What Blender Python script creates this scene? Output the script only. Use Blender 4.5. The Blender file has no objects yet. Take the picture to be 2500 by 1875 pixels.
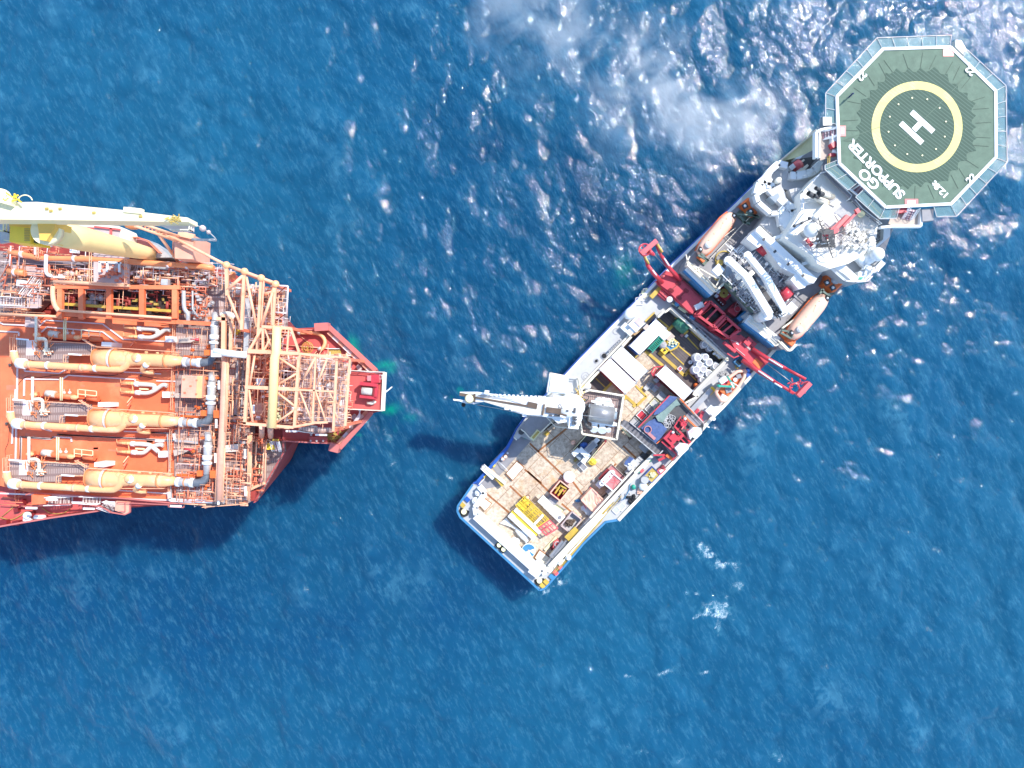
import bpy, math, random
import numpy as np
from mathutils import Vector, Matrix
R=math.radians
scene=bpy.context.scene; COL=scene.collection
H=125.0; FL=1667.0; CX=1250.0; CY=937.5
FR={'src':(0,0,1),'a':(0,450,.22604),'b':(450,550,.22604),'c':(0,750,.22604),'d':(0,950,.22604),'e':(450,850,.22604),
'h':(1950,50,.24864),'h2':(2050,330,.18083),'i':(1800,280,.18083),'j':(1650,480,.18083),'k':(1900,500,.13562),
'l':(1550,560,.18083),'m':(1750,700,.18083),'n':(1400,750,.18083),'o':(1080,880,.18083),'p':(1380,900,.18083),
'q':(1100,1150,.18083),'r':(1350,1100,.18083),'s':(1500,950,.13562),
'c2':(0,780,.11754),'e2':(580,840,.14463),'b2':(500,660,.10850),'d2':(380,860,.11754),'d3':(380,1050,.14467),'w':(820,780,.21700),
't':(1480,1080,.09946),'u':(1260,900,.08137),'v':(1380,560,.14467),'y':(1680,640,.08137)}
def P(f,x,y,z):
    """image pixel coordinate in crop f, taken at height z -> world metres"""
    a=FR[f]; px=a[0]+x*a[2]; py=a[1]+y*a[2]
    k=(H-z)/FL
    return Vector(((px-CX)*k,-(py-CY)*k,z))
def PP(f,pts,z): return [P(f,x,y,z) for x,y in pts]
def S(f,n,z): return n*FR[f][2]*(H-z)/FL
# ---------------------------------------------------------------- materials
MATS={}
def _n(nt,t,**k):
    n=nt.nodes.new(t)
    for a,b in k.items(): setattr(n,a,b)
    return n
def mat(name,col,rough=.5,metal=0.,var=.12,vs=.6,dirt=None,da=0.,ds=.35,bump=0.,bs=3.,coat=0.,spec=.5,streak=None):
    m=bpy.data.materials.new(name); m.use_nodes=True; nt=m.node_tree; b=nt.nodes['Principled BSDF']
    L=nt.links.new
    b.inputs['Roughness'].default_value=rough; b.inputs['Metallic'].default_value=metal
    b.inputs['Specular IOR Level'].default_value=spec
    if coat: b.inputs['Coat Weight'].default_value=coat
    geo=_n(nt,'ShaderNodeNewGeometry')
    no=_n(nt,'ShaderNodeTexNoise'); no.inputs['Scale'].default_value=vs; no.inputs['Detail'].default_value=6; no.inputs['Roughness'].default_value=.62
    L(geo.outputs['Position'],no.inputs['Vector'])
    rp=_n(nt,'ShaderNodeMapRange'); rp.inputs[1].default_value=.3; rp.inputs[2].default_value=.7
    rp.inputs[3].default_value=1-var; rp.inputs[4].default_value=1+var
    L(no.outputs['Fac'],rp.inputs[0])
    mu=_n(nt,'ShaderNodeVectorMath',operation='SCALE'); mu.inputs[0].default_value=col[:3]
    L(rp.outputs[0],mu.inputs['Scale'])
    out=mu.outputs[0]
    if dirt:
        n2=_n(nt,'ShaderNodeTexNoise'); n2.inputs['Scale'].default_value=ds; n2.inputs['Detail'].default_value=8; n2.inputs['Roughness'].default_value=.7
        L(geo.outputs['Position'],n2.inputs['Vector'])
        r2=_n(nt,'ShaderNodeMapRange'); r2.inputs[1].default_value=.62-.25*da; r2.inputs[2].default_value=.72-.12*da
        r2.inputs[3].default_value=0; r2.inputs[4].default_value=min(1,.45+da*.5)
        L(n2.outputs['Fac'],r2.inputs[0])
        mx=_n(nt,'ShaderNodeMix',data_type='RGBA'); L(r2.outputs[0],mx.inputs[0]); L(out,mx.inputs[6]); mx.inputs[7].default_value=(*dirt,1)
        out=mx.outputs[2]
    L(out,b.inputs['Base Color'])
    if bump:
        n3=_n(nt,'ShaderNodeTexNoise'); n3.inputs['Scale'].default_value=bs; n3.inputs['Detail'].default_value=4
        L(geo.outputs['Position'],n3.inputs['Vector'])
        bp=_n(nt,'ShaderNodeBump'); bp.inputs['Strength'].default_value=bump; bp.inputs['Distance'].default_value=.1
        L(n3.outputs['Fac'],bp.inputs['Height']); L(bp.outputs[0],b.inputs['Normal'])
    MATS[name]=m; return m
def stripes(name,colA,colB,ang,per,duty=.5,rough=.6,var=.12,ang2=None,per2=None,dirt=None,da=.3,bump=0):
    """plates / planks / grating: dark joints (colB) every per metres across direction ang (+ second direction)"""
    m=mat(name,colA,rough=rough,var=var,dirt=dirt,da=da,vs=.5,ds=.3); nt=m.node_tree; L=nt.links.new; b=nt.nodes['Principled BSDF']
    src=b.inputs['Base Color'].links[0].from_socket
    geo=_n(nt,'ShaderNodeNewGeometry')
    def line(a,p):
        d=_n(nt,'ShaderNodeVectorMath',operation='DOT_PRODUCT'); L(geo.outputs['Position'],d.inputs[0]); d.inputs[1].default_value=(math.cos(a)/p,math.sin(a)/p,0)
        f=_n(nt,'ShaderNodeMath',operation='FRACT'); L(d.outputs['Value'],f.inputs[0])
        g=_n(nt,'ShaderNodeMath',operation='LESS_THAN'); L(f.outputs[0],g.inputs[0]); g.inputs[1].default_value=duty
        return g.outputs[0]
    o=line(ang,per)
    if per2:
        o2=line(ang2,per2); mxx=_n(nt,'ShaderNodeMath',operation='MAXIMUM'); L(o,mxx.inputs[0]); L(o2,mxx.inputs[1]); o=mxx.outputs[0]
    mx=_n(nt,'ShaderNodeMix',data_type='RGBA'); L(o,mx.inputs[0]); L(src,mx.inputs[6]); mx.inputs[7].default_value=(*colB,1)
    L(mx.outputs[2],b.inputs['Base Color'])
    return m
AX=R(46)   # axis of the supply ship
W_=mat('white_paint',(.78,.80,.80),rough=.45,var=.05,dirt=(.45,.40,.33),da=.12,ds=.5)
mat('cream_paint',(.80,.74,.60),rough=.5,var=.06,dirt=(.50,.33,.18),da=.2,ds=.7)
mat('white_clean',(.84,.86,.86),rough=.5,var=.03)
mat('tan_roof',(.84,.81,.74),rough=.6,var=.05,dirt=(.66,.62,.56),da=.15,ds=.5)
mat('grey_deck',(.30,.31,.33),rough=.55,var=.12,dirt=(.27,.28,.29),da=.4,ds=.25)
mat('light_grey',(.48,.485,.49),rough=.55,var=.1,dirt=(.36,.35,.33),da=.35,ds=.3)
mat('blue_grey',(.24,.30,.355),rough=.5,var=.12,dirt=(.16,.19,.22),da=.3)
mat('mid_grey',(.27,.265,.28),rough=.6,var=.15,dirt=(.30,.29,.28),da=.3)
mat('dark_grey',(.075,.077,.082),rough=.6,var=.3,dirt=(.13,.11,.09),da=.3)
mat('black_rubber',(.018,.018,.02),rough=.75,var=.3)
mat('steel',(.42,.42,.42),rough=.35,metal=.6,var=.15)
mat('blue_paint',(.02,.10,.40),rough=.4,var=.15,dirt=(.25,.16,.12),da=.15)
mat('sky_blue',(.05,.22,.42),rough=.45,var=.1)
mat('blue_tarp',(.06,.11,.27),rough=.55,var=.25,vs=1.2,bump=.8,bs=1.5)
mat('green_tarp',(.19,.27,.24),rough=.7,var=.25,vs=1.,bump=.9,bs=1.5)
mat('green_paint',(.05,.20,.12),rough=.5,var=.2)
mat('teal_paint',(.02,.36,.25),rough=.5,var=.2)
mat('davit_green',(.10,.15,.12),rough=.5,var=.2)
mat('red_paint',(.56,.045,.065),rough=.38,var=.14,vs=1.,dirt=(.30,.03,.03),da=.25,coat=.2)
mat('red_light',(.68,.12,.13),rough=.4,var=.1,vs=1.)
mat('dark_red',(.22,.02,.025),rough=.5,var=.25)
mat('pink_roof',(.52,.22,.22),rough=.6,var=.12,dirt=(.6,.36,.3),da=.4)
mat('boat_orange',(.88,.52,.38),rough=.35,var=.05,vs=.8,coat=.3,dirt=(.80,.48,.32),da=.3)
mat('orange_peel',(.80,.17,.04),rough=.45,var=.15)
mat('rust',(.32,.13,.05),rough=.85,var=.35,vs=1.5)
mat('yellow_paint',(.56,.38,.06),rough=.55,var=.18,dirt=(.30,.20,.08),da=.35,ds=.8)
mat('yellow_clean',(.90,.64,.06),rough=.45,var=.06)
mat('pale_yellow',(.80,.76,.45),rough=.5,var=.08)
mat('ochre',(.50,.36,.09),rough=.7,var=.25)
mat('sack',(.68,.69,.70),rough=.85,var=.15,vs=2,bump=.8,bs=3)
mat('sack_fold',(.40,.39,.40),rough=.85,var=.25,vs=3,bump=.6,bs=4)
mat('glass',(.03,.05,.06),rough=.1,var=.05)
mat('brown_wood',(.13,.09,.065),rough=.75,var=.25)
mat('beige',(.52,.43,.36),rough=.7,var=.1)
mat('skin',(.45,.28,.2),rough=.6); mat('navy_cloth',(.03,.05,.12),rough=.8)
# FPSO
mat('hull_red',(.34,.05,.04),rough=.55,var=.15,vs=.4,dirt=(.16,.03,.03),da=.3)
mat('deck_orange',(.84,.185,.075),rough=.55,var=.14,vs=.25,dirt=(.88,.32,.15),da=.55,ds=.12)
mat('deck_maroon',(.60,.11,.10),rough=.55,var=.12,vs=.3,dirt=(.38,.10,.06),da=.3)
mat('frame_peach',(.93,.48,.29),rough=.5,var=.1,dirt=(.70,.20,.07),da=.25,ds=.5)
mat('frame_red',(.78,.22,.12),rough=.5,var=.15,dirt=(.5,.08,.04),da=.3)
mat('pipe_peach',(.94,.48,.22),rough=.42,var=.08,vs=.8,dirt=(.90,.68,.45),da=.35,coat=.2)
mat('pipe_orange',(.84,.28,.11),rough=.45,var=.12)
mat('lag_grey',(.50,.50,.50),rough=.5,metal=.2,var=.2,vs=1.)
mat('lag_cream',(.66,.62,.55),rough=.6,var=.12)
mat('hose_dark',(.13,.15,.18),rough=.6,var=.3,vs=2.)
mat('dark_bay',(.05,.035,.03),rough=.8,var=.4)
mat('crane_cream',(.93,.83,.53),rough=.45,var=.04)
mat('crane_white',(.94,.70,.32),rough=.4,var=.04)
mat('cabinet_peach',(.80,.40,.28),rough=.5,var=.1,dirt=(.66,.28,.18),da=.3,ds=.8)
mat('pink_grey',(.56,.44,.42),rough=.6,var=.12)
mat('kerb_white',(.80,.68,.66),rough=.5,var=.06)
stripes('grating_floor',(.38,.29,.265),(.25,.17,.155),0,.35,.35,rough=.7,var=.16,ang2=R(92),per2=1.15,dirt=(.42,.31,.27),da=.5)
stripes('grating_light',(.56,.44,.40),(.40,.26,.22),R(3),.4,.35,rough=.7,var=.16,ang2=R(92),per2=1.3,dirt=(.66,.52,.46),da=.6)
stripes('step_tread',(.60,.50,.47),(.24,.13,.12),0,.42,.35,rough=.6)
stripes('step_pink',(.62,.50,.52),(.28,.10,.14),0,.42,.35,rough=.6)
stripes('corrugated',(.17,.165,.18),(.10,.10,.11),-R(38),.75,.5,rough=.5)
stripes('walk_grid',(.23,.22,.23),(.42,.40,.39),AX,1.1,.07,rough=.6,ang2=AX+R(90),per2=2.2)
stripes('bay_planks',(.13,.105,.10),(.075,.06,.06),AX,.42,.16,rough=.75,var=.28,dirt=(.18,.13,.115),da=.5)
stripes('net_deck',(.045,.09,.062),(.085,.142,.105),R(52),.46,.30,rough=.75,var=.10)
stripes('net_yellow',(.80,.68,.24),(.62,.56,.24),R(52),.46,.25,rough=.75,var=.05,dirt=(.70,.58,.36),da=.45)
mat('heli_green',(.10,.165,.115),rough=.7,var=.16,vs=.9,dirt=(.14,.21,.15),da=.45,ds=.5)
mat('heli_joint',(.06,.10,.07),rough=.7)
# worn plating of the work deck
def deck_plates():
    m=mat('worn_deck',(.62,.53,.42),rough=.65,var=.14,vs=.35,dirt=(.45,.30,.19),da=.35,ds=.16); nt=m.node_tree; L=nt.links.new; b=nt.nodes['Principled BSDF']
    src=b.inputs['Base Color'].links[0].from_socket
    geo=_n(nt,'ShaderNodeNewGeometry'); mp=_n(nt,'ShaderNodeMapping'); mp.inputs['Rotation'].default_value=(0,0,-AX)
    L(geo.outputs['Position'],mp.inputs['Vector'])
    nz=_n(nt,'ShaderNodeTexNoise'); nz.inputs['Scale'].default_value=1.4; nz.inputs['Detail'].default_value=5; L(geo.outputs['Position'],nz.inputs['Vector'])
    br=_n(nt,'ShaderNodeTexBrick'); br.offset=.37; br.inputs['Scale'].default_value=1.; br.inputs['Brick Width'].default_value=4.2; br.inputs['Row Height'].default_value=3.1
    br.inputs['Mortar Size'].default_value=.07; br.inputs['Mortar Smooth'].default_value=.6
    br.inputs['Color1'].default_value=(.90,.90,.90,1); br.inputs['Color2'].default_value=(1.12,1.12,1.12,1); br.inputs['Mortar'].default_value=(.55,.40,.30,1)
    L(mp.outputs[0],br.inputs['Vector'])
    mu=_n(nt,'ShaderNodeMix',data_type='RGBA',blend_type='MULTIPLY'); mu.inputs[0].default_value=.85; L(src,mu.inputs[6]); L(br.outputs['Color'],mu.inputs[7])
    # small scuffs, dark and light
    n4=_n(nt,'ShaderNodeTexNoise'); n4.inputs['Scale'].default_value=1.6; n4.inputs['Detail'].default_value=9; n4.inputs['Roughness'].default_value=.75; L(geo.outputs['Position'],n4.inputs['Vector'])
    r4=_n(nt,'ShaderNodeValToRGB'); e=r4.color_ramp.elements; e[0].position=.36; e[0].color=(.62,.55,.5,1); e[1].position=.62; e[1].color=(1.16,1.16,1.14,1)
    L(n4.outputs['Fac'],r4.inputs[0])
    m2=_n(nt,'ShaderNodeMix',data_type='RGBA',blend_type='MULTIPLY'); m2.inputs[0].default_value=1; L(mu.outputs[2],m2.inputs[6]); L(r4.outputs[0],m2.inputs[7])
    # yellow-brown worn paint areas
    n5=_n(nt,'ShaderNodeTexNoise'); n5.inputs['Scale'].default_value=.12; n5.inputs['Detail'].default_value=7; n5.inputs['Roughness'].default_value=.7
    mp5=_n(nt,'ShaderNodeMapping'); mp5.inputs['Location'].default_value=(31,7,0); L(geo.outputs['Position'],mp5.inputs['Vector']); L(mp5.outputs[0],n5.inputs['Vector'])
    r5=_n(nt,'ShaderNodeMapRange'); r5.inputs[1].default_value=.54; r5.inputs[2].default_value=.64; r5.inputs[4].default_value=.7; L(n5.outputs['Fac'],r5.inputs[0])
    m3=_n(nt,'ShaderNodeMix',data_type='RGBA'); L(r5.outputs[0],m3.inputs[0]); L(m2.outputs[2],m3.inputs[6]); m3.inputs[7].default_value=(.58,.36,.15,1)
    L(m3.outputs[2],b.inputs['Base Color'])
deck_plates()
# ---------------------------------------------------------------- mesh building
class MB:
    def __init__(s): s.v=[]; s.f=[]; s.sm=[]; s.sh=[]
    def add(s,vs,fs,sm=False):
        o=len(s.v); s.sh.append((o,o+len(vs),len(s.f))); s.v+= [Vector(q) for q in vs]; s.f+=[tuple(i+o for i in f) for f in fs]; s.sm+=[sm]*len(fs); return s
    def prism(s,top,z0,bottom=None,cap=True):
        """top: outline (Vectors with z); z0: bottom height"""
        a=0
        n=len(top)
        for i in range(n):
            p,q=top[i],top[(i+1)%n]; a+=p.x*q.y-q.x*p.y
        if a<0: top=top[::-1]; bottom=bottom[::-1] if bottom else None
        bt=bottom or [Vector((p.x,p.y,z0)) for p in top]
        fs=[tuple(range(n)),tuple(range(2*n-1,n-1,-1))]
        for i in range(n):
            j=(i+1)%n; fs.append((n+i,n+j,j,i))
        return s.add(list(top)+list(bt),fs)
    def box(s,c,d,rz=0.,z0=None):
        """c: centre of the top face"""
        hx,hy=d[0]/2,d[1]/2; co,si=math.cos(rz),math.sin(rz); c=Vector(c)
        t=[Vector((c.x+x*co-y*si,c.y+x*si+y*co,c.z)) for x,y in ((-hx,-hy),(hx,-hy),(hx,hy),(-hx,hy))]
        return s.prism(t,c.z-d[2] if z0 is None else z0)
    def bar(s,p,q,w,h=None,up=Vector((0,0,1))):
        p=Vector(p);q=Vector(q); h=h or w; d=q-p
        if d.length<1e-4: return s
        d.normalize()
        if abs(d.dot(up))>.98: up=Vector((1,0,0))
        x=d.cross(up).normalized()*(w/2); y=x.cross(d).normalized()*(h/2)
        vs=[a+b+c for a in (p,q) for b,c in ((-x,-y),(x,-y),(x,y),(-x,y))]
        return s.add(vs,[(3,2,1,0),(4,5,6,7),(0,1,5,4),(1,2,6,5),(2,3,7,6),(3,0,4,7)])
    def tube(s,pts,r,seg=8,rs=None,cap=True):
        pts=[Vector(p) for p in pts]; n=len(pts)
        if n<2: return s
        rs=rs or [r]*n; vs=[]; prev=None
        for i in range(n):
            d=(pts[min(i+1,n-1)]-pts[max(i-1,0)])
            if d.length<1e-6: d=Vector((0,0,1))
            d.normalize()
            if prev is None:
                u=Vector((0,0,1)) if abs(d.z)<.9 else Vector((1,0,0)); x=d.cross(u).normalized()
            else:
                x=(prev-d*prev.dot(d)); x=x.normalized() if x.length>1e-5 else d.orthogonal().normalized()
            prev=x; y=d.cross(x)
            for k in range(seg):
                a=2*math.pi*k/seg; vs.append(pts[i]+(x*math.cos(a)+y*math.sin(a))*rs[i])
        fs=[]
        for i in range(n-1):
            for k in range(seg):
                k2=(k+1)%seg; fs.append((i*seg+k,i*seg+k2,(i+1)*seg+k2,(i+1)*seg+k))
        s.add(vs,fs,True)
        if cap:
            o=len(s.v)-n*seg
            s.f.append(tuple(o+k for k in range(seg-1,-1,-1))); s.f.append(tuple(o+(n-1)*seg+k for k in range(seg))); s.sm+=[False,False]
        return s
    def cyl(s,p,q,r,r2=None,seg=16): return s.tube([p,q],r,seg,[r,r if r2 is None else r2])
    def sph(s,c,r,seg=12,sq=(1,1,1),rz=0,jit=0,rnd=None):
        c=Vector(c); vs=[]; fs=[]; m=seg//2; co,si=math.cos(rz),math.sin(rz)
        for i in range(m+1):
            t=math.pi*i/m
            for k in range(seg):
                a=2*math.pi*k/seg; j=1+(rnd.uniform(-jit,jit) if jit and 0<i<m else 0)
                x=math.sin(t)*math.cos(a)*r*sq[0]*j; y=math.sin(t)*math.sin(a)*r*sq[1]*j
                vs.append(c+Vector((x*co-y*si,x*si+y*co,math.cos(t)*r*sq[2]*j)))
        for i in range(m):
            for k in range(seg):
                k2=(k+1)%seg; fs.append((i*seg+k,(i+1)*seg+k,(i+1)*seg+k2,i*seg+k2))
        return s.add(vs,fs,True)
    def ring(s,c,r0,r1,h=.05,seg=64,a0=0,a1=2*math.pi):
        c=Vector(c); full=abs(a1-a0)>6.28; n=seg if full else seg+1
        vs=[]
        for k in range(n):
            a=a0+(a1-a0)*k/seg
            for r,z in ((r0,0),(r1,0),(r0,-h),(r1,-h)): vs.append(c+Vector((math.cos(a)*r,math.sin(a)*r,z)))
        fs=[]
        for k in range(seg):
            i=k*4; j=((k+1)%n)*4
            fs+=[(i,i+1,j+1,j),(i+3,i+2,j+2,j+3),(i+1,i+3,j+3,j+1),(i+2,i,j,j+2)]
        return s.add(vs,fs)
    def torus(s,c,R0,r,seg=24,ss=6,ax='z'):
        pts=[]
        for k in range(seg+1):
            a=2*math.pi*k/seg
            pts.append(Vector(c)+(Vector((math.cos(a)*R0,math.sin(a)*R0,0)) if ax=='z' else Vector((math.cos(a)*R0,0,math.sin(a)*R0)) if ax=='y' else Vector((0,math.cos(a)*R0,math.sin(a)*R0))))
        return s.tube(pts,r,ss,cap=False)
    def rail(s,pts,h=1.1,w=.07,sp=1.6,closed=False,n=2):
        pts=[Vector(p) for p in pts]
        if closed: pts=pts+[pts[0]]
        for a,b in zip(pts,pts[1:]):
            for k in range(n):
                z=Vector((0,0,h*(k+1)/n)); s.bar(a+z,b+z,w)
            m=max(1,int((b-a).length/sp))
            for k in range(m+1):
                c=a.lerp(b,k/m); s.bar(c,c+Vector((0,0,h)),w)
        return s
    def ladder(s,a,b,w=.5,sp=.35,t=.06):
        a=Vector(a);b=Vector(b); d=(b-a); x=d.cross(Vector((0,0,1)))
        x=(x.normalized() if x.length>.01 else Vector((1,0,0)))*w/2
        s.bar(a-x,b-x,t); s.bar(a+x,b+x,t); n=int(d.length/sp)
        for k in range(1,n): c=a.lerp(b,k/n); s.bar(c-x,c+x,t*.8)
        return s
    def clusters(s,gap=.06):
        n=len(s.sh); bb=[]
        for a,b,_ in s.sh:
            q=s.v[a:b]; bb.append([min(v[i] for v in q)-gap for i in range(3)]+[max(v[i] for v in q)+gap for i in range(3)])
        pa=list(range(n))
        def fd(i):
            while pa[i]!=i: pa[i]=pa[pa[i]]; i=pa[i]
            return i
        for i in range(n):
            A=bb[i]
            for j in range(i+1,n):
                B=bb[j]
                if A[0]<=B[3] and B[0]<=A[3] and A[1]<=B[4] and B[1]<=A[4] and A[2]<=B[5] and B[2]<=A[5]:
                    x,y=fd(i),fd(j)
                    if x!=y: pa[x]=y
        g={}
        for i in range(n): g.setdefault(fd(i),[]).append(i)
        return list(g.values())
    def build(s,name,m,parent=None,label=None,kind=None,split=True):
        if split and parent is not None and 1<len(s.sh)<900:
            cl=s.clusters()
            if 1<len(cl)<=90:
                first=None; ends=[x[2] for x in s.sh[1:]]+[len(s.f)]
                cl.sort(key=lambda c:-sum(s.sh[i][1]-s.sh[i][0] for i in c))
                for c in cl:
                    t=MB()
                    for i in c:
                        a,b,f0=s.sh[i]; t.add(s.v[a:b],[tuple(k-a for k in f) for f in s.f[f0:ends[i]]]); t.sm[-(ends[i]-f0):]=s.sm[f0:ends[i]]
                    o=t.build(name,m,parent,label,kind,False)
                    first=first or o
                return first
        me=bpy.data.meshes.new(name)
        off=Vector((0,0,0)); q=parent
        while q is not None: off+=q.location; q=q.parent
        loc=Vector((0,0,0))
        if parent is None and s.v:
            xs=[v.x for v in s.v]; ys=[v.y for v in s.v]; zs=[v.z for v in s.v]
            loc=Vector(((min(xs)+max(xs))/2,(min(ys)+max(ys))/2,min(zs))); off=loc
        me.from_pydata([tuple(v-off) for v in s.v],[],s.f)
        me.polygons.foreach_set('use_smooth',s.sm)
        me.materials.append(MATS[m]); me.update()
        o=bpy.data.objects.new(name,me); COL.objects.link(o); o.location=loc+Vector((0,0,(len(bpy.data.objects)*7%11)*.0003))
        if parent is not None: o.parent=parent
        if label: o['label']=label
        if kind: o['kind']=kind
        return o
def thing(name,label,cat,loc,group=None):
    o=bpy.data.objects.new(name,None); o.empty_display_size=.5; COL.objects.link(o); o.location=loc
    o['label']=label; o['category']=cat
    if group: o['group']=group
    return o
def tag(o,label,cat,group=None):
    o['label']=label; o['category']=cat
    if group: o['group']=group
    return o
def dup(root,loc,rz=0.,label=None,group=None):
    def rec(o,par):
        c=o.copy(); COL.objects.link(c); c.parent=par
        for ch in list(o.children): rec(ch,c)
        return c
    r=rec(root,None); r.location=loc; r.rotation_euler=(0,0,rz)
    if label: r['label']=label
    if group: r['group']=group
    return r
def text(txt,name,m,parent,c,size,rz,th=.012,bold=.02,sx=1.):
    cu=bpy.data.curves.new('tmp','FONT'); cu.body=txt; cu.size=size; cu.align_x='CENTER'; cu.align_y='CENTER'; cu.extrude=th; cu.offset=bold
    to=bpy.data.objects.new('tmp',cu); COL.objects.link(to)
    bpy.context.view_layer.update()
    me=bpy.data.meshes.new_from_object(to.evaluated_get(bpy.context.evaluated_depsgraph_get()))
    bpy.data.objects.remove(to)
    mt=Matrix.Translation(Vector(c))@Matrix.Rotation(rz,4,'Z')@Matrix.Diagonal((sx,1,1,1))
    off=Vector((0,0,0)); q=parent
    while q is not None: off+=q.location; q=q.parent
    me.transform(Matrix.Translation(-off)@mt)
    me.materials.clear(); me.materials.append(MATS[m])
    o=bpy.data.objects.new(name,me); COL.objects.link(o); o.parent=parent; return o
def mb(): return MB()
def arc(c,r,a0,a1,n,z=None):
    return [Vector((c[0]+r*math.cos(a0+(a1-a0)*k/n),c[1]+r*math.sin(a0+(a1-a0)*k/n),c[2] if z is None else z)) for k in range(n+1)]
def smooth(pts,n=5):
    pts=[Vector(p) for p in pts]; out=[]
    for i in range(len(pts)-1):
        p0=pts[max(i-1,0)];p1=pts[i];p2=pts[i+1];p3=pts[min(i+2,len(pts)-1)]
        for k in range(n):
            t=k/n; out.append(.5*((2*p1)+(p2-p0)*t+(2*p0-5*p1+4*p2-p3)*t*t+(3*p1-p0-3*p2+p3)*t**3))
    out.append(pts[-1]); return out
def rect4(f,a,b,c,z):
    A=P(f,*a,z);B=P(f,*b,z);C=P(f,*c,z); return [A,B,C,A+C-B]
def base_of(q,z):
    c=sum(q,Vector((0,0,0)))/len(q); return Vector((c.x,c.y,z))
# ---------------------------------------------------------------- light, camera
SAZ,SEL=R(41),R(49)
cam=bpy.data.cameras.new('camera'); cam.sensor_width=36; cam.lens=FL/2500*36; cam.clip_end=3000; cam.clip_start=1
co=bpy.data.objects.new('camera',cam); COL.objects.link(co); co.location=(0,0,H); co.rotation_euler=(0,0,0); scene.camera=co
wd=bpy.data.worlds.new('World'); scene.world=wd; wd.use_nodes=True; nt=wd.node_tree
sk=nt.nodes.new('ShaderNodeTexSky'); sk.sky_type='NISHITA'; sk.sun_disc=False; sk.sun_elevation=SEL; sk.sun_rotation=R(90)-SAZ; sk.dust_density=.25; sk.air_density=1.
bg=nt.nodes['Background']; nt.links.new(sk.outputs[0],bg.inputs[0]); bg.inputs[1].default_value=.15
sl=bpy.data.lights.new('sun','SUN'); sl.energy=2.7; sl.angle=R(.8); sl.color=(1,.95,.88)
so=bpy.data.objects.new('sun',sl); COL.objects.link(so)
sd=Vector((math.cos(SEL)*math.cos(SAZ),math.cos(SEL)*math.sin(SAZ),math.sin(SEL)))
so.rotation_euler=sd.to_track_quat('Z','Y').to_euler(); so.location=sd*200
scene.view_settings.view_transform='Standard'; scene.view_settings.look='None'; scene.view_settings.exposure=1.08; scene.view_settings.gamma=1
scene.render.engine='CYCLES'
scene.cycles.sample_clamp_indirect=6; scene.cycles.volume_bounces=4; scene.cycles.transparent_max_bounces=12
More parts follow.
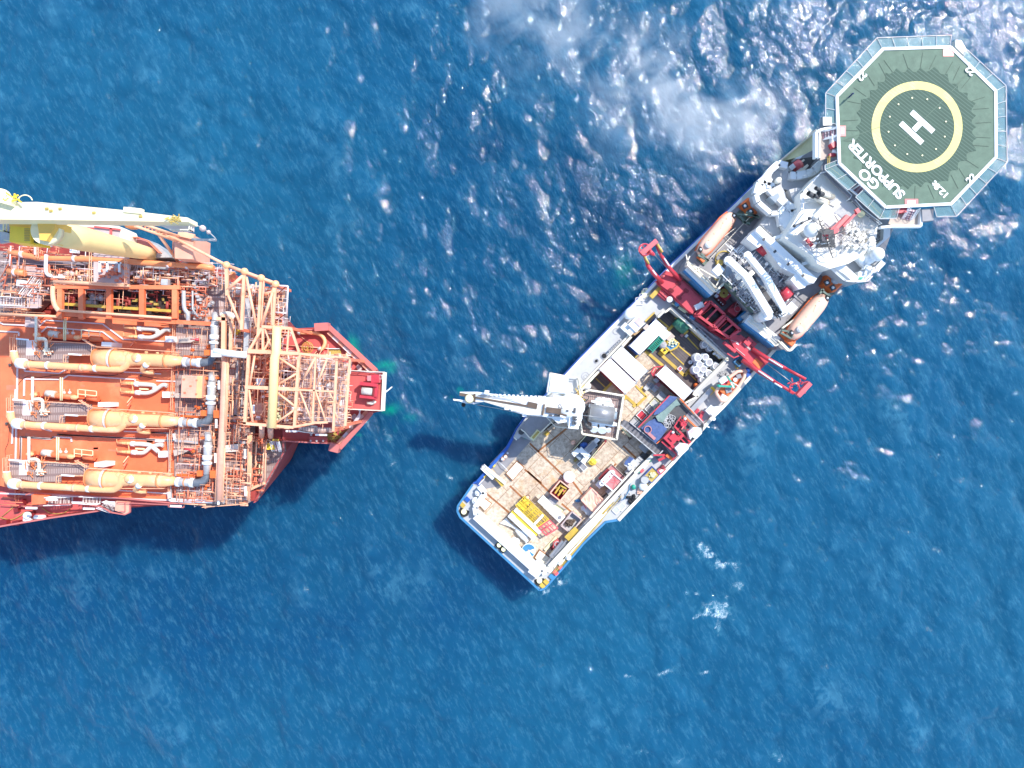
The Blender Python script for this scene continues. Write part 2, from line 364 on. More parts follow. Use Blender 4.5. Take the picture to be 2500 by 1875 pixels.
# ---------------------------------------------------------------- sea
def sea():
    N=1152; Lm=288.; dx=Lm/N; rng=np.random.default_rng(7)
    k1=2*np.pi*np.fft.fftfreq(N,dx); kx,ky=np.meshgrid(k1,k1); kk=np.hypot(kx,ky); kk[0,0]=1
    V=5.6; Lw=V*V/9.81; wd_=R(28); cosf=(kx*math.cos(wd_)+ky*math.sin(wd_))/kk
    ph=np.exp(-1/(kk*Lw)**2)/kk**4*(.25+.75*cosf**2)*np.exp(-(kk*.14)**2)*(1-.55*np.exp(-(kk*1.0)**2)); ph[0,0]=0
    h0=np.sqrt(ph)*(rng.normal(size=(N,N))+1j*rng.normal(size=(N,N)))
    h=np.fft.ifft2(h0).real; sx=np.fft.ifft2(1j*kx*h0).real
    A=.130/np.sqrt((sx**2).mean()); h0=h0*A; h=h*A
    Dx=np.fft.ifft2(1j*kx/kk*h0).real; Dy=np.fft.ifft2(1j*ky/kk*h0).real
    def nz(l0,l1,seed):
        r=np.random.default_rng(seed); a=np.fft.fft2(r.normal(size=(N,N))); w=np.exp(-(kk*l1/6)**2)*(1-np.exp(-(kk*l0/6)**2))/kk
        a=np.fft.ifft2(a*w).real; return a/a.std()
    xs=(np.arange(N)-N/2)*dx; X,Y=np.meshgrid(xs,xs)
    co_=np.stack([X-Dx*.9,Y-Dy*.9,h],-1).reshape(-1,3).astype(np.float32)
    k=FL/H; PX=X*k+CX; PY=CY-Y*k      # image pixel coordinates at sea level
    def blob(x,y,a,b,ang=0,p=1):
        c,s=math.cos(R(ang)),math.sin(R(ang)); u=(PX-x)*c+(PY-y)*s; v=-(PX-x)*s+(PY-y)*c
        return np.exp(-((u/a)**2+(v/b)**2)**p)
    n1=nz(20,.5,1); n2=nz(6,.25,2)
    foam=np.zeros((N,N))
    for b in ((1728,1358,45,16,40,1),(1765,1372,35,12,20,.9),(1752,1492,48,14,12,1),(1772,1478,9,26,25,.9),(1735,1500,15,12,0,1),(1690,1449,19,4,6,1),(1695,1508,22,7,-20,.8),
              (1750,1540,10,14,20,.7),(1625,1640,24,6,-30,.7),(1722,1640,18,5,-10,.6),(1890,1848,22,10,20,.8),(1560,1835,40,14,10,.55),(1610,1790,20,9,40,.6),(1650,1852,22,7,0,.6),
              (1400,1620,30,10,30,.45),(1535,1650,16,8,0,.5),(1805,1430,12,10,0,.6),(1342,1440,34,8,-42,1.2),(1300,1449,26,9,10,1.2),(1372,1412,16,12,-30,1.),(1120,1640,14,5,0,.3),
              (985,880,20,5,25,.6),(1000,925,35,4,20,.6),(950,1070,10,22,-20,.55),(960,1140,14,14,0,.5),(1950,560,60,20,30,.25),(1100,1165,14,4,30,.7)):
        foam+=b[5]*blob(*b[:5],p=.8)*1.25
    foam=np.clip(foam*(.42+.40*n1+.30*n2),0,1.4)
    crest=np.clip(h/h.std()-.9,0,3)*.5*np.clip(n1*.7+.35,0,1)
    teal=np.zeros((N,N))
    for b in ((864,838,11,20,-15,.85),(876,862,7,14,-25,.7),(935,893,30,10,-6,.8),(950,905,14,9,0,.5),(950,1000,17,11,0,.7),(962,996,22,16,0,.3),(1523,652,22,24,0,.38),(1528,690,30,16,0,.2),(1126,951,7,7,0,.9),
              (1000,1020,18,12,0,.32),(1106,968,8,5,0,.25),(874,1062,8,5,10,.5),(968,1046,6,8,0,.3)):
        teal+=b[5]*blob(*b[:5],p=1.2)
    teal=np.clip(teal*(.95+.22*n2),0,1)
    shaded=.9*blob(150,1420,420,200,-10)+.8*blob(620,1560,420,150,-22)+.7*blob(1080,1420,260,170,-20)+.6*blob(700,980,260,200,0)+.6*blob(1000,1000,200,130,0)+.55*blob(1650,560,260,90,-45)+.4*blob(720,760,200,120,20)  # darker water patches, with the ships' shade on the sea painted in
    shaded=np.clip(shaded*(.9+.2*nz(60,8,5)),0,1)
    pale=.8*blob(700,250,520,260,10)+.6*blob(1500,1700,700,220,0)+.5*blob(300,1750,300,160,0)+.4*blob(2100,1100,320,500,0)
    pale=np.clip(pale*(.85+.25*nz(50,6,6)),0,1)
    me=bpy.data.meshes.new('water'); nv=N*N; nf=(N-1)**2
    me.vertices.add(nv); me.vertices.foreach_set('co',co_.ravel())
    i=np.arange(N*N).reshape(N,N); q=np.stack([i[:-1,:-1],i[:-1,1:],i[1:,1:],i[1:,:-1]],-1).reshape(-1)
    me.loops.add(nf*4); me.loops.foreach_set('vertex_index',q.astype(np.int32))
    me.polygons.add(nf); me.polygons.foreach_set('loop_start',np.arange(0,nf*4,4,dtype=np.int32))
    me.polygons.foreach_set('use_smooth',np.ones(nf,bool)); me.update(); me.validate()
    for nm,ar in (('foam',foam),('crest',crest),('teal',teal),('shaded',shaded),('pale',pale)):
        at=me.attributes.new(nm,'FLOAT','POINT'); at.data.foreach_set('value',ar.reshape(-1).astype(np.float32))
    m=bpy.data.materials.new('sea_water'); m.use_nodes=True; nt=m.node_tree; L=nt.links.new; b=nt.nodes['Principled BSDF']
    geo=_n(nt,'ShaderNodeNewGeometry')
    def noise(sc,det,rough=.6,rot=None,scale=None):
        x=_n(nt,'ShaderNodeTexNoise'); x.inputs['Scale'].default_value=sc; x.inputs['Detail'].default_value=det; x.inputs['Roughness'].default_value=rough
        if scale:
            m0=_n(nt,'ShaderNodeMapping'); m0.inputs['Rotation'].default_value=(0,0,rot); mp=_n(nt,'ShaderNodeMapping'); mp.inputs['Scale'].default_value=scale
            L(geo.outputs['Position'],m0.inputs[0]); L(m0.outputs[0],mp.inputs[0]); L(mp.outputs[0],x.inputs['Vector'])
        else: L(geo.outputs['Position'],x.inputs['Vector'])
        return x.outputs['Fac']
    def rng_(s,a,b_,c,d):
        r=_n(nt,'ShaderNodeMapRange'); r.inputs[1].default_value=a; r.inputs[2].default_value=b_; r.inputs[3].default_value=c; r.inputs[4].default_value=d; L(s,r.inputs[0]); return r.outputs[0]
    def mix(f,a,b_):
        x=_n(nt,'ShaderNodeMix',data_type='RGBA'); L(f,x.inputs[0]) if hasattr(f,'links') else setattr(x.inputs[0],'default_value',f)
        for s,v in ((x.inputs[6],a),(x.inputs[7],b_)):
            if hasattr(v,'links'): L(v,s)
            else: s.default_value=(*v,1)
        return x.outputs[2]
    def mth(op,a,b_):
        x=_n(nt,'ShaderNodeMath',operation=op)
        for s,v in ((x.inputs[0],a),(x.inputs[1],b_)):
            if hasattr(v,'links'): L(v,s)
            else: s.default_value=v
        return x.outputs[0]
    def attr(n):
        x=_n(nt,'ShaderNodeAttribute'); x.attribute_name=n; return x.outputs['Fac']
    big=rng_(noise(.014,2,.45),.35,.65,0,1)
    c=mix(big,(.004,.073,.163),(.009,.101,.193))
    c=mix(mth('MULTIPLY',attr('shaded'),.6),c,(.002,.050,.150))
    c=mix(mth('MULTIPLY',attr('pale'),.55),c,(.010,.125,.235))
    wisps=rng_(noise(1.0,8,.75,-R(28),(1.5,.40,1)),.50,.72,0,.75)
    c=mix(wisps,c,(.05,.20,.31))
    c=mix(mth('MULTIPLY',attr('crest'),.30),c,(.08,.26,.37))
    dots=rng_(noise(.9,3,.6),.34,.22,0,.5)
    c=mix(dots,c,(.003,.04,.125))
    c=mix(mth('MULTIPLY',attr('teal'),rng_(noise(1.2,6,.7),.3,.62,.45,1.1)),c,(.004,.28,.22))
    rg=mth('ABSOLUTE',mth('SUBTRACT',noise(1.1,7,.68),.5),0.); rg2=rng_(rg,.0,.055,1.,0.)
    rg3=mth('ABSOLUTE',mth('SUBTRACT',noise(2.7,6,.7),.5),0.); rg4=rng_(rg3,.0,.045,.75,0.)
    fm=mth('MULTIPLY',attr('foam'),mth('MAXIMUM',rg2,rg4))
    fl=rng_(mth('MULTIPLY',fm,rng_(noise(.5,5,.7),.35,.6,.2,1.1)),.15,.9,0,.85)
    c=mix(rng_(attr('foam'),.05,.8,0,.45),c,(.07,.28,.38))
    c=mix(fl,c,(.80,.86,.88))
    L(c,b.inputs['Base Color'])
    L(rng_(fl,0,1,.05,.7),b.inputs['Roughness']); b.inputs['IOR'].default_value=1.33
    if SSS:
        b.inputs['Subsurface Weight'].default_value=1.; b.inputs['Subsurface Radius'].default_value=(1.,1.,1.); b.inputs['Subsurface Scale'].default_value=14.
    bp=_n(nt,'ShaderNodeBump'); bp.inputs['Strength'].default_value=1.; bp.inputs['Distance'].default_value=.12
    hh=mth('ADD',mth('MULTIPLY',noise(1.5,5,.62,-R(28),(1.5,.55,1)),.75),mth('MULTIPLY',noise(3.6,3,.6,-R(28),(1.3,.7,1)),.30))
    L(hh,bp.inputs['Height']); L(bp.outputs[0],b.inputs['Normal'])
    me.materials.append(m)
    o=bpy.data.objects.new('water',me); COL.objects.link(o); o['kind']='structure'; o['label']='deep blue open sea with small wind waves'
    # the same sea out to the horizon
    r0=Lm/2-1.; r1=2600; s=MB(); v=[(-r0,-r0,-.3),(r0,-r0,-.3),(r0,r0,-.3),(-r0,r0,-.3),(-r1,-r1,-.3),(r1,-r1,-.3),(r1,r1,-.3),(-r1,r1,-.3)]
    s.add(v,[(4,5,1,0),(5,6,2,1),(6,7,3,2),(7,4,0,3)]); MATS['sea_water']=m
    f=s.build('far_water','sea_water',kind='structure'); f['label']='open sea reaching the horizon'
SSS=True
sea()
# ---------------------------------------------------------------- exhaust smoke
def smoke():
    a=P('src',1925,330,17); b_=P('src',1180,20,17)
    d=(b_-a); Lh=d.length; ang=math.atan2(d.y,d.x); c=(a+b_)/2
    hx,hy,hz=Lh/2+2,17,7
    s=MB(); s.box((0,0,hz),(2*hx,2*hy,2*hz),0,-hz)
    me=bpy.data.meshes.new('smoke'); me.from_pydata([tuple(v) for v in s.v],[],s.f)
    o=bpy.data.objects.new('smoke',me); COL.objects.link(o); o.location=(c.x,c.y,18); o.rotation_euler=(0,0,ang)
    o['kind']='stuff'; o['label']='thin white exhaust smoke drifting away over the sea from the grey work ship'; o['category']='smoke'
    m=bpy.data.materials.new('smoke'); m.use_nodes=True; nt=m.node_tree; L=nt.links.new
    nt.nodes.remove(nt.nodes['Principled BSDF']); vol=_n(nt,'ShaderNodeVolumePrincipled'); L(vol.outputs[0],nt.nodes['Material Output'].inputs['Volume'])
    vol.inputs['Color'].default_value=(.99,.995,1,1); vol.inputs['Anisotropy'].default_value=.2
    tc=_n(nt,'ShaderNodeTexCoord')
    def sphm(x,y,rx,ry,rz=6):
        mp=_n(nt,'ShaderNodeMapping',vector_type='TEXTURE'); mp.inputs['Location'].default_value=(x,y,0); mp.inputs['Scale'].default_value=(rx,ry,rz)
        L(tc.outputs['Object'],mp.inputs[0]); g=_n(nt,'ShaderNodeTexGradient',gradient_type='SPHERICAL'); L(mp.outputs[0],g.inputs[0]); return g.outputs['Fac']
    def mx(op,a_,b2):
        x=_n(nt,'ShaderNodeMath',operation=op)
        for s_,v in ((x.inputs[0],a_),(x.inputs[1],b2)):
            if hasattr(v,'links'): L(v,s_)
            else: s_.default_value=v
        return x.outputs[0]
    def loc(px,py):
        q=P('src',px,py,18)-Vector((c.x,c.y,18)); return (q.x*math.cos(-ang)-q.y*math.sin(-ang),q.x*math.sin(-ang)+q.y*math.cos(-ang))
    tot=None
    for px,py,rx,ry,w in ((1865,300,7,7,1.1),(1770,300,9,8,.8),(1700,350,10,8,.9),(1680,230,12,9,1.1),(1600,130,7,8,1.),(1545,230,13,10,.9),(1500,320,8,6,.5),(1380,110,18,12,.7),(1280,40,14,10,.6)):
        x,y=loc(px,py); g=mx('MULTIPLY',sphm(x,y,rx,ry),w); tot=g if tot is None else mx('ADD',tot,g)
    nz=_n(nt,'ShaderNodeTexNoise'); nz.inputs['Scale'].default_value=.13; nz.inputs['Detail'].default_value=7; nz.inputs['Roughness'].default_value=.62; nz.inputs['Distortion'].default_value=.6
    L(tc.outputs['Object'],nz.inputs['Vector'])
    r=_n(nt,'ShaderNodeMapRange'); r.inputs[1].default_value=.47; r.inputs[2].default_value=.66; r.inputs[4].default_value=1.; L(nz.outputs['Fac'],r.inputs[0])
    L(mx('MULTIPLY',mx('MULTIPLY',tot,r.outputs[0]),.15),vol.inputs['Density'])
    me.materials.append(m)
smoke()
# ================================================================ SUPPLY SHIP
rnd=random.Random(11)
base=P('src',1600,900,0); base.z=0
ship=thing('supply_ship','long blue hulled offshore support ship with green octagonal helideck over its bow','ship',base)
OUT=[(1123.5,1262),(1117,1248),(1118,1235),(1154,1183),(1165,1178),(1237,1097),(1253,1068),(1263,1048),(1286,1017),(1333,970),(1416,880),(1541,752),(1651,640),(1800,497),(1851,446),(1901,399),(1992,320),
     (2080,262),(2150,222),(2215,205),(2255,212),(2262,248),(2245,310),(2200,400),(2150,480),(2112,560),(2063,655),(2036,692),(1965,765),(1904,838),(1882,862),(1820,931),(1761,996),(1740,1016),(1711,1050),(1651,1119),(1645,1126),(1509,1269),(1478,1274),(1424,1327),(1377,1383),(1330,1436),(1317,1440)]
def hull_pts(z): return PP('src',OUT,z)
def gr(pts,z): return PP('src',pts,z)
m=mb(); t=hull_pts(5.); cc=sum(t,Vector())/len(t)
def inset(p,k): return Vector((cc.x+(p.x-cc.x)*k,cc.y+(p.y-cc.y)*k,0))
# flare: the bow waterline is drawn in, the rest of the side is straight
bt=[]
for p,(x,y) in zip(t,OUT):
    q=Vector((p.x,p.y,-2.))
    if x>1990:
        f=(x-1990)/300.; axis=P('src',1990+ (x-1990)*.8, 445-(x-1990)*.80,5.); q=Vector((p.x+(axis.x-p.x)*.35*f,p.y+(axis.y-p.y)*.35*f,-2.))
    bt.append(q)
m.prism(t,-2.,bt); m.build('hull','blue_paint',ship)
# raised side decks (port, stern, starboard)
def deckprism(name,mt,f,pts,z,z0,par=ship,label=None):
    return mb().prism(PP(f,pts,z),z0).build(name,mt,par,label)
ZS=7.
PORT=[(1416,880),(1541,752),(1651,640),(1800,497),(1851,446),(1901,399),(1992,320),(2080,262),(2150,222),(2215,205),(2255,212),(2240,300),(2190,400),(2120,520),(2060,640),(2036,692),(1965,765),(1904,838),(1882,862),(1820,931),(1800,950),
      (1772,878),(1745,850),(1640,758),(1628,757),(1612,775),(1600,772),(1541,817),(1490,870),(1416,949),(1378,985),(1342,1030),(1297,1076),(1262,1062),(1253,1068),(1263,1048),(1286,1017),(1333,970)]
deckprism('side_deck','light_grey','src',PORT,ZS,5.)
STB=[(1800,950),(1820,931),(1761,996),(1740,1016),(1711,1050),(1651,1119),(1645,1126),(1509,1269),(1478,1274),(1424,1327),(1377,1383),(1330,1436),(1317,1440),(1123.5,1262),(1117,1248),(1118,1235),(1154,1183),(1163,1186),(1180,1200),(1160,1240),(1322,1387),(1342,1367),(1428,1277),(1477,1227),(1552,1151),(1597,1104),(1693,956),(1705,966),(1772,878)]
STB=[(1772,878),(1812,936),(1761,996),(1740,1016),(1711,1050),(1651,1119),(1645,1126),(1509,1269),(1478,1274),(1424,1327),(1377,1383),(1330,1436),(1317,1440),(1123.5,1262),(1117,1248),(1118,1235),(1154,1183),(1184,1202),(1160,1240),(1322,1387),(1342,1367),(1428,1277),(1477,1227),(1552,1151),(1600,1104),(1693,966)]
deckprism('side_deck','light_grey','src',STB,ZS-.01,5.)
# work deck plating + midship wooden bay floor
WD=[(1184,1202),(1160,1240),(1322,1387),(1342,1367),(1428,1277),(1552,1151),(1600,1104),(1693,966),(1640,757),(1541,817),(1416,949),(1342,1030),(1297,1076),(1253,1068),(1237,1097),(1169,1180)]
m=mb(); m.prism(gr(WD,5.06),5.004); wdk=m.build('work_deck','worn_deck',ship,'rust stained plated work deck')
m=mb(); m.prism(PP('n',[(1290,40),(2040,705),(1900,850),(1600,1290),(1500,1280),(960,600),(820,720),(640,520)],5.10),5.062); m.prism(PP('n',[(90,1115),(370,850),(560,1000),(400,1150),(330,1200)],5.10),5.062)
m.build('timber_floor','bay_planks',ship,'dark timber sheathed floor of the midship bay')
m=mb()   # yellow hatch outlines painted / fixed on the floor
for a,b,w in (((970,590),(1210,790),.5),((1150,610),(1500,925),.55),((1500,925),(1620,790),.5),((1540,870),(1660,990),.22),((1290,590),(1490,775),.22),((1370,480),(1590,665),.22),((1540,410),(1690,570),.22),((1140,150),(1280,270),.3),((1260,330),(1350,240),.5),((1590,320),(1720,440),.5),((660,510),(780,400),.35),((290,930),(350,880),.4),((300,960),(440,1090),.18),((400,1140),(520,1020),.45),((860,1080),(985,1205),.35),((985,1205),(850,1330),.45),((850,1330),(690,1190),.5),((1490,1290),(1660,1190),.4),((840,1060),(860,1080),.3),((830,680),(870,640),.3)):
    m.bar(P('n',*a,5.14),P('n',*b,5.14),w,.08)
for x,y in ((700,1225),(820,1330),(930,1095),(1230,580),(1170,470)): m.box(P('n',x,y,5.2),(.55,.55,.12),AX)
m.build('deck_marking','yellow_paint',ship)
# dark stains / recessed strip at port quarter
m=mb(); m.prism(PP('o',[(960,1050),(1000,1075),(1090,990),(1190,1085),(1110,1180),(760,1570),(640,1400)],5.10),5.062)
m.prism(PP('q',[(500,40),(540,110),(720,190),(480,240),(390,180)],5.10),5.062); m.build('rubber_matting','mid_grey',ship)
# rub rails / bulwark line
m=mb()
pp=[Vector((p.x,p.y,7.15)) for p in gr([(1117,1248),(1118,1235),(1154,1183)],7.)]
edge=gr(OUT,7.1)
def run(m,a,b,w,h,dz=0,off=0):
    for i in range(a,b):
        p=edge[i%len(edge)]+Vector((0,0,dz)); q=edge[(i+1)%len(edge)]+Vector((0,0,dz)); m.bar(p,q,w,h)
run(m,36,43,.35,.5); run(m,0,3,.35,.5); m.build('stern_fender','sky_blue',ship)
m=mb(); run(m,9,16,.5,.8,.1); m.build('bulwark','white_paint',ship,'white capping rail along the port side')
m=mb(); run(m,9,15,.9,.6,-.6); run(m,4,9,.5,.9,-1.6); m.build('rubbing_strake','blue_paint',ship)
m=mb(); run(m,26,37,.55,.7,.1); m.build('bulwark','cream_paint',ship,'cream capping rail along the starboard side')
m=mb(); run(m,3,8,.28,.5,-1.4); m.build('low_rail','blue_paint',ship)
# cargo rail: white beam around stern and both sides of the work deck
m=mb()
cr=[(1170,1186),(1184,1203),(1160,1238),(1163,1256),(1322,1397),(1334,1393)]
for a,b in zip(cr,cr[1:]): m.bar(P('src',*a,7.9),P('src',*b,7.9),.9,.9)
m.bar(P('src',1163,1256,7.9),P('src',1318,1396,7.9),1.7,.8)
m.bar(P('src',1300,1380,7.8),P('src',1322,1397,7.8),2.6,.8)
m.build('stern_beam','white_paint',ship)
m=mb()
for a,b,w,z in (((1334,1393),(1428,1290),.8,7.7),((1340,1381),(1437,1277),.35,8.1),((1428,1290),(1552,1158),.6,7.8),((1550,1155),(1605,1100),.55,7.6),((1440,1264),(1546,1146),.3,8.0),((1352,1384),(1470,1255),.28,7.3),((1365,1380),(1480,1250),.25,7.25),
                ((1416,955),(1541,822),.4,7.4),((1414,946),(1538,815),.25,7.4)):
    m.bar(P('src',*a,z),P('src',*b,z),w,.4)
m.build('cargo_rail','cream_paint',ship)
m=mb()  # pipes and hoses lying along the starboard rail
for k,(a,b,c,r) in enumerate((((1338,1398),(1410,1318),(1492,1232),.10),((1345,1402),(1420,1312),(1500,1225),.07),((1352,1400),(1415,1330),(1470,1268),.13),((1362,1395),(1440,1305),(1518,1210),.06))):
    m.tube(smooth([P('src',*a,7.25),P('src',b[0]+rnd.uniform(-3,3),b[1]+rnd.uniform(-3,3),7.25),P('src',*c,7.25)],8),r,6)
m.build('cable_run','ochre',ship)
m=mb()
m.tube(smooth(PP('r',[(600,690),(680,830),(760,780),(900,690),(910,620),(860,620),(770,720),(690,800),(640,770)],7.2),6),.09,5)
m.tube(smooth(PP('r',[(860,640),(830,580),(900,560),(920,600)],7.2),6),.07,5); m.tube(smooth(PP('r',[(430,1050),(600,860),(800,640),(960,480)],7.2),6),.08,5)
m.build('hose','mid_grey',ship)
m=mb()
for a,b,w,mt in (((250,960),(170,1070),1,0),): pass
m.bar(P('r',190,1200,7.2),P('r',330,1060,7.2),1.3,.3); m.build('gangway_plate','yellow_paint',ship)
m=mb(); m.bar(P('q',1370,1170,7.0),P('q',1540,960,7.0),1.3,.9); m.bar(P('q',1400,1130,7.2),P('q',1560,930,7.2),.25,.9); m.build('stowed_ramp','steel',ship)
# bollards, rollers, fairleads at the stern
for x,y in ((180,550),(1200,1480)):
    b=mb(); b.cyl(P('q',x,y,7.0),P('q',x,y,7.08),.95,seg=8); o=b.build('fairlead','black_rubber',ship)
    b=mb(); b.cyl(P('q',x,y,7.0),P('q',x,y,7.5),.5,.45); b.build('roller_top','pale_yellow',o)
for x,y,r in ((370,295,.56),(335,400,.6),(1475,1220,.55),(1335,1325,.56),(1590,1165,.5),(1420,1235,.3)):
    b=mb(); b.cyl(P('q',x,y,7.),P('q',x,y,7.7),r*.95,r); b.cyl(P('q',x,y,7.7),P('q',x,y,8.),r*.55,r*.5); b.torus(P('q',x,y,7.75),r*.8,.09)
    b.build('capstan','white_paint',ship)
for x,y in ((655,1000),(715,1060)):
    pass
b=mb(); b.bar(P('q',630,970,7.1),P('q',740,1080,7.1),1.1,.3); o=b.build('bollard_base','black_rubber',ship)
b=mb(); b.cyl(P('q',655,1000,7.1),P('q',655,1000,8.),.38); b.cyl(P('q',715,1058,7.1),P('q',715,1058,8.),.38); b.build('bollard','pale_yellow',o)
for x,y,c in ((225,385,'blue_paint'),(160,460,'yellow_paint'),(1290,1500,'yellow_paint'),(1240,1550,'yellow_paint'),(1365,1430,'sky_blue'),(1420,1375,'red_light'),(1490,1310,'red_light')):
    b=mb(); b.box(P('q',x,y,7.35),(.7,.9,.35),AX); b.build('deck_fitting',c,ship)
# small brackets along the transom
b=mb()
for k in range(14):
    p=P('q',150+ (1150-150)*k/13.,615+(1560-615)*k/13.,6.6); b.box(p+Vector((0,0,.3)),(.25,.6,.9),AX)
b.build('transom_bracket','sky_blue',ship)
# lashing rings, manholes and stains on the grey side deck
b=mb()
for f,x,y,r in (('n',415,655,.42),('n',310,725,.25)): b.cyl(P(f,x,y,7.),P(f,x,y,7.25),r,r*.9)
b.build('vent_opening','black_rubber',ship)
b=mb()
for f,x,y,r in (('n',415,655,.62),('n',310,725,.4),('n',165,930,.65),('n',165,935,.3),('n',575,325,.5),('l',655,385,.5),('v',1030,1500,.5)): b.torus(P(f,x,y,7.06),r,.05)
b.build('deck_ring','light_grey',ship)
b=mb()
for k in range(7): p=P('n',480+25*k,590-24*k,7.2); b.cyl(p,p+Vector((0,0,.5)),.16); b.bar(p,P('n',505+25*k,600-24*k,7.4),.09)
b.build('valve_row','steel',ship)
b=mb()   # yellow box section on port side deck, low sockets
b.build('unused','steel',ship) if 0 else None
# ------------------------------------------------ transverse dark deck between bay and accommodation
deckprism('winch_deck','mid_grey','l',[(470,1050),(1100,1660),(1330,1659),(1700,1520),(1740,1580),(1500,1100),(1220,720),(1020,900),(760,760),(560,960)],7.09,7.004)
m=mb()
q=PP('n',[(1295,10),(2065,705)],7.); m.bar(q[0],q[1],.4,1.6); q=PP('n',[(2065,705),(1620,1150)],7.); m.bar(q[0],q[1],.45,1.6)
q=PP('n',[(1295,20),(1235,70),(1210,65),(1130,140)],7.5); m.bar(q[0],q[1],.3,1.5); m.bar(q[1],q[2],.3,1.5);m.bar(q[2],q[3],.3,1.5)
q=PP('n',[(1610,1160),(1680,1200),(1510,1290)],7.6); m.bar(q[0],q[1],.5,.6); m.bar(q[1],q[2],.3,.6)
m.build('bay_coaming','cream_paint',ship)
m=mb(); m.rail(PP('n',[(1480,110),(1920,440)],7.2),1.3); m.rail(PP('n',[(1500,120),(2060,660)],7.2),1.0); m.build('bay_railing','steel',ship)
m=mb()
for k in range(16): p=P('n',1600+22*k+rnd.uniform(-8,8),240+20*k+rnd.uniform(-10,10),7.6); m.box(p,(rnd.uniform(.3,.8),rnd.uniform(.3,.6),.5),AX)
m.build('pipe_fittings','light_grey',ship)
m=mb(); m.bar(P('n',970,190,7.3),P('n',1095,70,7.3),.25,.3); m.build('edge_rail','yellow_paint',ship)
deckprism('stair_opening','black_rubber','n',[(965,200),(1090,80),(1120,115),(1010,230)],7.03,7.004)
# ================= ACCOMMODATION (stepped blocks)
# boat deck level z=11 : walkways both sides
deckprism('boat_deck','mid_grey','j',[(0,860),(360,440),(770,170),(960,0),(1160,0),(1210,220),(1130,380),(830,560),(650,740),(500,860),(340,960),(170,780)],10.0,7.004) if 0 else None
BD=[(1660,668),(1712,600),(1790,512),(1838,486),(1880,500),(1905,440),(1960,380),(2010,352),(2130,470),(2180,560),(2150,640),(2060,700),(2010,740),(1960,790),(1905,845),(1885,850),(1826,800),(1770,795),(1720,760),(1770,712),(1668,690)]
m=mb(); m.prism(gr([(1661,666),(1675,640),(1712,600),(1790,512),(1838,486),(1880,450),(1905,440),(1960,380),(2010,352),(2130,470),(2180,560),(2150,640),(2060,700),(2010,740),(1960,790),(1935,822),(1918,853),(1898,852),(1856,795),(1838,775),(1771,688),(1746,712),(1742,720)],11.),7.1)
m.build('boat_deck','mid_grey',ship)
m=mb(); m.prism(PP('j',[(570,790),(870,430),(960,350),(1010,370),(900,500),(640,830)],11.06),11.004); m.prism(PP('m',[(930,490),(1480,0),(1659,0),(1400,100),(1130,240),(960,420),(900,560),(800,600)],11.06),11.004)
m.build('walkway_grid','walk_grid',ship)
# aft upper deck (blue-grey), z=13.5
m=mb(); m.prism(PP('j',[(1130,390),(1300,340),(1900,1060),(1600,1280),(1500,1420),(1320,1640),(1150,1590),(640,1130),(720,800),(940,590)],13.),11.)
m.build('upper_deck','blue_grey',ship)
m=mb(); m.prism(PP('j',[(740,760),(900,630),(1390,1100),(1320,1230),(1180,1100),(1080,1000),(960,880),(850,800)],13.06),13.004); m.prism(PP('j',[(690,1100),(770,1040),(1100,1500),(1180,1580),(1110,1560),(680,1150)],13.06),13.004)
m.prism(PP('j',[(1100,680),(1320,820),(1290,900),(1070,690)],13.06),13.004); m.prism(PP('j',[(1400,990),(1640,1080),(1540,1150)],13.06),13.004); m.prism(PP('j',[(1390,1200),(1470,1170),(1620,1300),(1580,1370)],13.06),13.004)
m.build('equipment_base','light_grey',ship)
m=mb()
for x0,y0,x1,y1,n in ((760,780,1370,1150,150),(700,1080,1120,1540,60),(1110,650,1330,880,22),(1400,980,1620,1130,34),(1400,1200,1610,1370,30)):
    for k in range(n):
        t_=rnd.random(); x=x0+(x1-x0)*t_+rnd.uniform(-1,1)*60; y=y0+(y1-y0)*t_+rnd.uniform(-1,1)*55
        m.box(P('j',x,y,13.1+rnd.uniform(.2,.9)),(rnd.uniform(.2,.8),rnd.uniform(.15,.6),.8),AX,13.06)
m.build('deck_equipment','mid_grey',ship)
m=mb()
for x0,y0,x1,y1,n in ((760,760,1380,1130,90),(700,1060,1120,1540,50),(1400,1000,1620,1140,20)):
    for k in range(n):
        t_=rnd.random(); x=x0+(x1-x0)*t_+rnd.uniform(-1,1)*60; y=y0+(y1-y0)*t_+rnd.uniform(-1,1)*50
        p=P('j',x,y,13.1+rnd.uniform(.2,.7)); a=AX+rnd.choice((0,R(90))); m.bar(p,p+Vector((math.cos(a),math.sin(a),0))*rnd.uniform(.4,2.),.12)
m.build('deck_pipework','white_paint',ship)
deckprism('dark_well','dark_grey','j',[(980,1110),(1060,1060),(1110,1170),(1190,1230),(1330,1440),(1290,1480),(1200,1410),(1120,1290)],13.10,13.064)
m=mb(); m.prism(PP('l',[(1220,720),(1240,740),(1620,1105),(1600,1110)],12.5),11.004); m.bar(P('l',1215,725,12.6),P('l',1615,1110,12.6),.45,1.6); m.build('screen_wall','davit_green',ship)
m=mb()
for k in range(26):
    p=P('l',1255+15*k,735+16.*k,11.3); m.box(p,(.28,1.3,.3),AX)
m.build('grating_step','mid_grey',ship)
